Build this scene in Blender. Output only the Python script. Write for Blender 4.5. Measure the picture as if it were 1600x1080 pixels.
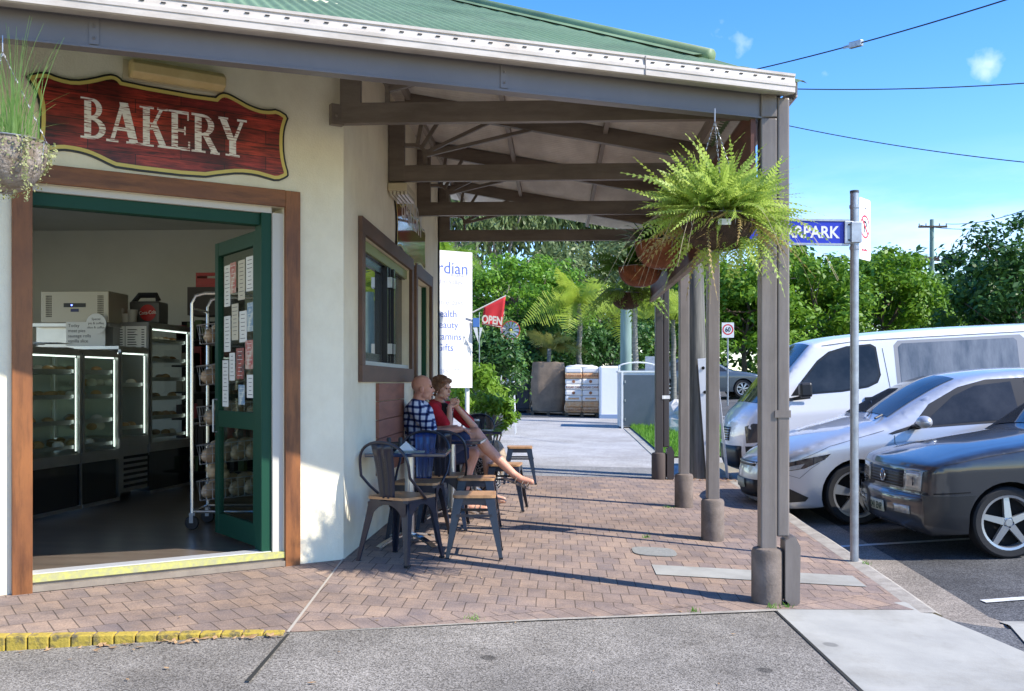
import bpy, bmesh, math, random
import numpy as np
from mathutils import Vector, Matrix
from mathutils.geometry import delaunay_2d_cdt
R = math.radians
PI = math.pi
sc = bpy.context.scene
for o in list(bpy.data.objects):
    bpy.data.objects.remove(o)

# ------------------------------------------------------------------ camera
EYE = 1.23
F = 1550.0                       # focal length in photo pixels (1600 wide), a 35 mm lens
YAW = math.atan(70 / F)
cd = bpy.data.cameras.new('camera'); cam = bpy.data.objects.new('camera', cd)
sc.collection.objects.link(cam); sc.camera = cam
cd.sensor_width = 36; cd.lens = F / 1600 * 36; cd.shift_y = 57 / 1600
cd.clip_start = .05; cd.clip_end = 3000
cam.location = (0, 0, EYE); cam.rotation_euler = (R(90), 0, YAW)
# ------------------------------------------------------------------ light
SUN_EL, SUN_DIR = R(43), Vector((.95, -.31, 0)).normalized()
w = bpy.data.worlds.new('World'); sc.world = w; w.use_nodes = True
nt = w.node_tree; bg = nt.nodes['Background']
sky = nt.nodes.new('ShaderNodeTexSky'); sky.sky_type = 'NISHITA'; sky.sun_disc = False
sky.sun_elevation = SUN_EL; sky.sun_rotation = math.atan2(SUN_DIR.x, SUN_DIR.y)
sky.air_density = 1.0; sky.dust_density = 0; sky.ozone_density = 3.5
hsv = nt.nodes.new('ShaderNodeHueSaturation'); hsv.inputs['Saturation'].default_value = 1.32; hsv.inputs['Hue'].default_value = .512; nt.links.new(sky.outputs[0], hsv.inputs['Color']); # wispy clouds painted on the sky itself
tcw = nt.nodes.new('ShaderNodeTexCoord'); sxy = nt.nodes.new('ShaderNodeSeparateXYZ'); nt.links.new(tcw.outputs['Generated'], sxy.inputs[0])
mpw = nt.nodes.new('ShaderNodeMapping'); mpw.inputs['Scale'].default_value = (5, 5, 22); nt.links.new(tcw.outputs['Generated'], mpw.inputs[0])
nw = nt.nodes.new('ShaderNodeTexNoise'); nw.inputs['Scale'].default_value = 1.0; nw.inputs['Detail'].default_value = 7; nw.inputs['Roughness'].default_value = .6; nt.links.new(mpw.outputs[0], nw.inputs[0])
rw = nt.nodes.new('ShaderNodeValToRGB'); rw.color_ramp.elements[0].position = .36; rw.color_ramp.elements[0].color = (0, 0, 0, 1); rw.color_ramp.elements[1].position = .72; rw.color_ramp.elements[1].color = (.6, .6, .6, 1); nt.links.new(nw.outputs[0], rw.inputs[0])
mr = nt.nodes.new('ShaderNodeMapRange'); mr.inputs[1].default_value = .22; mr.inputs[2].default_value = .07; mr.inputs[3].default_value = 0; mr.inputs[4].default_value = 1; nt.links.new(sxy.outputs[2], mr.inputs[0])
mw = nt.nodes.new('ShaderNodeMath'); mw.operation = 'MULTIPLY'; nt.links.new(rw.outputs[0], mw.inputs[0]); nt.links.new(mr.outputs[0], mw.inputs[1]); cloud = mw.outputs[0]
n3 = nt.nodes.new('ShaderNodeTexNoise'); n3.inputs['Scale'].default_value = 34; n3.inputs['Detail'].default_value = 6; nt.links.new(tcw.outputs['Generated'], n3.inputs[0])
for cpx, cpy, rad in ((1155, 55, .008), (1546, 102, .007), (1285, 121, .0005)):
    xc, yc = (cpx - 800) / F, (597 - cpy) / F; dv = Vector((xc * math.cos(YAW) - math.sin(YAW), xc * math.sin(YAW) + math.cos(YAW), yc)).normalized()
    ds = nt.nodes.new('ShaderNodeVectorMath'); ds.operation = 'DISTANCE'; ds.inputs[1].default_value = dv; nt.links.new(tcw.outputs['Generated'], ds.inputs[0])
    m1 = nt.nodes.new('ShaderNodeMath'); m1.operation = 'MULTIPLY_ADD'; m1.inputs[1].default_value = .075; nt.links.new(n3.outputs[0], m1.inputs[0]); nt.links.new(ds.outputs['Value'], m1.inputs[2])
    m2 = nt.nodes.new('ShaderNodeMapRange'); m2.inputs[1].default_value = rad + .042; m2.inputs[2].default_value = rad * .3 + .028; m2.inputs[3].default_value = 0; m2.inputs[4].default_value = .32; nt.links.new(m1.outputs[0], m2.inputs[0])
    m3 = nt.nodes.new('ShaderNodeMath'); m3.operation = 'MAXIMUM'; nt.links.new(cloud, m3.inputs[0]); nt.links.new(m2.outputs[0], m3.inputs[1]); cloud = m3.outputs[0]
mxw = nt.nodes.new('ShaderNodeMix'); mxw.data_type = 'RGBA'; nt.links.new(cloud, mxw.inputs[0]); nt.links.new(hsv.outputs[0], mxw.inputs[6]); mxw.inputs[7].default_value = (5.6, 5.8, 6.2, 1); nt.links.new(mxw.outputs[2], bg.inputs[0]); bg.inputs[1].default_value = .15
sd = bpy.data.lights.new('sun', 'SUN'); sd.energy = 3.5; sd.angle = R(.5); sd.color = (1, .95, .87)
sun = bpy.data.objects.new('sun', sd); sc.collection.objects.link(sun)
sv = SUN_DIR * math.cos(SUN_EL) + Vector((0, 0, math.sin(SUN_EL)))
sun.rotation_euler = sv.to_track_quat('Z', 'Y').to_euler(); sun.location = (20, -5, 20)
sc.view_settings.view_transform = 'Standard'; sc.view_settings.look = 'None'
sc.view_settings.exposure = 1.15; sc.view_settings.gamma = 1
sc.cycles.max_bounces = 8; sc.cycles.transparent_max_bounces = 12
sc.cycles.use_denoising = True

# ------------------------------------------------------------------ helpers
cT, sT = math.cos(YAW), math.sin(YAW)
def at(px, py, D):
    """point seen at photo pixel (px,py) at distance D along the view"""
    xc = (px - 800) / F * D
    return Vector((xc * cT - D * sT, xc * sT + D * cT, EYE - (py - 597) / F * D))
def cw(xc, D, z=0):
    return Vector((xc * cT - D * sT, xc * sT + D * cT, z))
def lerp(a, b, t): return a + (b - a) * t
def interp(x, tab):
    if x <= tab[0][0]: return tab[0][1]
    for (a, u), (b, v) in zip(tab, tab[1:]):
        if x <= b: return u + (v - u) * (x - a) / (b - a)
    return tab[-1][1]
def zlong(Y): return interp(Y, [(0, -.06), (5, -.02), (7, 0), (13, 0), (18, .06), (24, .15), (30, .33), (37, .66), (45, .9), (70, 1.2), (200, 2)])
def afall(Y): return interp(Y, [(4, .19), (6.2, .155), (8.4, .11), (10.4, .08), (13, .05), (20, .03)])
KX = 2.40
def G(X, Y):
    z = zlong(Y)
    t = (X + 1.48) / 2.8
    if t < 0: t = t * .1
    return z - afall(Y) * min(t, 1.42)
def GR(X, Y):      # road to the right of the kerb
    g0 = G(KX, Y) - .15
    d = X - KX
    return g0 + interp(d, [(0, 0), (5, .225), (9, .33), (20, .33), (60, .2)])

class MB:
    def __init__(s): s.v = []; s.f = []; s.sm = False
    def add(s, vs, fs):
        n = len(s.v); s.v += [tuple(v) for v in vs]; s.f += [tuple(i + n for i in f) for f in fs]; return s
    def box(s, c, d, rz=0, M=None):
        x, y, z = d[0] / 2, d[1] / 2, d[2] / 2
        vs = [Vector(p) for p in ((-x, -y, -z), (x, -y, -z), (x, y, -z), (-x, y, -z), (-x, -y, z), (x, -y, z), (x, y, z), (-x, y, z))]
        if M is None: M = Matrix.Rotation(rz, 3, 'Z')
        c = Vector(c)
        return s.add([M @ v + c for v in vs], [(0, 3, 2, 1), (4, 5, 6, 7), (0, 1, 5, 4), (1, 2, 6, 5), (2, 3, 7, 6), (3, 0, 4, 7)])
    def b2(s, a, b):
        return s.box([(a[i] + b[i]) / 2 for i in range(3)], [abs(a[i] - b[i]) for i in range(3)])
    def bar(s, a, b, w, h, up=(0, 0, 1)):
        """rectangular bar a->b, w sideways, h along up"""
        a, b = Vector(a), Vector(b); z = (b - a); L = z.length; z.normalize()
        u = Vector(up); x = u.cross(z)
        if x.length < 1e-5: x = Vector((1, 0, 0)).cross(z)
        x.normalize(); y = z.cross(x)
        M = Matrix((x, y, z)).transposed()
        return s.box((a + b) / 2, (w, h, L), M=M)
    def tube(s, pts, r, n=8, cap=True, closed=False):
        pts = [Vector(p) for p in pts]; k = len(pts)
        rr = r if isinstance(r, (list, tuple)) else [r] * k
        vs = []; prev = None
        for i, p in enumerate(pts):
            if closed: t = pts[(i + 1) % k] - pts[i - 1]
            else: t = pts[min(i + 1, k - 1)] - pts[max(i - 1, 0)]
            if t.length < 1e-9: t = Vector((0, 0, 1))
            t.normalize()
            if prev is None:
                u = Vector((0, 0, 1)) if abs(t.z) < .9 else Vector((1, 0, 0))
                x = t.cross(u).normalized()
            else:
                x = prev - t * prev.dot(t)
                x = x.normalized() if x.length > 1e-6 else t.orthogonal().normalized()
            prev = x; y = t.cross(x)
            for j in range(n):
                a = 2 * PI * j / n; vs.append(p + (x * math.cos(a) + y * math.sin(a)) * rr[i])
        fs = []
        for i in range(k if closed else k - 1):
            for j in range(n):
                i2 = (i + 1) % k
                fs.append((i * n + j, i * n + (j + 1) % n, i2 * n + (j + 1) % n, i2 * n + j))
        if cap and not closed:
            fs.append(tuple(range(n))[::-1]); fs.append(tuple((k - 1) * n + j for j in range(n)))
        return s.add(vs, fs)
    def cyl(s, c, r, h, n=20, r2=None):
        c = Vector(c); return s.tube([c, c + Vector((0, 0, h))], [r, r if r2 is None else r2], n)
    def lathe(s, prof, c=(0, 0, 0), n=24, axis='Z'):
        """prof [(r,h)...]; axis Z or Y"""
        c = Vector(c); vs = []; k = len(prof)
        for r, h in prof:
            for j in range(n):
                a = 2 * PI * j / n
                if axis == 'Z': vs.append(c + Vector((r * math.cos(a), r * math.sin(a), h)))
                else: vs.append(c + Vector((r * math.cos(a), h, r * math.sin(a))))
        fs = [(i * n + j, i * n + (j + 1) % n, (i + 1) * n + (j + 1) % n, (i + 1) * n + j) for i in range(k - 1) for j in range(n)]
        return s.add(vs, fs)
    def ball(s, c, r, n=12, m=8):
        r = r if isinstance(r, (list, tuple)) else (r, r, r); c = Vector(c); vs = []; fs = []
        for i in range(1, m):
            th = PI * i / m
            for j in range(n):
                a = 2 * PI * j / n
                vs.append(c + Vector((r[0] * math.sin(th) * math.cos(a), r[1] * math.sin(th) * math.sin(a), r[2] * math.cos(th))))
        t = len(vs); vs += [c + Vector((0, 0, r[2])), c - Vector((0, 0, r[2]))]
        for i in range(m - 2):
            for j in range(n): fs.append((i * n + j, (i + 1) * n + j, (i + 1) * n + (j + 1) % n, i * n + (j + 1) % n))
        for j in range(n):
            fs.append((t, j, (j + 1) % n)); fs.append((t + 1, (m - 2) * n + (j + 1) % n, (m - 2) * n + j))
        return s.add(vs, fs)
    def plate(s, outline, O, U, V, th, N=None):
        """2D outline (u,v) laid on plane O,U,V and given thickness th along N"""
        O, U, V = Vector(O), Vector(U), Vector(V); N = (U.cross(V)).normalized() if N is None else Vector(N)
        k = len(outline)
        front = [O + U * u + V * v + N * th for u, v in outline]; back = [O + U * u + V * v for u, v in outline]
        r = delaunay_2d_cdt([Vector(p) for p in outline], [], [tuple(range(k))], 1, 1e-6)
        if len(r[0]) != k:
            vs2 = [(p.x, p.y) for p in r[0]]
        else: vs2 = [(p.x, p.y) for p in r[0]]
        m = len(vs2)
        vs = [O + U * u + V * v + N * th for u, v in vs2] + [O + U * u + V * v for u, v in vs2]
        fs = [tuple(f) for f in r[2]] + [tuple(m + i for i in reversed(f)) for f in r[2]]
        s.add(vs, fs)
        s.add(front + back, [(i, k + i, k + (i + 1) % k, (i + 1) % k) for i in range(k)])
        return s
    def quads(s, arr):
        """arr n x 4 x 3 numpy"""
        n = len(s.v); k = len(arr)
        s.v += [tuple(p) for p in arr.reshape(-1, 3).tolist()]
        s.f += [(n + 4 * i, n + 4 * i + 1, n + 4 * i + 2, n + 4 * i + 3) for i in range(k)]
        return s
    def build(s, name, mat, parent=None, smooth=False, bevel=0, label=None, kind=None, abs_=True):
        me = bpy.data.meshes.new(name)
        og = origin(parent) if (parent and abs_) else Vector((0, 0, 0))
        me.from_pydata([(v[0] - og.x, v[1] - og.y, v[2] - og.z) for v in s.v], [], s.f)
        bm = bmesh.new(); bm.from_mesh(me)
        if len(s.v) < 6000: bmesh.ops.recalc_face_normals(bm, faces=bm.faces)
        bm.to_mesh(me); bm.free()
        if smooth:
            for p in me.polygons: p.use_smooth = True
            if smooth is not True:
                me.set_sharp_from_angle(angle=R(smooth))
        me.materials.append(mat)
        o = bpy.data.objects.new(name, me); sc.collection.objects.link(o)
        if parent: o.parent = parent
        if label: o['label'] = label
        if kind: o['kind'] = kind
        if bevel:
            m = o.modifiers.new('b', 'BEVEL'); m.width = bevel; m.segments = 2; m.limit_method = 'ANGLE'; m.angle_limit = R(40)
        return o
def origin(o):
    v = Vector((0, 0, 0))
    while o is not None: v += Vector(o.location); o = o.parent
    return v
def tag(o, label, cat, group=None, kind=None):
    if label: o['label'] = label
    if cat: o['category'] = cat
    if group: o['group'] = group
    if kind: o['kind'] = kind
    return o
def thing(name, label, cat, loc=(0, 0, 0), group=None):
    o = bpy.data.objects.new(name, None); sc.collection.objects.link(o); o.location = loc
    o.empty_display_size = .1
    return tag(o, label, cat, group)
def children(o): return [c for c in bpy.data.objects if c.parent == o]
def dup(root, loc, rz=0, label=None, scale=None, parent=None):
    c = root.copy(); sc.collection.objects.link(c); c.parent = parent
    if parent is None:
        c.location = loc; c.rotation_euler = (0, 0, rz)
        if scale: c.scale = (scale,) * 3 if not isinstance(scale, tuple) else scale
        if label: c['label'] = label
    for ch in children(root): dup(ch, None, parent=c)
    return c
def text_mesh(txt, size, th=.002, align='CENTER', bold=0, spacing=1):
    cu = bpy.data.curves.new('t', 'FONT'); cu.body = txt; cu.size = size; cu.extrude = th / 2
    cu.align_x = align; cu.offset = bold; cu.space_character = spacing; cu.resolution_u = 3
    o = bpy.data.objects.new('t', cu); sc.collection.objects.link(o)
    dg = bpy.context.evaluated_depsgraph_get(); dg.update()
    me = bpy.data.meshes.new_from_object(o.evaluated_get(dg))
    vs = [v.co.copy() for v in me.vertices]; fs = [tuple(p.vertices) for p in me.polygons]
    bpy.data.objects.remove(o); bpy.data.meshes.remove(me)
    return vs, fs
def text(mb, txt, size, O, U, V, th=.002, align='CENTER', bold=0, sx=1, spacing=1):
    vs, fs = text_mesh(txt, size, th, align, bold, spacing)
    O, U, V = Vector(O), Vector(U).normalized(), Vector(V).normalized(); N = U.cross(V)
    mb.add([O + U * v.x * sx + V * v.y + N * v.z for v in vs], fs); return mb

# ------------------------------------------------------------------ materials
def mk(name, col, rough=.6, metal=0, col2=None, scale=4, detail=6, bump=0, bscale=60, coat=0, spec=.5, stretch=None, emis=None, es=0, trans=0, contrast=(.35, .65), alpha=1, ior=1.45):
    m = bpy.data.materials.new(name); m.use_nodes = True; n = m.node_tree; b = n.nodes['Principled BSDF']
    b.inputs['Base Color'].default_value = (*col, 1); b.inputs['Roughness'].default_value = rough; b.inputs['Metallic'].default_value = metal
    b.inputs['Specular IOR Level'].default_value = spec; b.inputs['IOR'].default_value = ior
    if coat: b.inputs['Coat Weight'].default_value = coat; b.inputs['Coat Roughness'].default_value = .04
    if trans: b.inputs['Transmission Weight'].default_value = trans
    if alpha < 1: b.inputs['Alpha'].default_value = alpha
    if emis: b.inputs['Emission Color'].default_value = (*emis, 1); b.inputs['Emission Strength'].default_value = es
    tc = n.nodes.new('ShaderNodeTexCoord'); mp = n.nodes.new('ShaderNodeMapping'); n.links.new(tc.outputs['Object'], mp.inputs[0])
    if stretch: mp.inputs['Scale'].default_value = stretch
    if col2:
        t = n.nodes.new('ShaderNodeTexNoise'); t.inputs['Scale'].default_value = scale; t.inputs['Detail'].default_value = detail; t.inputs['Roughness'].default_value = .65
        n.links.new(mp.outputs[0], t.inputs[0])
        r = n.nodes.new('ShaderNodeValToRGB'); r.color_ramp.elements[0].position = contrast[0]; r.color_ramp.elements[1].position = contrast[1]
        r.color_ramp.elements[0].color = (*col, 1); r.color_ramp.elements[1].color = (*col2, 1)
        n.links.new(t.outputs[0], r.inputs[0]); n.links.new(r.outputs[0], b.inputs['Base Color'])
    if bump:
        t = n.nodes.new('ShaderNodeTexNoise'); t.inputs['Scale'].default_value = bscale; t.inputs['Detail'].default_value = 5
        n.links.new(mp.outputs[0], t.inputs[0]); bp = n.nodes.new('ShaderNodeBump'); bp.inputs['Strength'].default_value = bump; bp.inputs['Distance'].default_value = .01
        n.links.new(t.outputs[0], bp.inputs['Height']); n.links.new(bp.outputs[0], b.inputs['Normal'])
    return m
def foliage(name, c1, c2, c3=None, scale=1.2, trans=.35, rough=.45):
    m = bpy.data.materials.new(name); m.use_nodes = True; n = m.node_tree; b = n.nodes['Principled BSDF']; out = n.nodes['Material Output']
    tc = n.nodes.new('ShaderNodeTexCoord'); t = n.nodes.new('ShaderNodeTexNoise'); t.inputs['Scale'].default_value = scale; t.inputs['Detail'].default_value = 8; t.inputs['Roughness'].default_value = .8
    n.links.new(tc.outputs['Object'], t.inputs[0]); r = n.nodes.new('ShaderNodeValToRGB'); e = r.color_ramp.elements
    e[0].position = .34; e[0].color = (*c1, 1); e[1].position = .66; e[1].color = (*c2, 1)
    if c3: x = e.new(.78); x.color = (*c3, 1)
    n.links.new(t.outputs[0], r.inputs[0]); n.links.new(r.outputs[0], b.inputs['Base Color'])
    b.inputs['Roughness'].default_value = rough; b.inputs['Specular IOR Level'].default_value = .3
    tl = n.nodes.new('ShaderNodeBsdfTranslucent'); n.links.new(r.outputs[0], tl.inputs[0]); mx = n.nodes.new('ShaderNodeMixShader'); mx.inputs[0].default_value = trans
    n.links.new(b.outputs[0], mx.inputs[1]); n.links.new(tl.outputs[0], mx.inputs[2]); n.links.new(mx.outputs[0], out.inputs[0])
    return m
def brickmat(name, rot, cols, mortar, bw=.232, bh=.117, ms=.004, rough=.85, bumpn=.35):
    m = bpy.data.materials.new(name); m.use_nodes = True; n = m.node_tree; b = n.nodes['Principled BSDF']; b.inputs['Roughness'].default_value = rough
    b.inputs['Specular IOR Level'].default_value = .25
    tc = n.nodes.new('ShaderNodeTexCoord'); mp = n.nodes.new('ShaderNodeMapping'); mp.inputs['Rotation'].default_value = (0, 0, rot)
    n.links.new(tc.outputs['Object'], mp.inputs[0])
    # slight wobble so that the joints are not ruler-straight
    wn = n.nodes.new('ShaderNodeTexNoise'); wn.inputs['Scale'].default_value = 2.5; wn.inputs['Detail'].default_value = 3; n.links.new(mp.outputs[0], wn.inputs[0])
    ws = n.nodes.new('ShaderNodeVectorMath'); ws.operation = 'MULTIPLY_ADD'; ws.inputs[1].default_value = (.014, .014, 0)
    n.links.new(wn.outputs['Color'], ws.inputs[0]); n.links.new(mp.outputs[0], ws.inputs[2])
    def br(c1, c2, off):
        t = n.nodes.new('ShaderNodeTexBrick'); t.inputs['Scale'].default_value = 1; t.inputs['Brick Width'].default_value = bw; t.inputs['Row Height'].default_value = bh
        t.inputs['Mortar Size'].default_value = ms; t.inputs['Mortar Smooth'].default_value = .3; t.inputs['Bias'].default_value = off
        t.inputs['Color1'].default_value = (*c1, 1); t.inputs['Color2'].default_value = (*c2, 1); t.inputs['Mortar'].default_value = (*mortar, 1)
        n.links.new(ws.outputs[0], t.inputs[0]); return t
    t = br(cols[0], cols[1], 0)
    no = n.nodes.new('ShaderNodeTexNoise'); no.inputs['Scale'].default_value = 3.5; no.inputs['Detail'].default_value = 8; no.inputs['Roughness'].default_value = .7; n.links.new(tc.outputs['Object'], no.inputs[0])
    rp = n.nodes.new('ShaderNodeValToRGB'); rp.color_ramp.elements[0].position = .3; rp.color_ramp.elements[0].color = (.62, .64, .7, 1); rp.color_ramp.elements[1].position = .7; rp.color_ramp.elements[1].color = (1.25, 1.15, 1.02, 1)
    n.links.new(no.outputs[0], rp.inputs[0]); mx = n.nodes.new('ShaderNodeMix'); mx.data_type = 'RGBA'; mx.blend_type = 'MULTIPLY'; mx.inputs[0].default_value = 1
    n.links.new(t.outputs[0], mx.inputs[6]); n.links.new(rp.outputs[0], mx.inputs[7])
    fn = n.nodes.new('ShaderNodeTexNoise'); fn.inputs['Scale'].default_value = 120; fn.inputs['Detail'].default_value = 4; n.links.new(tc.outputs['Object'], fn.inputs[0])
    r2 = n.nodes.new('ShaderNodeValToRGB'); r2.color_ramp.elements[0].position = .3; r2.color_ramp.elements[0].color = (.72, .72, .72, 1); r2.color_ramp.elements[1].position = .7; r2.color_ramp.elements[1].color = (1.2, 1.2, 1.2, 1)
    n.links.new(fn.outputs[0], r2.inputs[0]); m2 = n.nodes.new('ShaderNodeMix'); m2.data_type = 'RGBA'; m2.blend_type = 'MULTIPLY'; m2.inputs[0].default_value = 1
    n.links.new(mx.outputs[2], m2.inputs[6]); n.links.new(r2.outputs[0], m2.inputs[7]); n.links.new(m2.outputs[2], b.inputs['Base Color'])
    inv = n.nodes.new('ShaderNodeMath'); inv.operation = 'SUBTRACT'; inv.inputs[0].default_value = 1; n.links.new(t.outputs['Fac'], inv.inputs[1])
    ad = n.nodes.new('ShaderNodeMath'); ad.operation = 'MULTIPLY_ADD'; ad.inputs[1].default_value = .15; n.links.new(fn.outputs[0], ad.inputs[0]); n.links.new(inv.outputs[0], ad.inputs[2])
    bp = n.nodes.new('ShaderNodeBump'); bp.inputs['Strength'].default_value = bumpn; bp.inputs['Distance'].default_value = .006; n.links.new(ad.outputs[0], bp.inputs['Height']); n.links.new(bp.outputs[0], b.inputs['Normal'])
    return m
def aggregate(name, c1, c2, scale=160, rough=.9, patch=(.75, 1.15)):
    m = bpy.data.materials.new(name); m.use_nodes = True; n = m.node_tree; b = n.nodes['Principled BSDF']; b.inputs['Roughness'].default_value = rough; b.inputs['Specular IOR Level'].default_value = .3
    tc = n.nodes.new('ShaderNodeTexCoord')
    v = n.nodes.new('ShaderNodeTexVoronoi'); v.inputs['Scale'].default_value = scale; n.links.new(tc.outputs['Object'], v.inputs[0])
    sp = n.nodes.new('ShaderNodeSeparateColor'); n.links.new(v.outputs['Color'], sp.inputs[0])
    r = n.nodes.new('ShaderNodeValToRGB'); r.color_ramp.elements[0].position = .1; r.color_ramp.elements[0].color = (*c1, 1); r.color_ramp.elements[1].position = .95; r.color_ramp.elements[1].color = (*c2, 1)
    n.links.new(sp.outputs[0], r.inputs[0])
    no = n.nodes.new('ShaderNodeTexNoise'); no.inputs['Scale'].default_value = 1.3; no.inputs['Detail'].default_value = 8; no.inputs['Roughness'].default_value = .7; n.links.new(tc.outputs['Object'], no.inputs[0])
    r2 = n.nodes.new('ShaderNodeValToRGB'); r2.color_ramp.elements[0].position = .35; r2.color_ramp.elements[0].color = (patch[0],) * 3 + (1,); r2.color_ramp.elements[1].position = .65; r2.color_ramp.elements[1].color = (patch[1],) * 3 + (1,)
    n.links.new(no.outputs[0], r2.inputs[0]); mx = n.nodes.new('ShaderNodeMix'); mx.data_type = 'RGBA'; mx.blend_type = 'MULTIPLY'; mx.inputs[0].default_value = 1
    n.links.new(r.outputs[0], mx.inputs[6]); n.links.new(r2.outputs[0], mx.inputs[7]); n.links.new(mx.outputs[2], b.inputs['Base Color'])
    bp = n.nodes.new('ShaderNodeBump'); bp.inputs['Strength'].default_value = .35; bp.inputs['Distance'].default_value = .004; n.links.new(v.outputs['Distance'], bp.inputs['Height']); n.links.new(bp.outputs[0], b.inputs['Normal'])
    return m
wall_m = mk('cream_render', (.86, .79, .60), .85, col2=(.79, .72, .54), scale=3, bump=.25, bscale=90, spec=.2)
beam_m = mk('brown_paint', (.20, .16, .125), .45, col2=(.165, .13, .10), scale=2.5, bump=.06, bscale=30)
post_m = mk('taupe_paint', (.225, .19, .165), .4, col2=(.19, .16, .14), scale=3, bump=.05, bscale=20)
gut_m = mk('gutter_paint', (.54, .475, .40), .4, col2=(.53, .48, .42), scale=2)
green_m = mk('green_roof', (.15, .235, .11), .55, col2=(.20, .29, .15), scale=1.2, detail=8)
under_m = mk('ceiling_sheet', (.72, .68, .60), .6, col2=(.52, .48, .42), scale=3, stretch=(1, .3, 1))
wood_m = mk('oiled_timber', (.30, .11, .03), .5, col2=(.17, .06, .02), scale=5, stretch=(1, 1, .35), bump=.1, bscale=40)
woodh_m = mk('oiled_timber_head', (.30, .11, .03), .5, col2=(.17, .06, .02), scale=5, stretch=(.35, .35, 1.6), bump=.1, bscale=40)
wframe_m = mk('brown_timber', (.15, .08, .05), .55, col2=(.10, .055, .035), scale=5, stretch=(1, .3, 1))
dgreen_m = mk('dark_green_paint', (.008, .055, .030), .5, spec=.25)
white_m = mk('white_paint', (.75, .75, .72), .5)
black_m = mk('black_plastic', (.015, .015, .016), .4)
steel_m = mk('steel', (.55, .55, .56), .28, metal=1, col2=(.42, .42, .44), scale=3)
galv_m = mk('galvanised_steel', (.42, .44, .46), .45, metal=.75, col2=(.30, .31, .33), scale=12)
conc_m = mk('concrete_taupe', (.24, .19, .155), .85, col2=(.17, .135, .11), scale=7, bump=.3, bscale=70)
paper_m = mk('paper', (.78, .78, .75), .8)
ink_m = mk('ink', (.02, .02, .03), .6)
red_m = mk('red_paint', (.55, .02, .02), .4)

def grime(m, lo=.72, scale=2.0, stretch=(1, 1, 1), pos=(.38, .58), spots=0, sp=(.5, .5, .5)):
    """uneven dirt and weathering with a shape of its own, multiplied into the base colour"""
    n = m.node_tree; b = n.nodes['Principled BSDF']; inp = b.inputs['Base Color']; src = inp.links[0].from_socket if inp.links else None
    tc = n.nodes.new('ShaderNodeTexCoord'); mp = n.nodes.new('ShaderNodeMapping'); mp.inputs['Scale'].default_value = stretch; mp.inputs['Location'].default_value = (3.3, 1.7, .4); n.links.new(tc.outputs['Object'], mp.inputs[0])
    t = n.nodes.new('ShaderNodeTexNoise'); t.inputs['Scale'].default_value = scale; t.inputs['Detail'].default_value = 10; t.inputs['Roughness'].default_value = .72; n.links.new(mp.outputs[0], t.inputs[0])
    r = n.nodes.new('ShaderNodeValToRGB'); r.color_ramp.elements[0].position = pos[0]; r.color_ramp.elements[0].color = (lo, lo * .98, lo * .95, 1); r.color_ramp.elements[1].position = pos[1]; r.color_ramp.elements[1].color = (1, 1, 1, 1); n.links.new(t.outputs[0], r.inputs[0])
    mx = n.nodes.new('ShaderNodeMix'); mx.data_type = 'RGBA'; mx.blend_type = 'MULTIPLY'; mx.inputs[0].default_value = 1
    if src: n.links.new(src, mx.inputs[6])
    else: mx.inputs[6].default_value = inp.default_value
    n.links.new(r.outputs[0], mx.inputs[7]); out = mx.outputs[2]
    if spots:
        v = n.nodes.new('ShaderNodeTexVoronoi'); v.inputs['Scale'].default_value = spots; n.links.new(tc.outputs['Object'], v.inputs[0]); r2 = n.nodes.new('ShaderNodeValToRGB'); r2.color_ramp.elements[0].position = .055; r2.color_ramp.elements[0].color = (*sp, 1); r2.color_ramp.elements[1].position = .075; r2.color_ramp.elements[1].color = (1, 1, 1, 1); n.links.new(v.outputs['Distance'], r2.inputs[0])
        m2 = n.nodes.new('ShaderNodeMix'); m2.data_type = 'RGBA'; m2.blend_type = 'MULTIPLY'; m2.inputs[0].default_value = 1; n.links.new(out, m2.inputs[6]); n.links.new(r2.outputs[0], m2.inputs[7]); out = m2.outputs[2]
    n.links.new(out, inp); return m
grime(wall_m, .93, 1.5, (1, 1, .6)); grime(beam_m, .7, 3, (.5, .5, 3)); grime(post_m, .78, 3, (3, 3, .35)); grime(gut_m, .8, 4, (1, 1, 3)); grime(wood_m, .55, 3, (5, 5, .5), (.36, .52)); grime(woodh_m, .55, 3, (.6, .6, 5), (.36, .52)); grime(green_m, .75, 1.2); grime(conc_m, .7, 5)

# ================================================================== GROUND
def sheet(name, poly, zf, off, mat, res=.5, label=None, kind='structure', thick=0):
    P = [Vector(p) for p in poly]; n = len(P); pts = []
    for i in range(n):
        a, b = P[i], P[(i + 1) % n]; k = max(1, int((b - a).length / res))
        for j in range(k): pts.append(a.lerp(b, j / k))
    m = len(pts); x0, x1 = min(p.x for p in P), max(p.x for p in P); y0, y1 = min(p.y for p in P), max(p.y for p in P)
    x = x0 + res * .5
    while x < x1:
        y = y0 + res * .5
        while y < y1:
            c = False; j = m - 1
            for i in range(m):
                if (pts[i].y > y) != (pts[j].y > y) and x < (pts[j].x - pts[i].x) * (y - pts[i].y) / (pts[j].y - pts[i].y) + pts[i].x: c = not c
                j = i
            if c: pts.append(Vector((x, y)))
            y += res
        x += res
    r = delaunay_2d_cdt(pts, [], [tuple(range(m))], 1, 1e-5)
    mb = MB(); mb.add([(p.x, p.y, zf(p.x, p.y) + off) for p in r[0]], r[2])
    if thick: mb.add([(p.x, p.y, zf(p.x, p.y) + off - thick) for p in pts[:m]] + [(p.x, p.y, zf(p.x, p.y) + off) for p in pts[:m]], [(i, (i + 1) % m, m + (i + 1) % m, m + i) for i in range(m)])
    o = mb.build(name, mat)
    o['kind'] = kind
    if label: o['label'] = label
    return o
def stepf(Y): return interp(Y, [(6.2, 0), (6.6, .15), (16, .15), (22, .02)])
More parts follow.
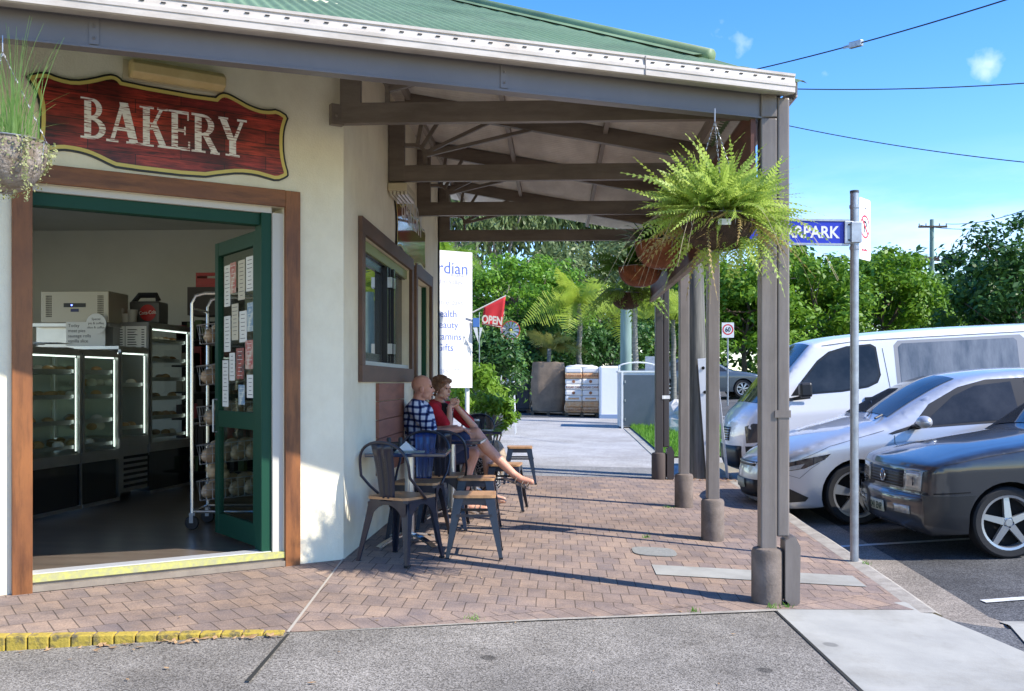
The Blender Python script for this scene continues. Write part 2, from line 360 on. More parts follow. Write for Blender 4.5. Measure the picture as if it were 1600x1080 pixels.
def Zroad(X, Y):
    return GR(X, Y) + (.15 - stepf(Y)) * interp(X, [(2.4, 1), (3.1, .25), (5, 0)]) if Y > 6.2 else GR(X, Y) + .15 * interp(X, [(2.4, 1), (3.1, .25), (5, 0)])
def Zdrive(X, Y):
    if X > 2.4: return Zroad(X, Y)
    return G(X, Y) - interp(X, [(-2.9, .075), (-1.4, 0.0)])
def cw2(a, b): v = cw(a, b); return (v.x, v.y)
paver_c = [(.36, .272, .215), (.265, .212, .19)]
pav_main = brickmat('brick_pavers', 0, paver_c, (.13, .10, .08), bw=.1166, bh=.2333)
pav_diag = brickmat('brick_pavers_diagonal', R(144.5), paver_c, (.13, .10, .08), bw=.118, bh=.235)
agg_m = aggregate('exposed_aggregate', (.10, .088, .072), (.38, .345, .295), 170)
asph_m = aggregate('asphalt', (.05, .05, .052), (.17, .17, .17), 120)
fore_m = aggregate('pale_bitumen', (.28, .27, .26), (.52, .51, .49), 90, patch=(.85, 1.1))
slab_m = mk('pale_concrete', (.40, .385, .335), .85, col2=(.31, .30, .265), scale=1.6, bump=.15, bscale=90, detail=9)
kerb_m = mk('kerb_concrete', (.40, .36, .30), .9, col2=(.26, .23, .19), scale=9, bump=.3, bscale=80)
apron_m = aggregate('gutter_concrete', (.17, .14, .11), (.40, .35, .29), 130)
E = [cw2(-6.5, 4.6), cw2(-2.9, 4.82), cw2(-2.5, 4.85), cw2(-1.125, 4.98), cw2(.14, 5.53), cw2(1.61, 6.08), cw2(2.55, 6.45)]
C0 = Vector((-1.48, 6.83)); W2 = Vector((-math.sin(R(54.5)), -math.cos(R(54.5)))); N2 = Vector((math.cos(R(54.5)), -math.sin(R(54.5))))
# N2 points out of the shop toward the camera
def fw(t, d=0, z=0): p = C0 + W2 * t + N2 * d; return Vector((p.x, p.y, z))
wl = C0 + W2 * 5
sheet('footpath', [E[3], E[4], E[5], (2.25, 6.36), (2.25, 13.2), (-1.6, 13.2), (-1.6, 6.9), (C0.x, C0.y)], G, 0, pav_main, .35)
sheet('footpath', [(C0.x, C0.y), (C0.x - .1, C0.y + .1), tuple(wl - N2 * .15), E[0], E[1], E[2], E[3]], G, -.0005, pav_diag, .35)
grime(pav_main, .78, 1.1, pos=(.36, .55), spots=2.2, sp=(.62, .6, .6)); grime(pav_diag, .78, 1.1, pos=(.36, .55), spots=2.2, sp=(.62, .6, .6)); grime(agg_m, .72, .9, pos=(.34, .52), spots=1.3, sp=(.45, .45, .45)); grime(slab_m, .8, 1.3, pos=(.36, .54), spots=1.6, sp=(.6, .6, .6)); grime(asph_m, .7, .7, spots=.8, sp=(.6, .6, .6)); grime(fore_m, .8, .6)
# soldier border along the front edge
def offs(p, q, d, t):
    p, q = Vector(p), Vector(q); u = (q - p).normalized(); n = Vector((-u.y, u.x)); x = p.lerp(q, t) + n * d; return (x.x, x.y)
sheet('border_pavers', [E[3], E[4], E[5], (2.25, 6.36), offs(E[5], E[6], .2, .9), offs(E[4], E[5], .2, 1), offs(E[4], E[5], .2, 0), offs(E[3], E[4], .2, .05)], G, .004, pav_diag, .3)
# thin pale concrete edge
sheet('edge_strip', [offs(E[3], E[4], -.012, .12), E[4], E[5], offs(E[4], E[5], -.045, 1), offs(E[4], E[5], -.03, 0)], G, .006, kerb_m, .3)
# driveway in front
sheet('driveway', [(-9, 1), (1.45, 1), cw2(1.62, 4.5), E[5], E[4], E[3], E[2], E[1], E[0], (-9, 4)], Zdrive, -.002, agg_m, .4)
sheet('pale_slab', [E[5], E[6], cw2(2.84, 5.45), cw2(2.95, 4.6), cw2(3.1, 1), (1.45, 1), cw2(1.62, 4.5)], Zdrive, .002, slab_m, .3)
sl = sheet('slab_joint', [cw2(1.60, 6.08), cw2(1.615, 6.06), cw2(1.635, 4.5), (1.46, 1), (1.44, 1), cw2(1.615, 4.5)], Zdrive, .004, mk('joint_dirt', (.03, .028, .022), .95), .4)
jm = bpy.data.materials['joint_dirt']
j0, j1 = at(450, 1002, 4.95), at(385, 1085, 4.2)
sheet('slab_joint', [(j0.x - .006, j0.y), (j0.x + .008, j0.y), (j1.x + .016, j1.y), (j1.x - .004, j1.y)], Zdrive, .003, jm, .3)
j2 = at(537, 881, 6.83)
sheet('paver_joint', [(C0.x - .008, C0.y), (C0.x + .004, C0.y), (E[3][0] + .008, E[3][1]), (E[3][0] - .008, E[3][1])], G, .005, mk('sand_joint', (.42, .37, .30), .95), .4)
# kerb (real step) + gutter apron
mb = MB(); ys = [6.3 + .25 * i for i in range(40)]
for i, Y in enumerate(ys):
    z = G(2.3, Y); st = stepf(Y)
    for (x, zz) in ((2.245, z + .003), (2.36, z + .006), (2.40, z - .012), (2.415, z - st - .02)): mb.v.append((x, Y, zz))
for i in range(len(ys) - 1):
    for j in range(3): mb.f.append((4 * i + j, 4 * i + j + 1, 4 * i + 5 + j, 4 * i + 4 + j))
o = mb.build('kerb', kerb_m); o['kind'] = 'structure'
sheet('gutter', [(2.41, 6.3), (2.86, 6.0), (2.88, 16), (2.41, 16)], Zroad, .004, apron_m, .35)
a0 = [cw2(2.86, 5.42), cw2(3.15, 6.45), cw2(3.55, 6.35), cw2(3.5, 4.5), cw2(3.0, 4.4)]
sheet('pale_slab', a0, Zroad, .010, slab_m, .3)
sheet('road', [(2.41, 1), (8, 1), (8, 16), (2.41, 16)], Zroad, 0, asph_m, .25)
sheet('road', [(8, -6), (70, -6), (70, 44), (8, 44)], Zroad, 0, asph_m, 1.0)
sheet('road', [(2.41, 16), (8, 16), (8, 44), (2.41, 44)], Zroad, 0, asph_m, .8)
sheet('road', [(2.41, -6), (8, -6), (8, 1), (2.41, 1)], Zroad, 0, asph_m, .8)
sheet('road', [(-60, 27.5), (2.41, 27.5), (2.41, 44), (-60, 44)], Zdrive, -.004, asph_m, 2.0)
def kbump(X, Y): return G(min(X, 2.4), Y)
sheet('forecourt', [(-14, 13.2), (2.41, 13.2), (2.41, 27.5), (-14, 27.5)], G, -.003, fore_m, 1.0)
sheet('forecourt_strip', [(-1.6, 13.2), (1.6, 13.2), (1.6, 14.6), (-1.6, 14.6)], G, .002, aggregate('speckled_bitumen', (.12, .12, .115), (.36, .35, .34), 110), .5)
grass_m = mk('lawn', (.10, .22, .025), .9, col2=(.17, .33, .05), scale=6, bump=.4, bscale=60)
def Zisl(X, Y): return G(2.4, Y) + .02
isl = [(1.75, 16.1), (2.9, 16.3), (3.9, 18), (4.5, 20.5), (4.3, 23.6), (3.2, 25.3), (1.75, 25.3)]
sheet('lawn', isl, Zisl, .03, grass_m, .5)
sheet('island_kerb', [(1.6, 15.0), (3.0, 15.6), (4.15, 17.9), (4.8, 20.5), (4.6, 23.9), (3.3, 25.6), (1.6, 25.6)], Zisl, 0, slab_m, .5, thick=.3)
sheet('land', [(-220, 44), (240, 44), (240, 320), (-220, 320)], lambda x, y: zlong(y) - .1, 0, mk('far_grass', (.07, .13, .03), .95, col2=(.12, .16, .05), scale=.3), 14)
# grass blades on the island
rng = np.random.default_rng(4)
def blades(name, pts, h, mat, w=.006, kind='stuff', label=None, lean=.4):
    n = len(pts); a = rng.uniform(0, 2 * PI, n); hh = h * rng.uniform(.5, 1.2, n); la = rng.uniform(0, 2 * PI, n); ll = hh * rng.uniform(0, lean, n)
    d = np.stack([np.cos(a), np.sin(a), np.zeros(n)], 1) * w; p = np.array(pts); tip = p + np.stack([np.cos(la) * ll, np.sin(la) * ll, hh], 1)
    q = np.stack([p - d, p + d, tip + d * .25, tip - d * .25], 1); mb = MB(); mb.quads(q); o = mb.build(name, mat)
    o['kind'] = kind
    if label: o['label'] = label
    return o
gp = []
for _ in range(9000):
    x, y = random.Random(_).uniform(1.75, 4.4), random.Random(_ + 9999).uniform(16.2, 25.2)
    if x < interp(y, [(16.2, 2.7), (18, 3.8), (20.5, 4.4), (23.6, 4.2), (25.2, 3.2)]): gp.append((x, y, Zisl(x, y) + .03))
blades('grass', gp, .09, foliage('grass_blades', (.10, .24, .02), (.20, .38, .05), scale=3), w=.012, label='short bright green grass on the kerb island')
line_m = mk('line_paint', (.72, .72, .70), .7, col2=(.5, .5, .48), scale=14)
def stripe(p, q, w, name='road_marking'):
    p, q = Vector(p).xy, Vector(q).xy; u = (q - p).normalized(); n = Vector((-u.y, u.x)) * w / 2
    sheet(name, [tuple(p - n), tuple(q - n), tuple(q + n), tuple(p + n)], Zroad, .008, line_m, .8)
stripe(cw(3.3, 6.95), cw(4.75, 7.1), .08)
stripe(cw(2.95, 9.05), cw(4.4, 9.15), .08)
stripe(cw(3.1, 12.1), cw(6, 12.3), .08)
stripe(cw(3, 28.5), cw(14, 29), .15)
# yellow painted brick kerb at the left
yel_m = mk('yellow_kerb_paint', (.46, .33, .05), .85, col2=(.12, .10, .06), scale=17, bump=.5, bscale=60, contrast=(.5, .66))
kb = thing('painted_kerb', 'yellow painted brick kerb dropping from the pavers in front of the shop door', 'kerb', (-2.2, 4.9, 0))
mb = MB(); k = 24; e0, e1 = Vector(cw2(-3.6, 4.78)), Vector(cw2(-1.14, 4.975))
for i in range(k):
    a, b = e0.lerp(e1, (i + .03) / k), e0.lerp(e1, (i + .97) / k); c = (a + b) / 2; L = (b - a).length; u = (b - a) / L; ang = math.atan2(u.y, u.x)
    n = Vector((u.y, -u.x)); h = Zdrive(c.x, c.y); top = G(c.x, c.y) + .004; hh = top - h + .02
    mb.box((c.x + n.x * .0, c.y + n.y * .0, top - hh / 2), (L, .075, hh), ang)
ko = mb.build('kerb_bricks', yel_m, kb, bevel=.006)
# fallen leaves in the gutter of the kerb
lf_m = mk('dry_leaf', (.32, .17, .07), .8, col2=(.5, .33, .17), scale=20)
lv = MB(); rr = random.Random(5)
for i in range(70):
    t = rr.random() ** .8; p = e0.lerp(e1, t) + Vector((rr.gauss(0, .02), -.05 - abs(rr.gauss(0, .045)))); a = rr.uniform(0, 6.3); s = rr.uniform(.008, .022)
    z = Zdrive(p.x, p.y) + .004; d = Vector((math.cos(a), math.sin(a), 0)) * s * 1.6; e = Vector((-d.y, d.x, 0)) * .4
    c = Vector((p.x, p.y, z)); lv.add([c - d, c + e + Vector((0, 0, .004)), c + d + Vector((0, 0, .008)), c - e], [(0, 1, 2, 3)])
for i in range(40):
    p = Vector((rr.uniform(-2.6, 1.2), rr.uniform(4.0, 8))); a = rr.uniform(0, 6.3); s = rr.uniform(.006, .014)
    z = (Zdrive if p.y < 5 else G)(p.x, p.y) + .008; d = Vector((math.cos(a), math.sin(a), 0)) * s * 1.6; e = Vector((-d.y, d.x, 0)) * .4
    c = Vector((p.x, p.y, z)); lv.add([c - d, c + e, c + d, c - e], [(0, 1, 2, 3)])
tag(lv.build('leaf_litter', lf_m), 'dry brown leaf litter along the yellow kerb', None, kind='stuff')
# small weeds in the joints
wp = []
for (a, b, dd) in ((1205, 948, 6.1), (1230, 942, 6.15), (1085, 965, 5.9), (740, 978, 5.45), (1352, 888, 7.6), (1045, 778, 10.3), (1010, 843, 8.4)):
    c = at(a, b, dd)
    for _ in range(16): wp.append((c.x + rr.gauss(0, .022), c.y + rr.gauss(0, .015), G(c.x, c.y)))
blades('weeds', wp, .03, foliage('weed_green', (.10, .25, .03), (.2, .4, .06)), w=.004, label='tiny weeds growing in the paver joints', lean=1)
# metal cover and tactile pale panel in the pavers
c = at(1022, 846, 7.75); cv = thing('drain_cover', 'round-cornered grey metal cover set in the brick pavers', 'drain cover', (c.x, c.y, G(c.x, c.y)))
mb = MB()
ol = [(.17 * math.copysign(abs(math.cos(a)) ** .6, math.cos(a)), .19 * math.copysign(abs(math.sin(a)) ** .6, math.sin(a))) for a in [2 * PI * i / 28 for i in range(28)]]
mb.plate(ol, (c.x, c.y, G(c.x, c.y) + .001), (1, 0, -.04), (0, 1, 0), .006); mb.build('cover_plate', mk('cover_metal', (.20, .20, .18), .7, col2=(.32, .31, .27), scale=60), cv)
pc = at(1190, 877, 7.1); z = G(1.35, 7.05)
tp = thing('service_panel', 'pale concrete service panel set across the pavers between first post and sign pole', 'paving panel', (1.3, 7.05, z))
mb = MB()
pg = [(.69 + .12 * i, 6.92 + .34 * j) for i in range(13) for j in (0, 1)]
mb.add([(x, y, G(x, y) + .005) for x, y in pg], [(2 * i, 2 * i + 2, 2 * i + 3, 2 * i + 1) for i in range(12)]); mb.build('panel', slab_m, tp)

# ================================================================== BUILDING
def tF(px):
    r = (px - 800) / F; return -(6.89 * r + 1.169) / (.84 - .543 * r)
bakery = thing('bakery_building', 'cream rendered bakery shop with a timber framed open doorway', 'building', (C0.x, C0.y, 0))
T0, T1 = tF(444), tF(50)          # door opening
TH = 2.40
mb = MB()
def fbox(mb, t0, t1, z0, z1, d0, d1):
    c = fw((t0 + t1) / 2, (d0 + d1) / 2, (z0 + z1) / 2); return mb.box(c, (abs(t1 - t0), abs(d1 - d0), abs(z1 - z0)), math.atan2(W2.y, W2.x))
fbox(mb, -.0, T0, -.1, 3.85, -.2, 0); fbox(mb, T0, T1, TH, 3.85, -.2, 0); fbox(mb, T1, 3.0, -.1, 3.85, -.2, 0); fbox(mb, 3.0, 6.6, -.1, .5, -.2, 0); fbox(mb, 3.0, 6.6, 2.6, 3.85, -.2, 0); fbox(mb, 6.6, 7.2, -.1, 3.85, -.2, 0)  # unseen wide opening added at the left end, lets daylight into the shop
fbox(mb, T0, T1, -.2, .035, -.2, 0)
mb.build('front_wall', wall_m, bakery)
X0, X1 = -1.68, -1.48
mb = MB(); wy0, wy1, wz0, wz1 = 7.45, 9.88, EYE + .13, EYE + 1.12; dy0, dy1, dz1 = 10.3, 11.45, EYE + 1.1
mb.b2((X0, 6.98, -.1), (X1, wy0, 3.85)); mb.b2((X0, wy0, -.1), (X1, wy1, wz0)); mb.b2((X0, wy0, wz1), (X1, wy1, 3.85))
mb.b2((X0, wy1, -.1), (X1, dy0, 3.85)); mb.b2((X0, dy0, dz1), (X1, dy1, 3.85)); mb.b2((X0, dy1, -.1), (X1, 12.5, 3.85))
# corner infill wedge
q = [fw(0, 0), fw(0, -.2), Vector((X0, 6.98, 0)), Vector((X1, 6.98, 0))]
mb.add([(p.x, p.y, -.1) for p in q] + [(p.x, p.y, 3.85) for p in q], [(0, 1, 2, 3), (4, 5, 6, 7), (0, 1, 5, 4), (1, 2, 6, 5), (2, 3, 7, 6), (3, 0, 4, 7)])
mb.build('side_wall', wall_m, bakery)
inner_m = mk('interior_paint', (.62, .62, .56), .8, col2=(.56, .56, .5), scale=1)
mb = MB(); mb.b2((-7.4, 12.0, -.1), (X0 - .01, 12.2, 3.2)); mb.b2((-7.4, 2.3, -.1), (-7.2, 3.4, 3.2)); mb.b2((-7.4, 3.4, -.1), (-7.2, 9.5, .5)); mb.b2((-7.4, 3.4, 2.8), (-7.2, 9.5, 3.2)); mb.b2((-7.4, 9.5, -.1), (-7.2, 11.99, 3.2)); mb.b2((X0 - .01, 12.3, -.1), (X0 + .2, 12.5, 3.8)); mb.build('inner_wall', inner_m, bakery)  # far left wall has an unseen opening added for interior daylight
cl = [(X0, 6.99), (X0, 11.99), (-7.2, 11.99), (-7.2, 2.9), tuple((C0 + W2 * 7 - N2 * .2)), tuple(C0 - N2 * .21)]
mb = MB(); mb.add([(x, y, 3.1) for x, y in cl] + [(x, y, 3.3) for x, y in cl], [(0, 1, 2, 3, 4, 5), (6, 7, 8, 9, 10, 11)] + [(i, (i + 1) % 6, 6 + (i + 1) % 6, 6 + i) for i in range(6)])
mb.build('ceiling', inner_m, bakery)
floor_m = mk('shop_floor', (.17, .13, .10), .30, col2=(.10, .078, .06), scale=3, stretch=(.4, 3, 1))
mb = MB(); mb.add([(x, y, .08) for x, y in cl] + [(x, y, -.1) for x, y in cl], [(0, 1, 2, 3, 4, 5), (6, 7, 8, 9, 10, 11)] + [(i, (i + 1) % 6, 6 + (i + 1) % 6, 6 + i) for i in range(6)])
mb.build('shop_floor', floor_m, bakery)
# timber door surround, head, step, green frame
for ta_, tb2 in ((tF(467), T0), (T1, tF(18))): mb = MB(); fbox(mb, ta_, tb2, -.02, 2.51, .0, .035); mb.build('door_surround', wood_m, bakery, bevel=.003)
mb = MB(); fbox(mb, T0, T1, TH, 2.512, .0, .034); mb.build('door_head_board', woodh_m, bakery, bevel=.003)
mb = MB(); fbox(mb, T0, T0 + .075, .03, 2.36, -.19, -.01); fbox(mb, T0 + .075, T1, 2.36, TH - .001, -.185, -.03); mb.build('door_reveal', mk('pale_reveal', (.55, .52, .45), .7), bakery)
dfr = MB(); fbox(dfr, T0 + .075, T0 + .145, .07, 2.36, -.16, -.03); fbox(dfr, T0 + .145, T1, 2.28, 2.36, -.16, -.06); dfr.build('door_frame', dgreen_m, bakery, bevel=.003)
mb = MB(); fbox(mb, T0 + .001, T1, .036, .075, -.2, .008); mb.build('door_step', mk('step_concrete', (.30, .25, .19), .85, col2=(.22, .18, .14), scale=8), bakery)
mb = MB(); fbox(mb, T0 + .001, T1, .0, .035, .001, .03); mb.build('step_base', bpy.data.materials['step_concrete'], bakery)
mb = MB(); fbox(mb, T0 + .001, T1, .055, .095, .009, .022); fbox(mb, T0 + .001, T1, .0755, .095, -.02, .0085); mb.build('step_nosing', mk('yellow_nosing', (.52, .50, .13), .7, col2=(.38, .36, .2), scale=30), bakery)
mb = MB(); fbox(mb, T0 + .08, T1, .076, .100, -.14, -.021); mb.build('door_track', mk('aluminium_sill', (.62, .62, .62), .4, metal=.3), bakery)
# side wall window
mb = MB(); fx = X1 + .015
def sbar(mb, y0, z0, y1, z1, x0=X1 + .001, x1=X1 + .035): return mb.b2((x0, y0, z0), (x1, y1, z1))
win = MB(); sbar(win, 7.33, wz0 - .13, 9.99, wz0); sbar(win, 7.33, wz1, 9.99, wz1 + .12); sbar(win, 7.33, wz0, wy0, wz1); sbar(win, wy1, wz0, 9.99, wz1)
wo = win.build('window_frame', wframe_m, bakery, bevel=.003)
mb = MB(); sbar(mb, wy0, wz0 + .001, wy1, wz0 + .035, X0 + .05, X1 - .005); mb.build('sill', mk('aluminium', (.6, .6, .58), .4, metal=.5), wo)
bk = mk('window_black', (.012, .013, .018), .25)
gl = mk('window_glass', (.02, .03, .035), .02, spec=1, ior=1.6)
gm = MB(); yb = [wy0 + .01, 8.55, 8.66]
fr = MB()
def wpane(y0, y1, x=-1.56, t=.07):
    for (a, b, c, d) in ((y0, wz0 + .04, y1, wz0 + .04 + t), (y0, wz1 - .1 - t, y1, wz1 - .1), (y0, wz0 + .04 + t, y0 + t, wz1 - .1 - t), (y1 - t, wz0 + .04 + t, y1, wz1 - .1 - t)):
        fr.b2((x - .02, a, b), (x + .02, c, d))
    gm.b2((x - .004, y0 + t, wz0 + .04 + t), (x + .004, y1 - t, wz1 - .1 - t))
wpane(wy0 + .01, 8.72); fr.b2((-1.58, 8.73, wz0 + .04), (-1.5, 8.80, wz1 - .1)); fr.b2((-1.6, 8.82, wz0 + .04), (-1.49, 8.88, wz1 - .1)); fr.b2((-1.6, 8.91, wz0 + .04), (-1.47, 8.97, wz1 - .1))
fr.b2((-1.62, 8.98, wz0 + .04), (-1.55, 9.87, wz1 - .1))
fr.b2((-1.62, wy0 + .01, wz1 - .098), (-1.52, wy1, wz1 - .005))
fo = fr.build('sash', bk, wo); gm.build('pane', gl, fo)
for z in (wz0 + .12, wz1 - .28):
    for q in (((-1.5, 8.75, z), (-1.465, 8.79, z + .09)), ((-1.47, 8.85, z), (-1.455, 8.9, z + .09))): hg = MB(); hg.b2(*q); hg.build('hinge', steel_m, wo)
mb = MB(); mb.b2((-1.55, wy0 + .01, wz1 - .09), (-1.5, wy1, wz1 - .01)); mb.build('head_strip', mk('lime_strip', (.30, .36, .14), .5), wo)
# side doorway
dw = MB(); sbar(dw, 10.19, 0, 10.3, dz1); sbar(dw, 11.45, 0, 11.56, dz1); sbar(dw, 10.19, dz1, 11.56, dz1 + .13)
do_ = dw.build('side_door_frame', wframe_m, bakery, bevel=.003)
mb = MB(); mb.b2((-1.6, 10.31, .02), (-1.56, 11.44, dz1 - .01)); mb.build('door_panel', mk('cream_panel', (.62, .60, .47), .6), do_)
mb = MB(); mb.b2((-1.559, 10.31, .02), (-1.51, 10.37, dz1 - .01)); mb.b2((-1.559, 11.38, .02), (-1.51, 11.44, dz1 - .01)); mb.build('door_edge', dgreen_m, do_)
# timber planks under the window
pl = thing('timber_plank_panel', 'reddish timber plank panel on the wall below the window behind the seated man', 'wall panel', (-1.48, 8.7, .45))
for i in range(5):
    z = .46 + i * .153; mb = MB(); mb.b2((X1 + .002, 8.05, z), (X1 + .03, 9.38, z + .148)); mb.build('plank', mk('red_plank', (.30, .12, .075), .6, col2=(.2, .08, .05), scale=6, stretch=(1, .3, 2)) if i == 0 else bpy.data.materials['red_plank'], pl, bevel=.003)

# ================================================================== VERANDAH
ver = thing('verandah', 'brown painted steel verandah with posts, trusses and a green corrugated roof', 'verandah', (1.32, 6.25, 0))
BD = Vector((.941, .339)).normalized(); BN = Vector((BD.y, -BD.x))      # along the front beam (cam frame), outwards
def vb(e, d=0, z=0):      # e metres left of the corner post, d outwards
    p = Vector((1.65, 6.25)) - BD * e + BN * d; return cw(p.x, p.y, z)
va = math.atan2((vb(0) - vb(1)).y, (vb(0) - vb(1)).x)
def vbox(mb, e0, e1, d0, d1, z0, z1): return mb.box(vb((e0 + e1) / 2, (d0 + d1) / 2, (z0 + z1) / 2), (abs(e0 - e1), abs(d0 - d1), z1 - z0), va)
mb = MB(); vbox(mb, -.05, 6.2, -.012, 0, EYE + 1.662, EYE + 1.80)
vbox(mb, -.05, 6.2, -.075, .012, EYE + 1.65, EYE + 1.662); vbox(mb, -.05, 6.2, -.075, .012, EYE + 1.80, EYE + 1.812)
o = mb.build('front_beam', mk('beam_blue_brown', (.165, .148, .145), .38, col2=(.14, .125, .12), scale=2, bump=.05, bscale=20), ver, bevel=.002)
for e in (1.78, 3.93):
    mb = MB(); vbox(mb, e, e + .045, .001, .007, EYE + 1.67, EYE + 1.80)
    for z in (1.70, 1.76): mb.ball(vb(e + .0225, .008, EYE + z), .008, 6, 4)
    mb.build('splice_plate', bpy.data.materials['beam_blue_brown'], o)
gut = MB()
pr = [(.02, 1.800), (.13, 1.785), (.145, 1.79), (.145, 1.823), (.150, 1.826), (.150, 1.845), (.143, 1.849), (.139, 1.885), (.147, 1.890), (.147, 1.905), (.130, 1.905), (.125, 1.86), (.10, 1.83), (.03, 1.83), (.02, 1.83)]
n = len(pr)
for e in (-.056, 1.03, 2.13, 3.6, 6.4):
    for d, z in pr: gut.v.append(tuple(vb(e, d, EYE + z)))
for k in range(4):
    for i in range(n): gut.f.append((k * n + i, k * n + (i + 1) % n, (k + 1) * n + (i + 1) % n, (k + 1) * n + i))
gut.f.append(tuple(range(n)))
go = gut.build('gutter', gut_m, ver)
sdk = mk('slot_dark', (.02, .02, .02), .8)
for i in range(56):
    sl = MB(); sl.box(vb(.03 + i * .1, .141, EYE + 1.868), (.022, .012, .005), va); sl.build('overflow_slot', sdk, go)
mk('joint_grey', (.3, .27, .24), .5)
for e in (.98, 5.2): mb = MB(); mb.box(vb(e, .1465, EYE + 1.845), (.004, .012, .11), va); mb.build('gutter_joint', bpy.data.materials['joint_grey'], go)
# fascia behind gutter closing to the roof
mb = MB(); vbox(mb, -.04, 6.3, -.03, .02, EYE + 1.813, EYE + 1.86); mb.build('fascia', beam_m, ver)
# side gutter (X+) seen on end
mb = MB(); mb.b2((1.385, 6.38, EYE + 1.79), (1.40, 13.4, EYE + 1.9)); mb.b2((1.40, 6.38, EYE + 1.79), (1.50, 13.4, EYE + 1.80)); mb.b2((1.50, 6.30, EYE + 1.79), (1.51, 13.4, EYE + 1.895)); mb.build('side_gutter', gut_m, ver)
# front roof plane: corrugated
GP = math.tan(R(24.3)); gz = EYE + 1.88
def roofpt(e, s, h=0):     # s metres (plan) up the slope from gutter
    p = vb(e, .10 - s, gz + s * GP + h); return p
def rayhit(px, py):
    d = (at(px, py, 10) - Vector((0, 0, EYE))); o0 = Vector((0, 0, EYE)); A = roofpt(0, 0); U = roofpt(1, 0) - A; V = roofpt(0, 1) - A
    Nn = U.cross(V); t = (A - o0).dot(Nn) / d.dot(Nn); q = o0 + d * t - A
    return q.dot(U) / U.dot(U), (q.z) / GP
h0 = rayhit(1140, 100); h1 = rayhit(705, 0)
hs = (h1[1] - h0[1]) / (h1[0] - h0[0])
eh = h0[0] - h0[1] / hs          # where the hip meets the gutter
def hips(e): return max(0, (e - eh) * hs)
mb = MB(); step = .076 / 8; prev = None; e = eh + .01; vs = []; i = 0
SMAX = 7
while e < 6.4:
    hgt = .008 * math.sin(2 * PI * e / .076); s1 = min(hips(e), SMAX)
    mb.v.append(tuple(roofpt(e, -.015, hgt))); mb.v.append(tuple(roofpt(e, s1, hgt)))
    if i: mb.f.append((2 * i - 2, 2 * i, 2 * i + 1, 2 * i - 1))
    e += step; i += 1
ro = mb.build('roof_sheet', green_m, ver, smooth=True)
# hip capping
mb = MB(); pts = [roofpt(eh + .22 + k * .4, hips(eh + .22 + k * .4), .02) for k in range(0, 5) if hips(eh + k * .4) < SMAX]
mb.tube([p for p in pts], .055, 10)
for k in range(len(pts) - 1):
    a, b = pts[k], pts[k + 1]; u = (b - a).normalized(); sd_ = (roofpt(1, 0) - roofpt(0, 0)).normalized()
    mb.add([a + Vector((0, 0, .02)), b + Vector((0, 0, .02)), b + sd_ * .13 + Vector((0, 0, .0)), a + sd_ * .13 + Vector((0, 0, .0))], [(0, 1, 2, 3)])
mb.build('hip_capping', green_m, ro, smooth=True)
# side plane of the green roof
p0, p1 = roofpt(eh + .10, hips(eh + .10), -.012), roofpt(eh + 1.6, hips(eh + 1.6), -.012)
mb = MB(); k = 0; Yv = 0
while Yv < 7.2:
    h = .009 * math.sin(2 * PI * Yv / .076)
    mb.v.append((p0.x, min(13.75, p0.y + Yv), p0.z + h)); mb.v.append((p1.x, min(13.75, p1.y + Yv), p1.z + h))
    if k: mb.f.append((2 * k - 2, 2 * k, 2 * k + 1, 2 * k - 1))
    k += 1; Yv += .0127
mb.build('side_roof_sheet', green_m, ro, smooth=True)
# underside sheet: ribs across
RS = .185; RZ = EYE + 1.92        # rafter slope, height of underside at X=1.45
def uz(X): return RZ + .115 + (1.45 - X) * RS
fy = lambda X: vb(0).y + (X - vb(0).x) * (BD.y * cT + BD.x * sT) / (BD.x * cT - BD.y * sT)
def zfront(X, Y):
    dist = (Y - fy(X)) * math.cos(math.atan2(BD.y, BD.x) + YAW); return gz + (dist + .10) * GP
mb = MB(); i = 0; Y = 4.9; XS = [-1.48 + 3.02 * k / 26 for k in range(27)]
while Y < 13.9:
    hgt = .008 * math.sin(2 * PI * Y / .076)
    for X in XS:
        yy = max(Y, fy(X) + .03); mb.v.append((X, yy, min(uz(X) + hgt, zfront(X, yy) - .05)))
    if i:
        for k in range(26): mb.f.append((27 * (i - 1) + k, 27 * (i - 1) + k + 1, 27 * i + k + 1, 27 * i + k))
    i += 1; Y += .076 / 6
mb.build('ceiling_sheet', under_m, ver, smooth=True)
mb = MB()
TYP = lambda X: next(y for y in [fy(X) + .1 + .05 * q for q in range(60)] if zfront(X, y) > uz(X) + .03)
purl = mk('purlin_paint', (.26, .22, .18), .6)
for X in (-1.30, -.45, .42, 1.2):
    mb = MB(); mb.b2((X - .02, TYP(X), uz(X) - .075), (X + .02, 13.8, uz(X) - .012)); mb.build('purlin', purl, ver)
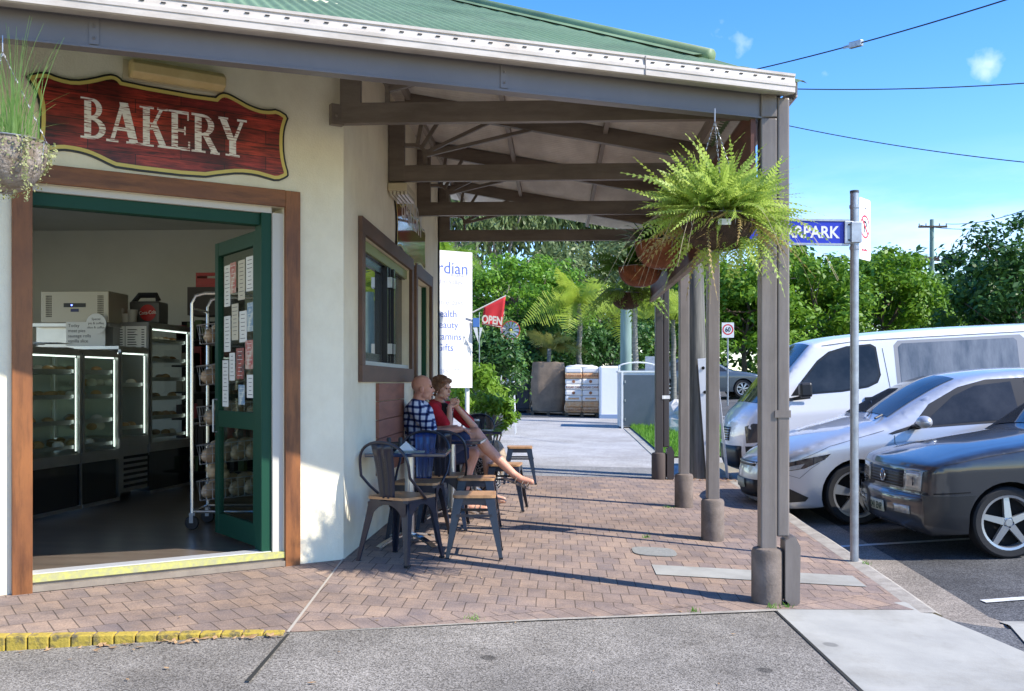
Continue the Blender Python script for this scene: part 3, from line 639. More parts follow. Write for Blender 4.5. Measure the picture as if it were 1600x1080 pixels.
# side beam and posts
mb = MB(); mb.b2((1.27, 6.3, EYE + 1.65), (1.37, 13.3, EYE + 1.81)); mb.build('side_beam', beam_m, ver)
TY = [6.79 - .067, 8.74 - .067, 10.53 - .067, 12.46 - .067]
def truss(Y):
    t = MB(); z0 = EYE + 1.76; W = .06
    def mem(x0, za, x1, zb, h=.14): t.bar((x0, Y, za), (x1, Y, zb), W, h, up=(0, 0, 1)) if False else t.add(*quadbar(x0, za, x1, zb, h))
    def quadbar(x0, za, x1, zb, h):
        vs = [(x0, Y - W / 2, za), (x1, Y - W / 2, zb), (x1, Y - W / 2, zb + h), (x0, Y - W / 2, za + h)]
        vs += [(x, Y + W / 2, z) for x, _, z in vs]
        return vs, [(0, 1, 2, 3), (7, 6, 5, 4), (0, 1, 5, 4), (1, 2, 6, 5), (2, 3, 7, 6), (3, 0, 4, 7)]
    mem(-1.475, z0, 1.33, z0)                                        # bottom chord
    t.b2((-1.4755, Y - .031, z0 - .001), (-1.335, Y + .031, RZ + (1.45 + 1.47) * RS))     # wall post
    t.add(*quadbar(-1.334, RZ - .035 + (1.45 + 1.334) * RS - .0, 1.42, RZ - .035 + (.03) * RS, .14))   # rafter
    return t
for k, Y in enumerate(TY):
    tb = truss(Y); to = tb.build('truss', beam_m, ver, bevel=.003)
    f = MB(); z0 = EYE + 1.90; ax = -1.334; r_ = .09
    arc = [(ax, Y, z0 + .18)] + [(ax + .09 + r_ * math.sin(a), Y, z0 + .18 - r_ * (1 - math.cos(a))) for a in [PI / 2 * j / 7 for j in range(8)]] + [(ax + .09 + r_, Y, z0)]
    for j in range(len(arc) - 1):
        f.bar(arc[j], arc[j + 1], .03, .045, up=(0, 1, 0))
    cx, cz = ax + .09, z0 + .07
    for ang in (80, 57, 25, 13):
        a = R(ang); d = Vector((math.cos(a), 0, math.sin(a)))
        # to the rafter underside
        zr = lambda x: RZ - .035 + (1.45 - x) * RS
        tt = .1
        while cz + d.z * tt < zr(cx + d.x * tt) and tt < 3: tt += .01
        f.bar(Vector((cx, Y, cz)) + d * r_, Vector((cx, Y, cz)) + d * (tt + .02), .03, .035, up=(0, 1, 0))
    f.build('fan_bracket', beam_m, to)
mb = MB(); mb.box(at(526, 180, 6.76), (.09, .05, .14), math.atan2(W2.y, W2.x)); mb.ball(at(526, 180, 6.72), .012, 8, 5)
mb.build('wall_bracket', beam_m, ver)
# posts
PD = [(1198, 940, 6.25, 25, 1), (1113, 837, 8.42, 22, 0), (1068, 786, 10.4, 15, 0), (1029, 744, 13.07, 14, 2)]
dark_post = mk('dark_brown_post', (.055, .045, .042), .4)  # much darker brown for the farthest post and its downpipe
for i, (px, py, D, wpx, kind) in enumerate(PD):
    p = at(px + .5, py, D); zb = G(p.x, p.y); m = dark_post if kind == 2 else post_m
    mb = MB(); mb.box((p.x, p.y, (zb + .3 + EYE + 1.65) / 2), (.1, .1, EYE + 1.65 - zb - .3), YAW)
    if kind: mb.box((p.x, p.y, EYE + 1.75), (.1, .1, .19), YAW)
    po = mb.build('post', m, ver, bevel=.008)
    pd = MB(); prof = [(.088, -.03), (.095, .0), (.097, .02), (.097, .325), (.088, .343), (.07, .35), (0, .352)]
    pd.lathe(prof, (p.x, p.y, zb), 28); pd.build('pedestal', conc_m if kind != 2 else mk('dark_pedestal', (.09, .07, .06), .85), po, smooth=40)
    if kind:
        q = p + Vector((cT, sT, 0)) * .092
        dp = MB(); dp.box((q.x, q.y, (zb + .42 + EYE + 1.78) / 2), (.078, .09, EYE + 1.78 - zb - .42), YAW)
        dp.build('downpipe', m, po, bevel=.012)
        s = MB(); q2 = p + Vector((cT, sT, 0)) * .145
        out = [(0, .0), (.05, -.05), (.09, -.02), (.095, .33), (.06, .40), (0, .37)]
        s.plate([(u - .045, v) for u, v in out], (q2.x, q2.y - .07, zb + .03), (cT, sT, 0), (0, 0, 1), .12, N=(-sT, cT, 0)); s.build('downpipe_shoe', m, po, bevel=.004)
        st = MB(); st.box((q.x, q.y, EYE + (-.2)), (.09, .1, .045), YAW); st.box((q.x - .04, q.y - .055, EYE - .2), (.03, .012, .045), YAW); st.build('strap', m if kind == 1 else white_m, po)
# long board hanging under the side beam
vd = thing('hanging_board', 'long dark reddish board with pale bottom rail hung along the inside of the verandah posts', 'sign board', (1.2, 9.5, EYE + 1.05))
mb = MB(); mb.b2((1.215, 6.28, EYE + 1.09), (1.245, 13.0, EYE + 1.72)); mb.build('board', mk('board_red_brown', (.16, .06, .04), .6, col2=(.08, .035, .025), scale=5, stretch=(1, .3, 2)), vd)
mb = MB(); mb.b2((1.205, 6.28, EYE + 1.04), (1.255, 13.0, EYE + 1.089)); mb.build('bottom_rail', mk('weathered_rail', (.40, .34, .27), .8, col2=(.26, .22, .18), scale=8), vd)

# ================================================================== SIGNS ON THE WALLS
def wallpt(px, py, d=0):
    t = tF(px); D = 6.89 - .543 * t; return t, EYE - (py - 597) / F * D
def plankmat(name, along, cols, bw=.55, bh=.085):
    m = bpy.data.materials.new(name); m.use_nodes = True; n = m.node_tree; b = n.nodes['Principled BSDF']; b.inputs['Roughness'].default_value = .35
    g = n.nodes.new('ShaderNodeNewGeometry'); dt = n.nodes.new('ShaderNodeVectorMath'); dt.operation = 'DOT_PRODUCT'; dt.inputs[1].default_value = along; n.links.new(g.outputs['Position'], dt.inputs[0])
    sp = n.nodes.new('ShaderNodeSeparateXYZ'); n.links.new(g.outputs['Position'], sp.inputs[0]); cb = n.nodes.new('ShaderNodeCombineXYZ'); n.links.new(dt.outputs['Value'], cb.inputs[0]); n.links.new(sp.outputs[2], cb.inputs[1])
    t = n.nodes.new('ShaderNodeTexBrick'); t.inputs['Scale'].default_value = 1; t.inputs['Brick Width'].default_value = bw; t.inputs['Row Height'].default_value = bh; t.inputs['Mortar Size'].default_value = .003; t.inputs['Mortar Smooth'].default_value = .6
    t.inputs['Color1'].default_value = (*cols[0], 1); t.inputs['Color2'].default_value = (*cols[1], 1); t.inputs['Mortar'].default_value = (.012, .004, .003, 1); n.links.new(cb.outputs[0], t.inputs[0])
    mp = n.nodes.new('ShaderNodeMapping'); mp.inputs['Scale'].default_value = (3, 38, 1); n.links.new(cb.outputs[0], mp.inputs[0])
    no = n.nodes.new('ShaderNodeTexNoise'); no.inputs['Scale'].default_value = 1.6; no.inputs['Detail'].default_value = 9; no.inputs['Roughness'].default_value = .75; no.inputs['Distortion'].default_value = .6; n.links.new(mp.outputs[0], no.inputs[0])
    r = n.nodes.new('ShaderNodeValToRGB'); r.color_ramp.elements[0].position = .36; r.color_ramp.elements[0].color = (.10, .06, .06, 1); r.color_ramp.elements[1].position = .62; r.color_ramp.elements[1].color = (1.35, 1.25, 1.2, 1); n.links.new(no.outputs[0], r.inputs[0])
    mx = n.nodes.new('ShaderNodeMix'); mx.data_type = 'RGBA'; mx.blend_type = 'MULTIPLY'; mx.inputs[0].default_value = 1; n.links.new(t.outputs[0], mx.inputs[6]); n.links.new(r.outputs[0], mx.inputs[7])
    n2 = n.nodes.new('ShaderNodeTexNoise'); n2.inputs['Scale'].default_value = 3; n2.inputs['Detail'].default_value = 3; n.links.new(cb.outputs[0], n2.inputs[0])
    r2 = n.nodes.new('ShaderNodeValToRGB'); r2.color_ramp.elements[0].position = .38; r2.color_ramp.elements[0].color = (.35, .25, .3, 1); r2.color_ramp.elements[1].position = .6; r2.color_ramp.elements[1].color = (1.2, 1.2, 1.1, 1); n.links.new(n2.outputs[0], r2.inputs[0])
    m2 = n.nodes.new('ShaderNodeMix'); m2.data_type = 'RGBA'; m2.blend_type = 'MULTIPLY'; m2.inputs[0].default_value = 1; n.links.new(mx.outputs[2], m2.inputs[6]); n.links.new(r2.outputs[0], m2.inputs[7])
    n.links.new(m2.outputs[2], b.inputs['Base Color']); return m
signwood = plankmat('printed_red_planks', (W2.x, W2.y, 0), [(.42, .045, .025), (.22, .018, .02)])
OUT = [(38,118),(70,112),(91,121),(116,126),(141,123),(169,116),(180,118),(187,122),(192,128),(334,153),(339,148),(346,145),(354,146),(362,149.5),(374,156),(387,163.5),(398,168),(408,171),(420,172),(432,170.5),(451,183),(446,196),(443,210),(442.5,232),(445,253),(451,274),(447,279),(432,285),(415,280),(397.5,275),(373,272.5),(345,275),(313,279.5),(183,264.5),(170,259),(155,251.5),(138,244),(119.6,239),(95,235.7),(67,240),(52,243),(57,228),(60,211),(61.5,183),(60,160),(54,143),(46,130)]
def inset(pts, d):
    n = len(pts); out = []
    ar = sum(pts[i][0] * pts[(i + 1) % n][1] - pts[(i + 1) % n][0] * pts[i][1] for i in range(n)); sg = 1 if ar > 0 else -1
    for i in range(n):
        a, b, c = Vector(pts[i - 1]), Vector(pts[i]), Vector(pts[(i + 1) % n]); u = (b - a).normalized(); v = (c - b).normalized()
        nn = (Vector((-u.y, u.x)) + Vector((-v.y, v.x))); nn = nn.normalized() * sg; k = max(.5, nn.dot(Vector((-v.y, v.x)) * sg)); q = b + nn * d / k; out.append((q.x, q.y))
    return out
sg_pts = [wallpt(*p) for p in OUT]
def smooth_poly(pts, it=1):
    for _ in range(it):
        o = []
        for i in range(len(pts)):
            a, b = pts[i], pts[(i + 1) % len(pts)]; o += [(a[0] * .75 + b[0] * .25, a[1] * .75 + b[1] * .25), (a[0] * .25 + b[0] * .75, a[1] * .25 + b[1] * .75)]
        pts = o
    return pts
sg_pts = smooth_poly(sg_pts)
bs = thing('bakery_sign', 'large wavy edged red plank sign with white letters BAKERY above the doorway', 'sign', fw(1.2, .01, 2.65))
Wv = Vector((W2.x, W2.y, 0)); Nv = Vector((N2.x, N2.y, 0))
rim_m = mk('sign_black', (.02, .018, .015), .4); gold_m = mk('sign_gold', (.62, .50, .13), .4)
for nm, d, off, th, m in (('sign_edge', 0, .004, .014, rim_m), ('gold_band', .012, .0181, .0015, gold_m), ('sign_face', .034, .0197, .0015, signwood)):
    mb = MB(); mb.plate(inset(sg_pts, d), fw(0, off), Wv, (0, 0, 1), th, N=Nv); mb.build(nm, m, bs)
# chalky serif letters
chalk = bpy.data.materials.new('chalk_white'); chalk.use_nodes = True; n = chalk.node_tree; b = n.nodes['Principled BSDF']; b.inputs['Roughness'].default_value = .7
tc = n.nodes.new('ShaderNodeTexCoord'); mp = n.nodes.new('ShaderNodeMapping'); mp.inputs['Rotation'].default_value = (.0, .75, 0); mp.inputs['Scale'].default_value = (12, 12, 150)
n.links.new(tc.outputs['Object'], mp.inputs[0]); no = n.nodes.new('ShaderNodeTexNoise'); no.inputs['Scale'].default_value = 1; no.inputs['Detail'].default_value = 4; n.links.new(mp.outputs[0], no.inputs[0])
r = n.nodes.new('ShaderNodeValToRGB'); r.color_ramp.elements[0].position = .40; r.color_ramp.elements[0].color = (.25, .06, .05, 1); r.color_ramp.elements[1].position = .47; r.color_ramp.elements[1].color = (.78, .75, .70, 1); n.links.new(no.outputs[0], r.inputs[0]); n.links.new(r.outputs[0], b.inputs['Base Color'])
def rect(x0, y0, x1, y1): return [(x0, y0), (x1, y0), (x1, y1), (x0, y1)]
def slant(x0, y0, x1, y1, w): return [(x0 - w / 2, y0), (x0 + w / 2, y0), (x1 + w / 2, y1), (x1 - w / 2, y1)]
def bowl(cx, cy, rx, ry, w, wy=None):
    wy = wy or w * .6; o = [(cx + rx * math.sin(a), cy + ry * math.cos(a)) for a in [PI * i / 12 for i in range(13)]]
    i_ = [(cx + (rx - w) * math.sin(a), cy + (ry - wy) * math.cos(a)) for a in [PI * i / 12 for i in range(12, -1, -1)]]
    return o + i_
S = .26; hs_ = .055
GL = {
 'B': [rect(.14, 0, .40, 1), rect(0, 0, .14, hs_), rect(0, 1 - hs_, .14, 1), bowl(.40, .75, .42, .25, .22, .07), bowl(.40, .27, .56, .27, .25, .075)],
 'A': [slant(.18, .05, .50, 1, .12), slant(.82, .05, .52, 1, .26), rect(.28, .30, .70, .38), rect(0, 0, .36, hs_), rect(.60, 0, 1, hs_)],
 'K': [rect(.12, 0, .36, 1), rect(0, 0, .5, hs_), rect(0, 1 - hs_, .5, 1), slant(.40, .42, .80, 1, .12), slant(.84, .03, .48, .60, .24), rect(.62, 1 - hs_, 1, 1), rect(.64, 0, 1.02, hs_)],
 'E': [rect(.14, 0, .42, 1), rect(0, 0, .14, hs_), rect(0, 1 - hs_, .14, 1), rect(.42, 0, .96, .075), rect(.42, .925, .9, 1), rect(.42, .47, .76, .54), rect(.88, .075, .96, .25), rect(.84, .78, .9, .925), rect(.70, .4, .76, .61)],
 'R': [rect(.12, 0, .36, 1), rect(0, 0, .5, hs_), rect(0, 1 - hs_, .12, 1), bowl(.36, .72, .46, .28, .22, .07), slant(.86, .03, .50, .48, .24), rect(.68, 0, 1.02, hs_)],
 'Y': [rect(.38, 0, .62, .48), rect(.25, 0, .75, hs_), slant(.46, .42, .14, 1, .24), slant(.56, .42, .86, 1, .12), rect(0, 1 - hs_, .34, 1), rect(.66, 1 - hs_, 1, 1)]}
zb_ = wallpt(250, 231.5)[1] - .002; zh = .247
for ch, pa, pb in (('B', 125, 166), ('A', 165, 217), ('K', 217, 261), ('E', 262, 297), ('R', 298, 341), ('Y', 340, 384)):
    ta, tb_ = tF(pa), tF(pb); mb = MB()
    for k, st in enumerate(GL[ch]):
        pts = [(ta + (tb_ - ta) * x, zb_ + zh * y) for x, y in st]
        mb.plate(pts, fw(0, .0215), Wv, (0, 0, 1), .0012 + .0004 * k, N=Nv)
    mb.build('letter', chalk, bs)
# batten lamp over the sign
lp = thing('batten_lamp', 'yellowed plastic batten lamp fixed above the shop sign, switched off', 'lamp', fw(1.3, 0, 2.95))
t0, t1 = tF(347), tF(200); zc = EYE + 1.925
mb = MB(); yl = mk('aged_diffuser', (.62, .48, .22), .35, col2=(.52, .38, .16), scale=6)
prof = [(.0, -.055), (.05, -.06), (.10, -.035), (.105, .02), (.07, .05), (.0, .055)]
n0 = len(prof)
for t in (t0, t0 + .01, t1 - .01, t1):
    sc_ = 1 if t in (t0 + .01, t1 - .01) else .82
    for d, z in prof: mb.v.append(tuple(fw(t, d * sc_ + .01, zc + z * sc_)))
for k in range(3):
    for i in range(n0): mb.f.append((k * n0 + i, k * n0 + (i + 1) % n0, (k + 1) * n0 + (i + 1) % n0, (k + 1) * n0 + i))
mb.f.append(tuple(range(n0))[::-1]); mb.f.append(tuple(3 * n0 + i for i in range(n0))); mb.build('diffuser', yl, lp, bevel=.006)
mb = MB(); fbox(mb, t0 - .01, t1 + .03, zc - .065, zc + .06, .0005, .0095); mb.build('lamp_base', mk('lamp_base_cream', (.55, .47, .30), .5), lp)
# second sign and lamp on the side wall
s2 = thing('side_sign', 'glossy wavy edged sign seen edge-on on the side wall above the servery window', 'sign', (X1, 9, 2.6))
L = 2.0; o2 = []
us = [p[0] for p in sg_pts]; zs = [p[1] for p in sg_pts]; u0, u1 = min(us), max(us); z0, z1 = min(zs), max(zs)
def sp2(p): return (8.95 + 2.05 * (1 - (p[0] - u0) / (u1 - u0)) * 1.0, 2.42 + (p[1] - z0) * .95)
pts2 = [sp2(p) for p in sg_pts]
glossy = mk('red_sign_green_reflection', (.30, .03, .02), .08, col2=(.22, .25, .04), scale=2.2, stretch=(1, .2, 1.6), contrast=(.48, .52), coat=.5)  # green bands are reflected roof and trees, put into the colour
for nm, d, off, th, m in (('sign_edge', 0, .004, .014, rim_m), ('gold_band', .012, .0181, .0015, gold_m), ('sign_face', .03, .0197, .0015, glossy)):
    mb = MB(); mb.plate(inset(pts2, d), (X1 + off, 0, 0), (0, 1, 0), (0, 0, 1), th, N=(1, 0, 0)); mb.build(nm, m, s2)
mb = MB(); text(mb, 'BAKERY', .40, (X1 + .0225, 9.98, 2.78), (0, 1, 0), (0, 0, 1), .001); mb.build('lettering', mk('sign_white', (.7, .68, .62), .5), s2)
lp2 = thing('wall_lamp', 'yellowed box lamp with clear ribbed cover on the side wall above the window', 'lamp', (X1, 8.6, 3.05))
c = at(640, 300, 8.9); mb = MB(); mb.box((X1 + .09, c.y, c.z), (.17, .5, .07)); mb.build('lamp_housing', bpy.data.materials['lamp_base_cream'], lp2, bevel=.01)
mb = MB()
for i in range(5): mb.box((X1 + .03 + i * .033, c.y, c.z - .05), (.022, .46, .03))
mb.build('ribbed_cover', mk('ribbed_cover', (.6, .55, .42), .2), lp2)

# ================================================================== HANGING BASKETS
rng = np.random.default_rng(11)
def fern_mesh(c, nfr, Lr, el, droop, wid=.034, steps=20, spread=1, zsq=1, seed=1):
    g = np.random.default_rng(seed); Q = []
    for _ in range(nfr):
        a = g.uniform(0, 2 * PI); L = g.uniform(*Lr); e = R(g.uniform(*el)); dr = g.uniform(*droop); bend = g.normal(0, .7)
        out = np.array([math.cos(a), math.sin(a), 0]); sd = np.array([-math.sin(a), math.cos(a), 0]); b0 = np.array(c) + out * g.uniform(0, .12) + sd * g.normal(0, .03)
        t = np.linspace(0, 1, steps + 1)[:, None]
        P = b0 + out * (L * t * math.cos(e)) * spread + np.array([0, 0, 1]) * (L * t * math.sin(e) - dr * L * t ** 2) + sd * bend * L * t ** 2 * .5
        T = np.gradient(P, axis=0); T /= np.linalg.norm(T, axis=1)[:, None]
        roll = g.normal(0, .9); S0 = np.cross(T, [0, 0, 1]); S0 /= (np.linalg.norm(S0, axis=1)[:, None] + 1e-6); U0 = np.cross(S0, T)
        Sd = S0 * math.cos(roll) + U0 * math.sin(roll)
        w_ = wid * g.uniform(.75, 1.25)
        step = L / steps
        for i in range(2, steps + 1):
            tt = i / steps; wl_ = w_ * min(1, (1 - tt) * 3.2 + .12) * min(1, tt * 5)
            for s in (-1, 1):
                tip = P[i] + Sd[i] * s * wl_ + T[i] * step * .5 + np.array([0, 0, -1]) * wl_ * g.uniform(0, .45); hw = T[i] * step * .42
                Q.append([P[i] - hw, P[i] + hw, tip + hw * .55, tip - hw * .5])
        # rachis
        for i in range(0, steps, 2):
            j = min(i + 2, steps); n_ = Sd[i] * .0018; Q.append([P[i] - n_, P[i] + n_, P[j] + n_ * .6, P[j] - n_ * .6])
    return np.array(Q)
coir_d = mk('dark_coir', (.085, .05, .03), .95, col2=(.035, .022, .015), scale=18, bump=.9, bscale=120)
coir_r = mk('red_coir', (.30, .105, .045), .9, col2=(.13, .045, .02), scale=9, bump=.9, bscale=90)
chain_m = mk('chain_metal', (.35, .35, .36), .4, metal=.8)
fern_g = foliage('fern_green', (.24, .38, .05), (.58, .68, .16), (.68, .66, .26), scale=5, trans=.45)
fern_d = foliage('fern_dark', (.05, .14, .02), (.13, .28, .04), (.2, .34, .06), scale=5, trans=.4)
def basket(name, label, c, r, h, top, coir, hook):
    b = thing(name, label, 'hanging plant', c, 'hanging baskets under the verandah'); c = Vector(c)
    prof = [(.001, -h)] + [(r * math.sin(PI / 2 * i / 7) ** .8, -h * math.cos(PI / 2 * i / 7)) for i in range(1, 8)] + [(r * 1.0, .012), (r * .93, .012), (r * .9, -.03), (0, -.03)]
    mb = MB(); mb.lathe(prof, c, 30); bo = mb.build('bowl', coir, b, smooth=True)
    mb = MB(); mb.tube([c + Vector((r * 1.02 * math.cos(a), r * 1.02 * math.sin(a), .01)) for a in [2 * PI * i / 30 for i in range(30)]], .004, 5, closed=True)
    for k in range(10):
        a = 2 * PI * k / 10; mb.tube([c + Vector((r * 1.015 * math.cos(a) * math.sin(t), r * 1.015 * math.sin(a) * math.sin(t), .01 - (h + .014) * math.cos(t))) for t in [PI / 2 * (i / 6) for i in range(7)]], .0025, 4)
    mb.build('wire_frame', chain_m, bo)
    mb = MB(); hk = Vector(hook)
    for k in range(3):
        a = 2 * PI * k / 3 + .5; p = c + Vector((r * math.cos(a), r * math.sin(a), .01)); q = hk - Vector((0, 0, .06)); n_ = int((q - p).length / .03)
        for i in range(n_):
            u = p.lerp(q, i / n_); v = p.lerp(q, (i + .85) / n_); d = (v - u); sd = d.cross(Vector((0, 0, 1)) if i % 2 else Vector((1, 0, .3))).normalized() * .006
            mb.tube([u, (u + v) / 2 + sd, v, (u + v) / 2 - sd], .0022, 4, closed=True)
    mb.tube([hk + Vector((0, 0, .02)), hk - Vector((0, 0, .06))], .004, 5)
    mb.build('chain', chain_m, b)
    return b
fc = at(1122, 342, 6.02); fb = basket('hanging_fern', 'big bright lime fern in a dark bowl hanging at the verandah corner', fc, .225, .20, 0, coir_d, (fc.x - .02, fc.y, EYE + 1.64))
mb = MB(); mb.quads(fern_mesh(fc + Vector((0, 0, .03)), 360, (.20, .50), (22, 88), (.0, .45), wid=.022, seed=3)); mb.quads(fern_mesh(fc + Vector((0, 0, .02)), 320, (.20, .47), (-2, 40), (.05, .5), wid=.022, seed=7)); mb.quads(fern_mesh(fc + Vector((.14, .02, .0)), 70, (.28, .52), (-10, 35), (.2, .8), wid=.020, seed=8))
mb.quads(fern_mesh(fc + Vector((.13, 0, -.12)), 60, (.12, .28), (-50, 20), (.3, .9), wid=.02, steps=12, seed=9))
mb.build('fern_fronds', fern_g, fb)
mb = MB(); mb.quads(fern_mesh(fc + Vector((.04, 0, .0)), 34, (.25, .48), (-25, 25), (.3, .9), wid=.017, seed=31)); mb.build('old_fronds', foliage('fern_brown', (.22, .13, .04), (.48, .38, .14), scale=8, trans=.3), fb)
mb = MB(); 
for k in range(26):
    a = rng.uniform(0, 6.28); p = fc + Vector((math.cos(a) * .22, math.sin(a) * .22, .02)); l = rng.uniform(.25, .7)
    mb.tube([p + Vector((math.cos(a) * l * t * .9, math.sin(a) * l * t * .9, .12 * math.sin(t * 3) * l - l * .8 * t ** 2)) for t in [i / 8 for i in range(9)]], .0011, 3)
mb.build('fern_runners', mk('dry_runner', (.42, .34, .2), .8), fb)
mb = MB(); mb.box(fc + Vector((0.0, -.232, -.055)), (.075, .004, .035)); mb.build('plant_tag', white_m, fb)
# three more baskets along the verandah
def leafclump(c, n, L, w_, el, seed, droop=.5, seg=4):
    g = np.random.default_rng(seed); Q = []
    for _ in range(n):
        a = g.uniform(0, 2 * PI); e = R(g.uniform(*el)); l = L * g.uniform(.5, 1.1); out = np.array([math.cos(a), math.sin(a), 0]); sd = np.array([-math.sin(a), math.cos(a), 0])
        b0 = np.array(c) + out * g.uniform(0, .08); pts = [b0 + out * (l * t * math.cos(e)) + np.array([0, 0, l * t * math.sin(e) - droop * l * t * t]) for t in np.linspace(0, 1, seg + 1)]
        ws = [w_ * (.25 + .9 * math.sin(PI * min(.97, t * .85 + .1))) * (1 if t < .98 else .1) for t in np.linspace(0, 1, seg + 1)]
        for i in range(seg): Q.append([pts[i] - sd * ws[i], pts[i] + sd * ws[i], pts[i + 1] + sd * ws[i + 1], pts[i + 1] - sd * ws[i + 1]])
    return np.array(Q)
b2c = at(1033, 380, 9.2); b = basket('hanging_basket', 'reddish coir hanging basket with broad dark leaves, second along the verandah', b2c, .245, .24, 0, coir_r, (b2c.x, b2c.y, EYE + 1.7))
mb = MB(); mb.quads(leafclump(b2c + Vector((-.12, 0, 0)), 40, .42, .03, (15, 75), 4)); mb.build('leaves', foliage('leaf_dark', (.03, .08, .015), (.10, .20, .04), scale=6), b)
b3c = at(1000, 419, 11.0); b = basket('hanging_basket', 'reddish coir hanging basket with sparse pointed leaves, third along the verandah', b3c, .24, .21, 0, coir_r, (b3c.x, b3c.y, EYE + 1.7))
mb = MB(); mb.quads(leafclump(b3c + Vector((-.1, 0, 0)), 34, .5, .028, (20, 80), 6)); mb.quads(fern_mesh(b3c + Vector((-.15, 0, 0)), 34, (.3, .55), (10, 60), (.2, .6), wid=.03, steps=12, seed=5)); mb.build('leaves', fern_d, b)
b4c = at(980, 460, 13.0); b = basket('hanging_basket', 'hanging basket overgrown with drooping yellow green fern at the far end of the verandah', b4c, .22, .2, 0, coir_d, (b4c.x, b4c.y, EYE + 1.7))
mb = MB(); mb.quads(fern_mesh(b4c, 90, (.3, .6), (0, 60), (.5, 1.2), wid=.03, steps=12, seed=15)); mb.build('leaves', foliage('fern_mid', (.12, .24, .03), (.35, .48, .1), scale=5, trans=.45), b)
# wire basket with tall grass at the left edge
lc = at(4, 226, 4.75); b = basket('wire_basket', 'mossy wire basket with tall grass and trailing pale succulent at the left edge', lc, .20, .23, 0, mk('grey_moss', (.36, .31, .27), .95, col2=(.16, .12, .08), scale=14, bump=1, bscale=60), (lc.x, lc.y, EYE + 1.64))
g = random.Random(8); mb = MB()
for k in range(95):
    a = g.uniform(0, 6.28); rr_ = g.uniform(0, .11); p = lc + Vector((math.cos(a) * rr_ + .06, math.sin(a) * rr_, 0)); l = g.uniform(.15, .62) if k < 70 else g.uniform(.1, .3); le = g.uniform(0, .35) if k < 70 else g.uniform(.4, 1); la = a + g.uniform(-.6, .6)
    pts = [p + Vector((math.cos(la) * le * l * t * t, math.sin(la) * le * l * t * t, l * t * (1 - le * .25 * t))) for t in [i / 6 for i in range(7)]]
    sd = Vector((cT, sT, 0)) * .0032
    for i in range(6):
        w0, w1 = 1 - i / 6 * .8, 1 - (i + 1) / 6 * .8
        mb.add([pts[i] - sd * w0, pts[i] + sd * w0, pts[i + 1] + sd * w1, pts[i + 1] - sd * w1], [(0, 1, 2, 3)])
mb.build('grass_blades', foliage('tall_grass', (.13, .30, .05), (.36, .50, .16), scale=9, trans=.3), b)
mb = MB(); Q = []
gg = np.random.default_rng(3)
for k in range(1500):
    a = gg.uniform(0, 2 * PI); v = gg.uniform(0, 1); th = PI / 2 * v; rad = .205 * math.cos(th * .9) + gg.uniform(0, .04); z = -.25 * math.sin(th) * gg.uniform(.2, 1.05) + .01
    p = np.array([lc.x + math.cos(a) * rad, lc.y + math.sin(a) * rad, lc.z + z]); u = gg.normal(0, 1, 3); u /= np.linalg.norm(u); v2 = np.cross(u, gg.normal(0, 1, 3)); v2 /= np.linalg.norm(v2); s_ = gg.uniform(.005, .011)
    Q.append([p - u * s_, p + v2 * s_ * .6, p + u * s_, p - v2 * s_ * .6])
for (dx, ln) in ((.185, .30), (.17, .2), (.05, .28), (-.05, .25)):
    for i in range(int(ln * 260)):
        p = np.array([lc.x + dx + gg.normal(0, .007), lc.y - .12 + gg.normal(0, .01), lc.z - i / 260]); u = gg.normal(0, 1, 3); u /= np.linalg.norm(u); v2 = np.cross(u, gg.normal(0, 1, 3)); v2 /= np.linalg.norm(v2); s_ = .008
        Q.append([p - u * s_, p + v2 * s_ * .6, p + u * s_, p - v2 * s_ * .6])
mb.quads(np.array(Q)); mb.build('trailing_succulent', foliage('succulent', (.30, .34, .12), (.50, .50, .26), scale=30, trans=.3), b)

# ================================================================== STREET SIGN POLE
sp = at(1335, 882, 7.7); sp.z = G(sp.x, sp.y)
sg = thing('street_sign', 'galvanised pole with blue CARPARK blade and white no parking plate at the kerb', 'street sign', sp)
mb = MB(); mb.tube([sp, (sp.x, sp.y, EYE + 295 / 201.3)], .032, 20); mb.build('pole', galv_m, sg, smooth=40)
mb = MB(); mb.tube([(sp.x, sp.y, EYE + 1.466), (sp.x, sp.y, EYE + 1.485)], .034, 20); mb.build('pole_cap', mk('dark_cap', (.06, .06, .06), .5), sg)
U = Vector((cT, sT, 0)); bz0, bz1 = EYE + (597 - 384) / 201.3, EYE + (597 - 344) / 201.3
bd = Vector((cT * .995 + .0, sT + .10, 0)).normalized()
mb = MB(); p = Vector((sp.x, sp.y, (bz0 + bz1) / 2)) - bd * .445
mb.box(p, (.80, .02, bz1 - bz0 - .03), math.atan2(bd.y, bd.x)); blm = mk('sign_blue', (.012, .03, .42), .35); bl = mb.build('blade', blm, sg)
mb = MB()
for z in (bz0 + .006, bz1 - .006): mb.box((p.x, p.y, z), (.80, .032, .016), math.atan2(bd.y, bd.x))
mb.build('blade_rail', galv_m, bl)
nrm = Vector((bd.y, -bd.x, 0)); mb = MB(); text(mb, 'CARPARK', .128, p + nrm * .0115 + bd * .055 - Vector((0, 0, .043)), bd, (0, 0, 1), .001, bold=.003, sx=.92); mb.build('lettering', mk('sign_letter', (.7, .7, .7), .5), bl)
mb = MB(); mb.box(Vector((sp.x, sp.y, (bz0 + bz1) / 2)) - bd * .045 + nrm * .012, (.09, .03, .175), math.atan2(bd.y, bd.x)); mb.box((sp.x, sp.y, (bz0 + bz1) / 2), (.085, .085, .16), math.atan2(bd.y, bd.x)); br = mb.build('bracket', galv_m, sg, bevel=.004)
mb = MB()
for z in (bz0 + .04, bz1 - .04): mb.ball(Vector((sp.x, sp.y, z)) - bd * .055 + nrm * .03, .008, 8, 5)
mb.build('bolt', black_m, br)
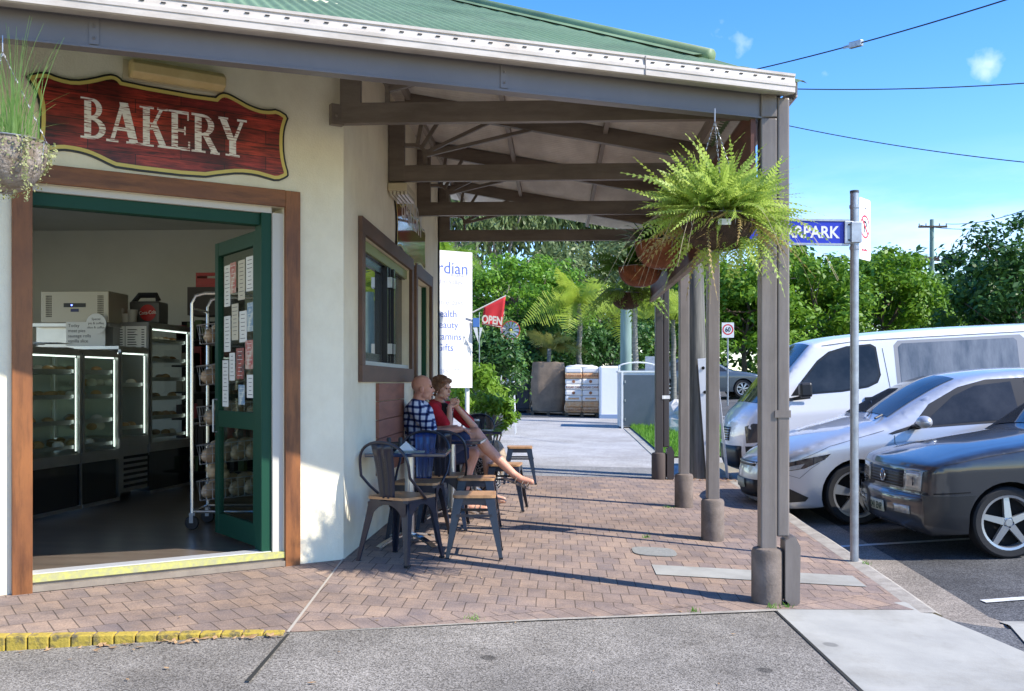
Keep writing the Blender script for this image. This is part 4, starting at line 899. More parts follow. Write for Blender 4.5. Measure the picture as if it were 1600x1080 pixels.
# parking plate on the pole's kerb side
pd_ = Vector((.62, .785, 0)).normalized(); pn = Vector((pd_.y, -pd_.x, 0)); pc_ = Vector((sp.x, sp.y, 0)) + Vector((cT, sT, 0)) * .045 + pd_ * .095
z0, z1 = EYE + (597 - 404) / 202, EYE + (597 - 307) / 202
ol = []
W_, H_ = .1125, (z1 - z0) / 2
for cx, cy, a0 in ((W_ - .02, H_ - .02, 0), (-W_ + .02, H_ - .02, 90), (-W_ + .02, -H_ + .02, 180), (W_ - .02, -H_ + .02, 270)):
    for i in range(5): a = R(a0 + i * 22.5); ol.append((cx + .02 * math.cos(a), cy + .02 * math.sin(a)))
pt = thing('x', None, None) if False else None
mb = MB(); mb.plate(ol, pc_ + Vector((0, 0, (z0 + z1) / 2)) - pn * .001, pd_, (0, 0, 1), .002, N=pn); plt = mb.build('parking_plate', mk('plate_white', (.8, .8, .8), .4), sg)
rd = mk('sign_red', (.65, .02, .03), .4); cz = (z0 + z1) / 2 + .02; O = pc_ + pn * .0016 + Vector((0, 0, cz))
mb = MB(); ring = [(.092 * math.cos(a), .092 * math.sin(a)) for a in [2 * PI * i / 40 for i in range(41)]] ; inn = [(.076 * math.cos(a), .076 * math.sin(a)) for a in [2 * PI * i / 40 for i in range(41)]]
mb.add([O + pd_ * u + Vector((0, 0, v)) for u, v in ring + inn], [(i, i + 1, 42 + i, 41 + i) for i in range(40)])
O2 = O + pn * .0012; dd = [(-.06, .048), (-.048, .06), (.06, -.048), (.048, -.06)]; mb.add([O2 + pd_ * u + Vector((0, 0, v)) for u, v in dd], [(0, 1, 2, 3)])
O3 = O + Vector((0, 0, -.185)); mb.add([O3 + pd_ * u + Vector((0, 0, v)) for u, v in ((-.05, .006), (.05, .006), (.05, -.006), (-.05, -.006))], [(0, 1, 2, 3)]); mb.add([O3 + pd_ * u + Vector((0, 0, v)) for u, v in ((-.05, .018), (-.05, -.018), (-.075, 0))], [(0, 1, 2)])
mb.build('plate_symbol', rd, plt)
mb = MB(); text(mb, 'P', .13, O - Vector((0, 0, .045)) + pn * .0006, pd_, (0, 0, 1), .0006, bold=.002); mb.build('plate_letter', ink_m, plt)
mb = MB()
for z in (z1 - .075, z0 + .085): mb.tube([(sp.x, sp.y, z - .012), (sp.x, sp.y, z + .012)], .038, 16); mb.ball(pc_ + Vector((0, 0, z)) + pn * .003, .007, 8, 5)
mb.build('plate_clamp', galv_m, plt)

# ================================================================== CAFE FURNITURE
tolix = mk('gunmetal_paint', (.012, .016, .030), .32, metal=0, spec=.5, coat=.2)
tolix_sky = mk('sky_reflection_blue', (.015, .04, .16), .25, spec=.6, coat=.5)  # blue of the reflected sky put into the backrest colour
seatw = mk('seat_timber', (.50, .28, .13), .45, col2=(.36, .19, .085), scale=4, stretch=(6, .8, 1))
foot_m = mk('rubber', (.012, .012, .012), .8)
def sheetleg(mb, x0, y0, z0, x1, y1, z1, w0, w1):
    """folded sheet-metal leg: L section, tapering to the foot"""
    sx, sy = (1 if x0 > 0 else -1), (1 if y0 > 0 else -1); t = .012
    def sec(x, y, z, w): return [(x, y, z), (x - sx * w, y, z), (x - sx * w, y - sy * t, z), (x - sx * t, y - sy * t, z), (x - sx * t, y - sy * w, z), (x, y - sy * w, z)]
    a, b = sec(x0, y0, z0, w0), sec(x1, y1, z1, w1)
    mb.add(a + b, [(i, (i + 1) % 6, 6 + (i + 1) % 6, 6 + i) for i in range(6)] + [(0, 1, 2, 3, 4, 5), (11, 10, 9, 8, 7, 6)])
def make_chair(blue=False):
    t = thing('cafe_chair', 'x', 'chair', (0, 0, 0), 'metal cafe chairs'); pm = tolix
    mb = MB(); mb.plate([(-.17, -.16), (-.14, -.19), (.14, -.19), (.17, -.16), (.19, .14), (.16, .18), (-.16, .18), (-.19, .14)], (0, 0, .44), (1, 0, 0), (0, 1, 0), .018); mb.build('seat', seatw, t, bevel=.004)
    mb = MB(); mb.plate([(-.165, -.16), (-.14, -.185), (.14, -.185), (.165, -.16), (.183, .14), (.155, .175), (-.155, .175), (-.183, .14)], (0, 0, .415), (1, 0, 0), (0, 1, 0), .024)
    # arched aprons between the legs
    for (a, b) in (((-.16, -.18), (.16, -.18)), ((-.175, .172), (.175, .172)), ((-.17, -.16), (-.18, .15)), ((.17, -.16), (.18, .15))):
        a, b = Vector((*a, 0)), Vector((*b, 0)); k = 10
        up = [a.lerp(b, i / k) + Vector((0, 0, .42)) for i in range(k + 1)]; lo = [a.lerp(b, i / k) + Vector((0, 0, .405 - .13 * abs(2 * i / k - 1) ** 2.2)) for i in range(k + 1)]
        mb.add(up + lo, [(i, i + 1, k + 2 + i, k + 1 + i) for i in range(k)])
        n_ = (b - a).cross(Vector((0, 0, 1))).normalized() * .003
        mb.add([p + n_ for p in up + lo], [(i, i + 1, k + 2 + i, k + 1 + i) for i in range(k)])
    mb.build('seat_frame', pm, t)
    for sx in (-1, 1):
        for sy in (-1, 1):
            mb = MB(); top = (sx * .165, sy * .165, .42); bot = (sx * .215, sy * (.215 if sy > 0 else .245), .01); sheetleg(mb, *top, *bot, .062, .026); lg = mb.build('leg', pm, t)
            mb = MB(); mb.box((bot[0] - sx * .012, bot[1] - sy * .012, .007), (.03, .03, .014)); mb.build('foot_cap', foot_m, lg)
    # backrest: hoop + tapered pressed splat, at -Y side
    pts = []
    for i in range(25):
        a = PI * i / 24; x = -.205 * math.cos(a); pts.append((x * (1 if True else 1), -.20 - .055 * math.sin(a) ** .7, .60 + .24 * math.sin(a) ** .55 if 0 < i < 24 else .60))
    pts = [(-.19, .02, .435), (-.205, -.10, .52)] + pts + [(.205, -.10, .52), (.19, .02, .435)]
    mb = MB(); mb.tube(pts, .0105, 8); mb.build('back_hoop', pm, t, smooth=True)
    mb = MB(); k = 8
    for i in range(k + 1):
        v = i / k; w = lerp(.062, .092, v); y = -.185 - .075 * v + .012 * math.sin(PI * v); z = .43 + .405 * v
        for x, dy in ((-w, .012), (-w * .82, 0), (-w * .5, 0), (-w * .42, -.008), (-w * .2, -.008), (-w * .12, 0), (w * .12, 0), (w * .2, -.008), (w * .42, -.008), (w * .5, 0), (w * .82, 0), (w, .012)): mb.v.append((x, y + (dy if .12 < v < .9 or abs(dy) > .01 else 0), z))
    n_ = 12
    for i in range(k):
        for j in range(n_ - 1): mb.f.append((i * n_ + j, i * n_ + j + 1, (i + 1) * n_ + j + 1, (i + 1) * n_ + j))
    o = mb.build('back_splat', tolix_sky if blue else pm, t, smooth=30); m = o.modifiers.new('s', 'SOLIDIFY'); m.thickness = .003
    return t
def make_stool():
    t = thing('cafe_stool', 'x', 'stool', (0, 0, 0), 'wood topped metal stools')
    mb = MB(); r = .155; ol = []
    for cx, cy, a0 in ((r - .03, r - .03, 0), (-r + .03, r - .03, 90), (-r + .03, -r + .03, 180), (r - .03, -r + .03, 270)):
        for i in range(5): a = R(a0 + i * 22.5); ol.append((cx + .03 * math.cos(a), cy + .03 * math.sin(a)))
    mb.plate(ol, (0, 0, .435), (1, 0, 0), (0, 1, 0), .02); mb.build('seat', seatw, t, bevel=.004)
    mb = MB(); mb.plate([(x * .95, y * .95) for x, y in ol], (0, 0, .385), (1, 0, 0), (0, 1, 0), .049); mb.build('seat_frame', tolix, t, bevel=.003)
    for sx in (-1, 1):
        for sy in (-1, 1):
            mb = MB(); sheetleg(mb, sx * .148, sy * .148, .43, sx * .205, sy * .205, .01, .07, .026); lg = mb.build('leg', tolix, t)
            mb = MB(); mb.box((sx * .193, sy * .193, .007), (.03, .03, .014)); mb.build('foot_cap', foot_m, lg)
    mb = MB(); mb.box((0, .166, .31), (.25, .008, .02)); mb.box((0, -.166, .31), (.25, .008, .02)); mb.box((.166, 0, .31), (.008, .25, .02)); mb.box((-.166, 0, .31), (.008, .25, .02)); mb.build('brace', tolix, t)
    return t
tabtop = mk('table_blue_black', (.012, .022, .06), .18, coat=.6)
def make_table():
    t = thing('cafe_table', 'x', 'table', (0, 0, 0), 'blue black cafe tables')
    mb = MB(); mb.box((0, 0, .706), (.60, .60, .028)); mb.build('table_top', tabtop, t, bevel=.006)
    mb = MB(); mb.cyl((0, 0, .06), .037, .63, 20); mb.build('column', steel_m, t, smooth=40)
    mb = MB()
    for a in (0, PI / 2, PI, 1.5 * PI):
        d = Vector((math.cos(a + .785), math.sin(a + .785), 0))
        pts = [d * (.30 * i / 8) + Vector((0, 0, .085 - .075 * (i / 8) ** 2)) for i in range(9)]
        for i in range(8): mb.bar(pts[i], pts[i + 1], .05, .014)
    mb.cyl((0, 0, .05), .055, .045, 20); mb.build('base', mk('polished_steel', (.6, .6, .6), .2, metal=1) if 'polished_steel' not in bpy.data.materials else bpy.data.materials['polished_steel'], t)
    return t
def gput(o, x, y, rz, label):
    o.location = (x, y, G(x, y)); o.rotation_euler = (0, 0, rz); o['label'] = label; return o
def gx(px, D): p = at(px, 700, D); return p.x, p.y
ch = make_chair(); chb = make_chair(True); st = make_stool(); tb = make_table()
x, y = gx(628, 6.98); gput(ch, x, y, R(-26), 'nearest black metal cafe chair with wooden seat, its back to the viewer')
x, y = gx(654, 7.92); gput(chb, x, y, R(180 - 6), 'metal cafe chair with sky reflection painted blue on its backrest, facing out across the nearest table')
def cp(o, px, D, rz, label, exact=None):
    x, y = gx(px, D) if exact is None else exact; return dup(o, (x, y, G(x, y)), rz, label)
x, y = gx(640, 7.60); gput(tb, x, y, R(2), 'nearest blue topped cafe table with napkins and bottles on it')
cp(ch, 693, 8.55, R(2), 'black cafe chair back to back with the chair with the sky-tinted backrest, facing the second table')
cp(tb, 706, 9.15, R(-2), 'second cafe table, in front of the man in the checked shirt')
cp(ch, 0, 0, R(-90), 'cafe chair the man in the checked shirt sits on, back to the planks', (-1.16, 9.42))
cp(ch, 0, 0, R(-100), 'cafe chair the woman in the red cardigan sits on', (-1.12, 10.2))
cp(tb, 0, 0, R(0), 'third cafe table with the takeaway coffee cup on it, beside the woman', (-.88, 10.75))
cp(ch, 0, 0, R(180), 'farthest black cafe chair, beyond the woman near the potted plant', (-.98, 12.1))
x, y = gx(742, 7.3); gput(st, x, y, R(3), 'nearest wood topped stool, right of the nearest cafe table')
cp(st, 745, 8.45, R(1), 'second wood topped stool, just behind the nearest stool')
cp(st, 790, 9.85, R(-4), 'third wood topped stool, partly behind the crossed foot of the man')
cp(st, 812, 12.3, R(3), 'farthest wood topped stool, standing apart near the end of the pavers')
# things on the tables
tx, ty = gx(640, 7.60); tz = G(tx, ty) + .7205
s = thing('sauce_caddy', 'small dark caddy with two black pepper grinders on the nearest cafe table', 'caddy', (tx - .12, ty + .1, tz))
mb = MB(); mb.box((tx - .12, ty + .1, tz + .03), (.16, .09, .06)); mb.build('caddy_box', black_m, s, bevel=.006)
for k in (-1, 1):
    mb = MB(); mb.lathe([(0, 0), (.02, 0), (.02, .05), (.015, .06), (.018, .085), (.012, .1), (0, .1)], (tx - .12 + k * .045, ty + .03, tz), 12); mb.build('grinder', black_m, s, smooth=40)
s = thing('napkin', 'folded white paper napkin standing on the nearest cafe table', 'napkin', (tx - .02, ty, tz))
mb = MB(); mb.add([(tx - .10, ty - .02, tz + .002), (tx + .04, ty - .04, tz + .002), (tx - .03, ty + .02, tz + .07), (tx - .09, ty + .06, tz + .002), (tx + .05, ty + .05, tz + .002)], [(0, 1, 2), (3, 2, 4)]); mb.build('paper_fold', paper_m, s)
s = thing('menu_card', 'flat printed menu card lying on the nearest cafe table', 'menu', (tx + .08, ty - .1, tz))
mb = MB(); mb.box((tx + .02, ty - .12, tz + .002), (.22, .15, .003), .1); mb.build('card', mk('card_grey', (.3, .34, .3), .4), s)
cx_, cy_ = -.87, 10.62; cz_ = G(cx_, cy_) + .7205
s = thing('coffee_cup', 'dark takeaway coffee cup with pale lid on the third cafe table', 'cup', (cx_, cy_, cz_))
mb = MB(); mb.lathe([(0, 0), (.030, 0), (.041, .11), (0, .11)], (cx_, cy_, cz_), 18); c_o = mb.build('cup_body', mk('cup_dark', (.03, .03, .032), .5), s, smooth=40)
mb = MB(); mb.lathe([(.0435, .108), (.0435, .116), (.038, .118), (.037, .128), (0, .128)], (cx_, cy_, cz_), 18); mb.build('lid', mk('cup_lid', (.6, .58, .54), .4), s, smooth=40)
mb = MB(); text(mb, 'a', .05, (cx_ + .004, cy_ - .0405, cz_ + .045), (1, 0, 0), (0, .1, 1), .001); mb.build('cup_mark', white_m, c_o)
s = thing('saucer', 'small white saucer and paper beside the coffee cup', 'saucer', (cx_ + .12, cy_, cz_))
mb = MB(); mb.lathe([(0, .002), (.05, .003), (.068, .012), (.066, .014), (.05, .006), (0, .006)], (cx_ + .13, cy_ - .02, cz_), 18); mb.build('dish', white_m, s, smooth=True)

# ================================================================== PEOPLE
def capsule(mb, a, ra, b, rb, n=14):
    a, b = Vector(a), Vector(b); mb.tube([a.lerp(b, t) for t in (0, .5, 1)], [ra, (ra + rb) / 2, rb], n); mb.ball(a, ra, n, 10); mb.ball(b, rb, n, 10)
def chain(mb, pts):
    for (a, ra), (b, rb) in zip(pts, pts[1:]): capsule(mb, a, ra, b, rb)
def orient(mb, c, fwd, fn):
    """build with fn in a frame whose +Y is fwd, +Z up, then move to c"""
    t = MB(); fn(t); f = Vector(fwd).normalized(); r_ = f.cross(Vector((0, 0, 1))).normalized(); u = r_.cross(f)
    c = Vector(c); mb.add([c + r_ * v[0] + f * v[1] + u * v[2] for v in t.v], t.f)
def headshape(t, fem=False):
    k = .94 if fem else 1.0
    t.ball((0, -.012, .035), (.076 * k, .097 * k, .088 * k), 20, 14)          # skull
    t.ball((0, .028, -.035), (.058 * k, .062 * k, .078 * k), 16, 12)          # face
    t.ball((0, .055, -.098), (.026 * k, .024 * k, .020 * k), 10, 8)           # chin
    for s in (-1, 1):
        t.ball((s * .034, .045, -.028), (.026, .032, .028), 10, 8)            # cheeks
        t.ball((s * .045 * k, .015, -.075), (.020, .035, .022), 10, 8)        # jaw
        t.ball((s * .077 * k, -.012, -.018), (.010, .022, .033), 10, 8)       # ears
        t.ball((s * .028, .078, .018), (.026, .012, .010), 10, 8)             # brow
        t.ball((s * .010, .097, -.034), (.008, .010, .007), 8, 6)             # nostril
    t.tube([(0, .082, .008), (0, .094, -.014), (0, .107, -.030), (0, .098, -.040)], [.008, .0095, .0125, .007], 8)
    t.ball((0, .088, -.064), (.022, .010, .006), 10, 6); t.ball((0, .086, -.072), (.020, .010, .006), 10, 6)
def hand(mb, wrist, d, palmn, curl=.9, s=1.0, thumb=1, spread=.12):
    """palm + four bent fingers + thumb; d = finger direction, palmn = palm normal (side the fingers curl to)"""
    w = Vector(wrist); d = Vector(d).normalized(); n = Vector(palmn); n = (n - d * n.dot(d)).normalized(); r_ = d.cross(n)
    for k in (-1.5, -.5, .5, 1.5): capsule(mb, w + d * .02 + r_ * k * .012, .013 * s, w + d * .082 * s + r_ * k * .019 * s, .0105 * s, 8)
    for k, L in ((-1.5, .060), (-.5, .074), (.5, .078), (1.5, .068)):
        p = w + d * .088 * s + r_ * k * .0195 * s; L *= s; dd = (d + r_ * k * spread * .3).normalized(); a = 0; rad = .0088 * s
        for seg in (.45, .32, .23):
            a += curl * .55; q = p + (dd * math.cos(a) + n * math.sin(a)) * L * seg; capsule(mb, p, rad, q, rad * .9, 8); p = q; rad *= .9
    p = w + d * .03 + r_ * thumb * .026 * s; q = p + (d * .6 + r_ * thumb * .6 + n * .4).normalized() * .038 * s; capsule(mb, p, .013 * s, q, .0105 * s, 8)
    capsule(mb, q, .0105 * s, q + (d * .85 + n * .5 + r_ * thumb * .1).normalized() * .032 * s, .009 * s, 8)
def remesh(mb, name, mat, parent, vox=.008, sm=4, extra=None):
    o = mb.build('tmp', mat, None); m = o.modifiers.new('r', 'REMESH'); m.mode = 'VOXEL'; m.voxel_size = vox; m2 = o.modifiers.new('s', 'SMOOTH'); m2.iterations = sm; m2.factor = .5
    dg = bpy.context.evaluated_depsgraph_get(); dg.update(); me = bpy.data.meshes.new_from_object(o.evaluated_get(dg)); bpy.data.objects.remove(o)
    og = origin(parent)
    for v in me.vertices: v.co -= og
    for p in me.polygons: p.use_smooth = True
    me.name = name; me.materials.clear(); me.materials.append(mat); q = bpy.data.objects.new(name, me); sc.collection.objects.link(q); q.parent = parent; return q
def skin(name, c, c2):
    m = mk(name, c, .5, col2=c2, scale=9, bump=.08, bscale=180); m.node_tree.nodes['Principled BSDF'].inputs['Subsurface Weight'].default_value = .12; m.node_tree.nodes['Principled BSDF'].inputs['Subsurface Radius'].default_value = (.02, .008, .004); return m
skin_m = skin('skin_ruddy', (.60, .27, .18), (.68, .36, .25)); skin_w = skin('skin_fair', (.60, .32, .22), (.68, .41, .30))
eye_m = mk('eye_dark', (.03, .02, .015), .2)
# ---- the man: seated facing +X, head turned to the right and slightly away, right leg crossed over the left
mg = G(-1.1, 9.4)
man = thing('person', 'bald man in checked shirt and navy shorts sitting cross-legged by the wall', 'person', (-1.15, 9.4, mg))
def mp(x, y, z): return Vector((x - .12 * min(1, max(0, (-.35 - x) / .55)), y, z + mg))
hipR, hipL = mp(-1.12, 9.30, .52), mp(-1.12, 9.50, .52)
shR, shL = mp(-1.20, 9.22, 1.00), mp(-1.24, 9.60, 1.00)
neck = mp(-1.20, 9.41, 1.06); headc = mp(-1.155, 9.41, 1.185)
kR, aR, tR = mp(-.69, 9.33, .76), mp(-.40, 9.40, .37), mp(-.24, 9.37, .30)
kL, aL, tL = mp(-.72, 9.52, .55), mp(-.80, 9.46, .08), mp(-.62, 9.44, .035)
eR, wR = mp(-1.02, 9.16, .76), mp(-.80, 9.28, .80)
eL, wL = mp(-1.10, 9.70, .76), mp(-.86, 9.56, .80)
body = MB()
chain(body, [(mp(-1.14, 9.4, .55), .135), (mp(-1.17, 9.4, .72), .14), (mp(-1.20, 9.41, .92), .135), (neck, .062), (headc - Vector((.01, 0, .02)), .055)])
for s, e, w_ in ((shR, eR, wR), (shL, eL, wL)): chain(body, [(mp(-1.20, 9.41, .93), .09), (s, .066), (e, .044), (w_, .029)])
for h, k_, a_ in ((hipR, kR, aR), (hipL, kL, aL)):
    mid = k_.lerp(a_, .35) + Vector((-.025, 0, 0)); chain(body, [(h, .095), (h.lerp(k_, .5), .08), (k_, .06), (mid, .058), (a_, .037)])
for a_, t_ in ((aR, tR), (aL, tL)): chain(body, [(a_, .037), (a_.lerp(t_, .45) + Vector((0, 0, -.02)), .036), (t_, .026)])
hand(body, wR, (1, .5, -.1), (0, .2, -1), .7, 1.0, -1); hand(body, wL, (1, -.5, -.1), (0, -.2, -1), .7, 1.0, 1)
orient(body, headc, (.93, .10, .05), lambda t: headshape(t))
remesh(body, 'body', skin_m, man, .0058, 3)
def plaid(name, base, c1, c2, sc_=17):
    m = bpy.data.materials.new(name); m.use_nodes = True; n = m.node_tree; b = n.nodes['Principled BSDF']; b.inputs['Roughness'].default_value = .85; b.inputs['Specular IOR Level'].default_value = .2
    tc = n.nodes.new('ShaderNodeTexCoord'); nz = n.nodes.new('ShaderNodeTexNoise'); nz.inputs['Scale'].default_value = 5; n.links.new(tc.outputs['Object'], nz.inputs[0]); vm = n.nodes.new('ShaderNodeVectorMath'); vm.operation = 'MULTIPLY_ADD'; vm.inputs[1].default_value = (.05, .05, .05); n.links.new(nz.outputs['Color'], vm.inputs[0]); n.links.new(tc.outputs['Object'], vm.inputs[2])
    last = None
    for ax, rot in ((0, 0), (2, 1)):
        w_ = n.nodes.new('ShaderNodeTexWave'); w_.bands_direction = 'X' if ax == 0 else 'Z'; w_.inputs['Scale'].default_value = sc_ / 3.4; w_.inputs['Distortion'].default_value = .2; n.links.new(vm.outputs[0], w_.inputs[0])
        r_ = n.nodes.new('ShaderNodeValToRGB'); r_.color_ramp.interpolation = 'CONSTANT'; e = r_.color_ramp.elements; e[0].position = 0; e[0].color = (*base, 1); e[1].position = .62; e[1].color = (*c1, 1); x = e.new(.86); x.color = (*c2, 1); n.links.new(w_.outputs['Color'], r_.inputs[0])
        if last is None: last = r_
        else:
            mx = n.nodes.new('ShaderNodeMix'); mx.data_type = 'RGBA'; mx.blend_type = 'MULTIPLY'; mx.inputs[0].default_value = 1; n.links.new(last.outputs[0], mx.inputs[6]); n.links.new(r_.outputs[0], mx.inputs[7]); n.links.new(mx.outputs[2], b.inputs['Base Color'])
    return m
sh = MB(); chain(sh, [(mp(-1.13, 9.4, .54), .152), (mp(-1.16, 9.4, .72), .158), (mp(-1.20, 9.41, .93), .150), (mp(-1.205, 9.41, 1.03), .078)])
for s, e in ((shR, eR), (shL, eL)): chain(sh, [(mp(-1.20, 9.41, .95), .10), (s, .080), (s.lerp(e, .8), .068)])
remesh(sh, 'shirt', plaid('checked_shirt', (.80, .83, .88), (.20, .25, .42), (.04, .06, .17)), man, .009, 3)
ss = MB(); chain(ss, [(mp(-1.14, 9.4, .53), .150), (mp(-1.12, 9.4, .52), .145)])
for h, k_ in ((hipR, kR), (hipL, kL)): chain(ss, [(h, .112), (h.lerp(k_, .78), .088)])
remesh(ss, 'shorts', mk('navy_cotton', (.035, .05, .12), .85, col2=(.025, .035, .09), scale=5), man, .009, 3)
mb = MB(); hf = Vector((.93, .10, .05)).normalized(); hr = hf.cross(Vector((0, 0, 1))).normalized(); hu = hr.cross(hf)
for s in (-1, 1): mb.ball(headc + hr * s * .030 + hf * .083 - hu * -.001, .008, 10, 8)
mb.build('eye', eye_m, man, smooth=True)
mb = MB()
for s in range(-4, 5): mb.ball(headc + hr * s * .0065 + hf * (.098 - abs(s) * .0016) - hu * (.052 + abs(s) * .0012), (.008, .008, .0075), 8, 6)
remesh(mb, 'moustache', mk('white_hair', (.7, .68, .64), .8), man, .004, 1)
mb = MB(); leather = mk('sandal_leather', (.20, .15, .12), .6)
for a_, t_ in ((aR, tR), (aL, tL)):
    d = (t_ - a_); d.z = d.z if a_ is aR else 0; d.normalize(); sd = d.cross(Vector((0, 0, 1))).normalized(); up = sd.cross(d); b0 = a_.lerp(t_, .35) - up * (.062 if a_ is aR else .055)
    if a_ is aL: b0.z = mg + .012
    mb.plate([(-.14, -.035), (.0, -.042), (.13, -.04), (.16, 0), (.13, .04), (0, .036), (-.14, .034)], b0, d, sd, .016)
    for q in (-.02, .05, .1): mb.tube([b0 + d * q + sd * .042 * math.cos(a) + up * (.075 if q < .04 else .055) * max(0, math.sin(a)) for a in [PI * i / 8 for i in range(9)]], .007, 6)
mb.build('sandals', leather, man)
# ---- the woman: seated at the third table, elbows up, hands clasped under the chin
wg = G(-1.1, 10.2); wo_ = thing('person', 'auburn-haired woman in a red cardigan, hands clasped under her chin', 'person', (-1.12, 10.2, wg))
def wp_(x, y, z): return Vector((x - .10 * min(1, max(0, (-.45 - x) / .4)), y, z + wg))
wneck, wh = wp_(-1.11, 10.16, 1.05), wp_(-1.075, 10.13, 1.175); wf = Vector((.86, -.50, -.03)).normalized()
sR, sL = wp_(-1.16, 9.99, .97), wp_(-.99, 10.33, .97)
eR2, eL2 = wp_(-.98, 9.93, .76), wp_(-.78, 10.34, .77); wR2, wL2 = wp_(-.985, 10.02, .99), wp_(-.93, 10.14, .99)
body = MB(); chain(body, [(wp_(-1.12, 10.2, .55), .13), (wp_(-1.11, 10.18, .75), .12), (wp_(-1.09, 10.16, .92), .115), (wneck, .05), (wh - wf * .015 - Vector((0, 0, .02)), .048)])
for s, e, w_ in ((sR, eR2, wR2), (sL, eL2, wL2)): chain(body, [(wp_(-1.09, 10.16, .93), .075), (s, .056), (e, .040), (w_, .025)])
for dy, kk in ((-.09, .01), (.09, 0)):
    h = wp_(-1.06, 10.2 + dy, .50); k_ = wp_(-.66, 10.16 + dy, .53); a_ = wp_(-.64 + kk, 10.14 + dy, .08); chain(body, [(h, .09), (k_, .058), (k_.lerp(a_, .35), .055), (a_, .034), (a_ + Vector((.07, -.01, -.035)), .03), (a_ + Vector((.14, -.02, -.045)), .024)])
hand(body, wR2, (.35, .75, .35), (.3, -.2, 1), 1.2, .92, 1); hand(body, wL2, (-.1, -.8, .35), (-.4, -.2, 1), 1.2, .92, -1)
orient(body, wh, wf, lambda t: headshape(t, True)); remesh(body, 'body', skin_w, wo_, .0056, 3)
tp_ = MB(); chain(tp_, [(wp_(-1.12, 10.2, .56), .142), (wp_(-1.105, 10.18, .76), .134), (wp_(-1.085, 10.15, .91), .128)]); remesh(tp_, 'black_top', mk('black_cloth', (.012, .012, .014), .85), wo_, .009, 3)
cd_ = MB(); back = -wf * .035
chain(cd_, [(wp_(-1.15, 10.22, .60), .135), (wp_(-1.14, 10.21, .78), .135), (wp_(-1.13, 10.19, .95), .125)])
for s, e in ((sR, eR2), (sL, eL2)): chain(cd_, [(wp_(-1.12, 10.18, .96), .09), (s, .074), (s.lerp(e, .75), .064)])
remesh(cd_, 'cardigan', mk('red_knit', (.50, .015, .03), .9, col2=(.38, .01, .02), scale=14, bump=.3, bscale=160), wo_, .009, 3)
sk = MB(); chain(sk, [(wp_(-1.12, 10.2, .53), .145), (wp_(-.9, 10.18, .53), .14), (wp_(-.68, 10.16, .50), .12), (wp_(-.64, 10.14, .22), .12)])
pm_ = mk('patterned_skirt', (.015, .015, .02), .85, col2=(.6, .6, .6), scale=55, contrast=(.53, .56)); remesh(sk, 'skirt', pm_, wo_, .01, 3)
hr_ = MB()
def hairf(t):
    t.ball((0, -.022, .050), (.088, .100, .088), 18, 12); t.ball((0, -.062, -.005), (.078, .062, .085), 16, 12)
    for s in (-1, 1): t.ball((s * .062, -.03, .0), (.028, .05, .062), 12, 8); t.ball((s * .045, .035, .078), (.045, .05, .032), 12, 8)
    t.ball((0, .045, .088), (.05, .045, .028), 12, 8)
    g_ = random.Random(3)
    for _ in range(70):
        a, b_ = g_.uniform(0, 6.28), g_.uniform(.1, 1.5); t.ball((.084 * math.cos(a) * math.sin(b_), -.022 + .097 * math.sin(a) * math.sin(b_), .05 + .084 * math.cos(b_)), (.016, .016, .012), 6, 5)
orient(hr_, wh, wf, hairf); remesh(hr_, 'hair', mk('auburn_hair', (.22, .11, .055), .6, col2=(.12, .055, .028), scale=12, stretch=(1, 1, .2), bump=.7, bscale=90), wo_, .005, 1)
mb = MB(); r2_ = wf.cross(Vector((0, 0, 1))).normalized(); u2_ = r2_.cross(wf)
for s in (-1, 1): mb.ball(wh + r2_ * s * .028 + wf * .080, .0072, 10, 8)
mb.build('eye', eye_m, wo_, smooth=True)
mb = MB(); mb.ball(wh + wf * .090 - u2_ * .064, (.012, .012, .005), 10, 6); mb.build('lips', mk('lip', (.45, .10, .09), .4), wo_, smooth=True)
mb = MB(); mb.ball(wh + r2_ * .078 - wf * .008 - u2_ * .055, .0075, 8, 6); mb.build('earring', white_m, wo_, smooth=True)
mb = MB()
for i in range(13): a = PI * (.1 + .8 * i / 12); mb.ball(wp_(-1.06, 10.13, .99) + r2_ * .06 * math.cos(a) + wf * (.085) - Vector((0, 0, .10 * math.sin(a) - .02)), .006, 6, 5)
mb.build('necklace', mk('bead_white', (.6, .6, .6), .4), wo_)

# ================================================================== CARS
glass_m = mk('car_glass', (.014, .016, .018), .04, spec=.5, ior=1.4, col2=(.05, .052, .055), scale=1.5)
tyre_m = mk('tyre', (.016, .016, .017), .75, bump=.2, bscale=80)
alloy_m = mk('alloy', (.42, .43, .44), .32, metal=.7)
dark_m = mk('arch_black', (.006, .006, .006), .95)
trim_m = mk('black_trim', (.014, .014, .015), .4)
chrome_m = mk('chrome', (.6, .6, .6), .15, metal=1)
lens_m = mk('lamp_lens', (.45, .44, .40), .08, coat=1, col2=(.3, .3, .28), scale=15)
def catmull(pts, n=6):
    out = []
    for i in range(len(pts) - 1):
        p0, p1, p2, p3 = [Vector(pts[max(0, min(len(pts) - 1, j))]) for j in (i - 1, i, i + 1, i + 2)]
        for k in range(n):
            t = k / n; q = .5 * ((2 * p1) + (p2 - p0) * t + (2 * p0 - 5 * p1 + 4 * p2 - p3) * t * t + (3 * p1 - p0 - 3 * p2 + p3) * t ** 3); out.append((q.x, q.y))
    out.append(tuple(pts[-1])); return out
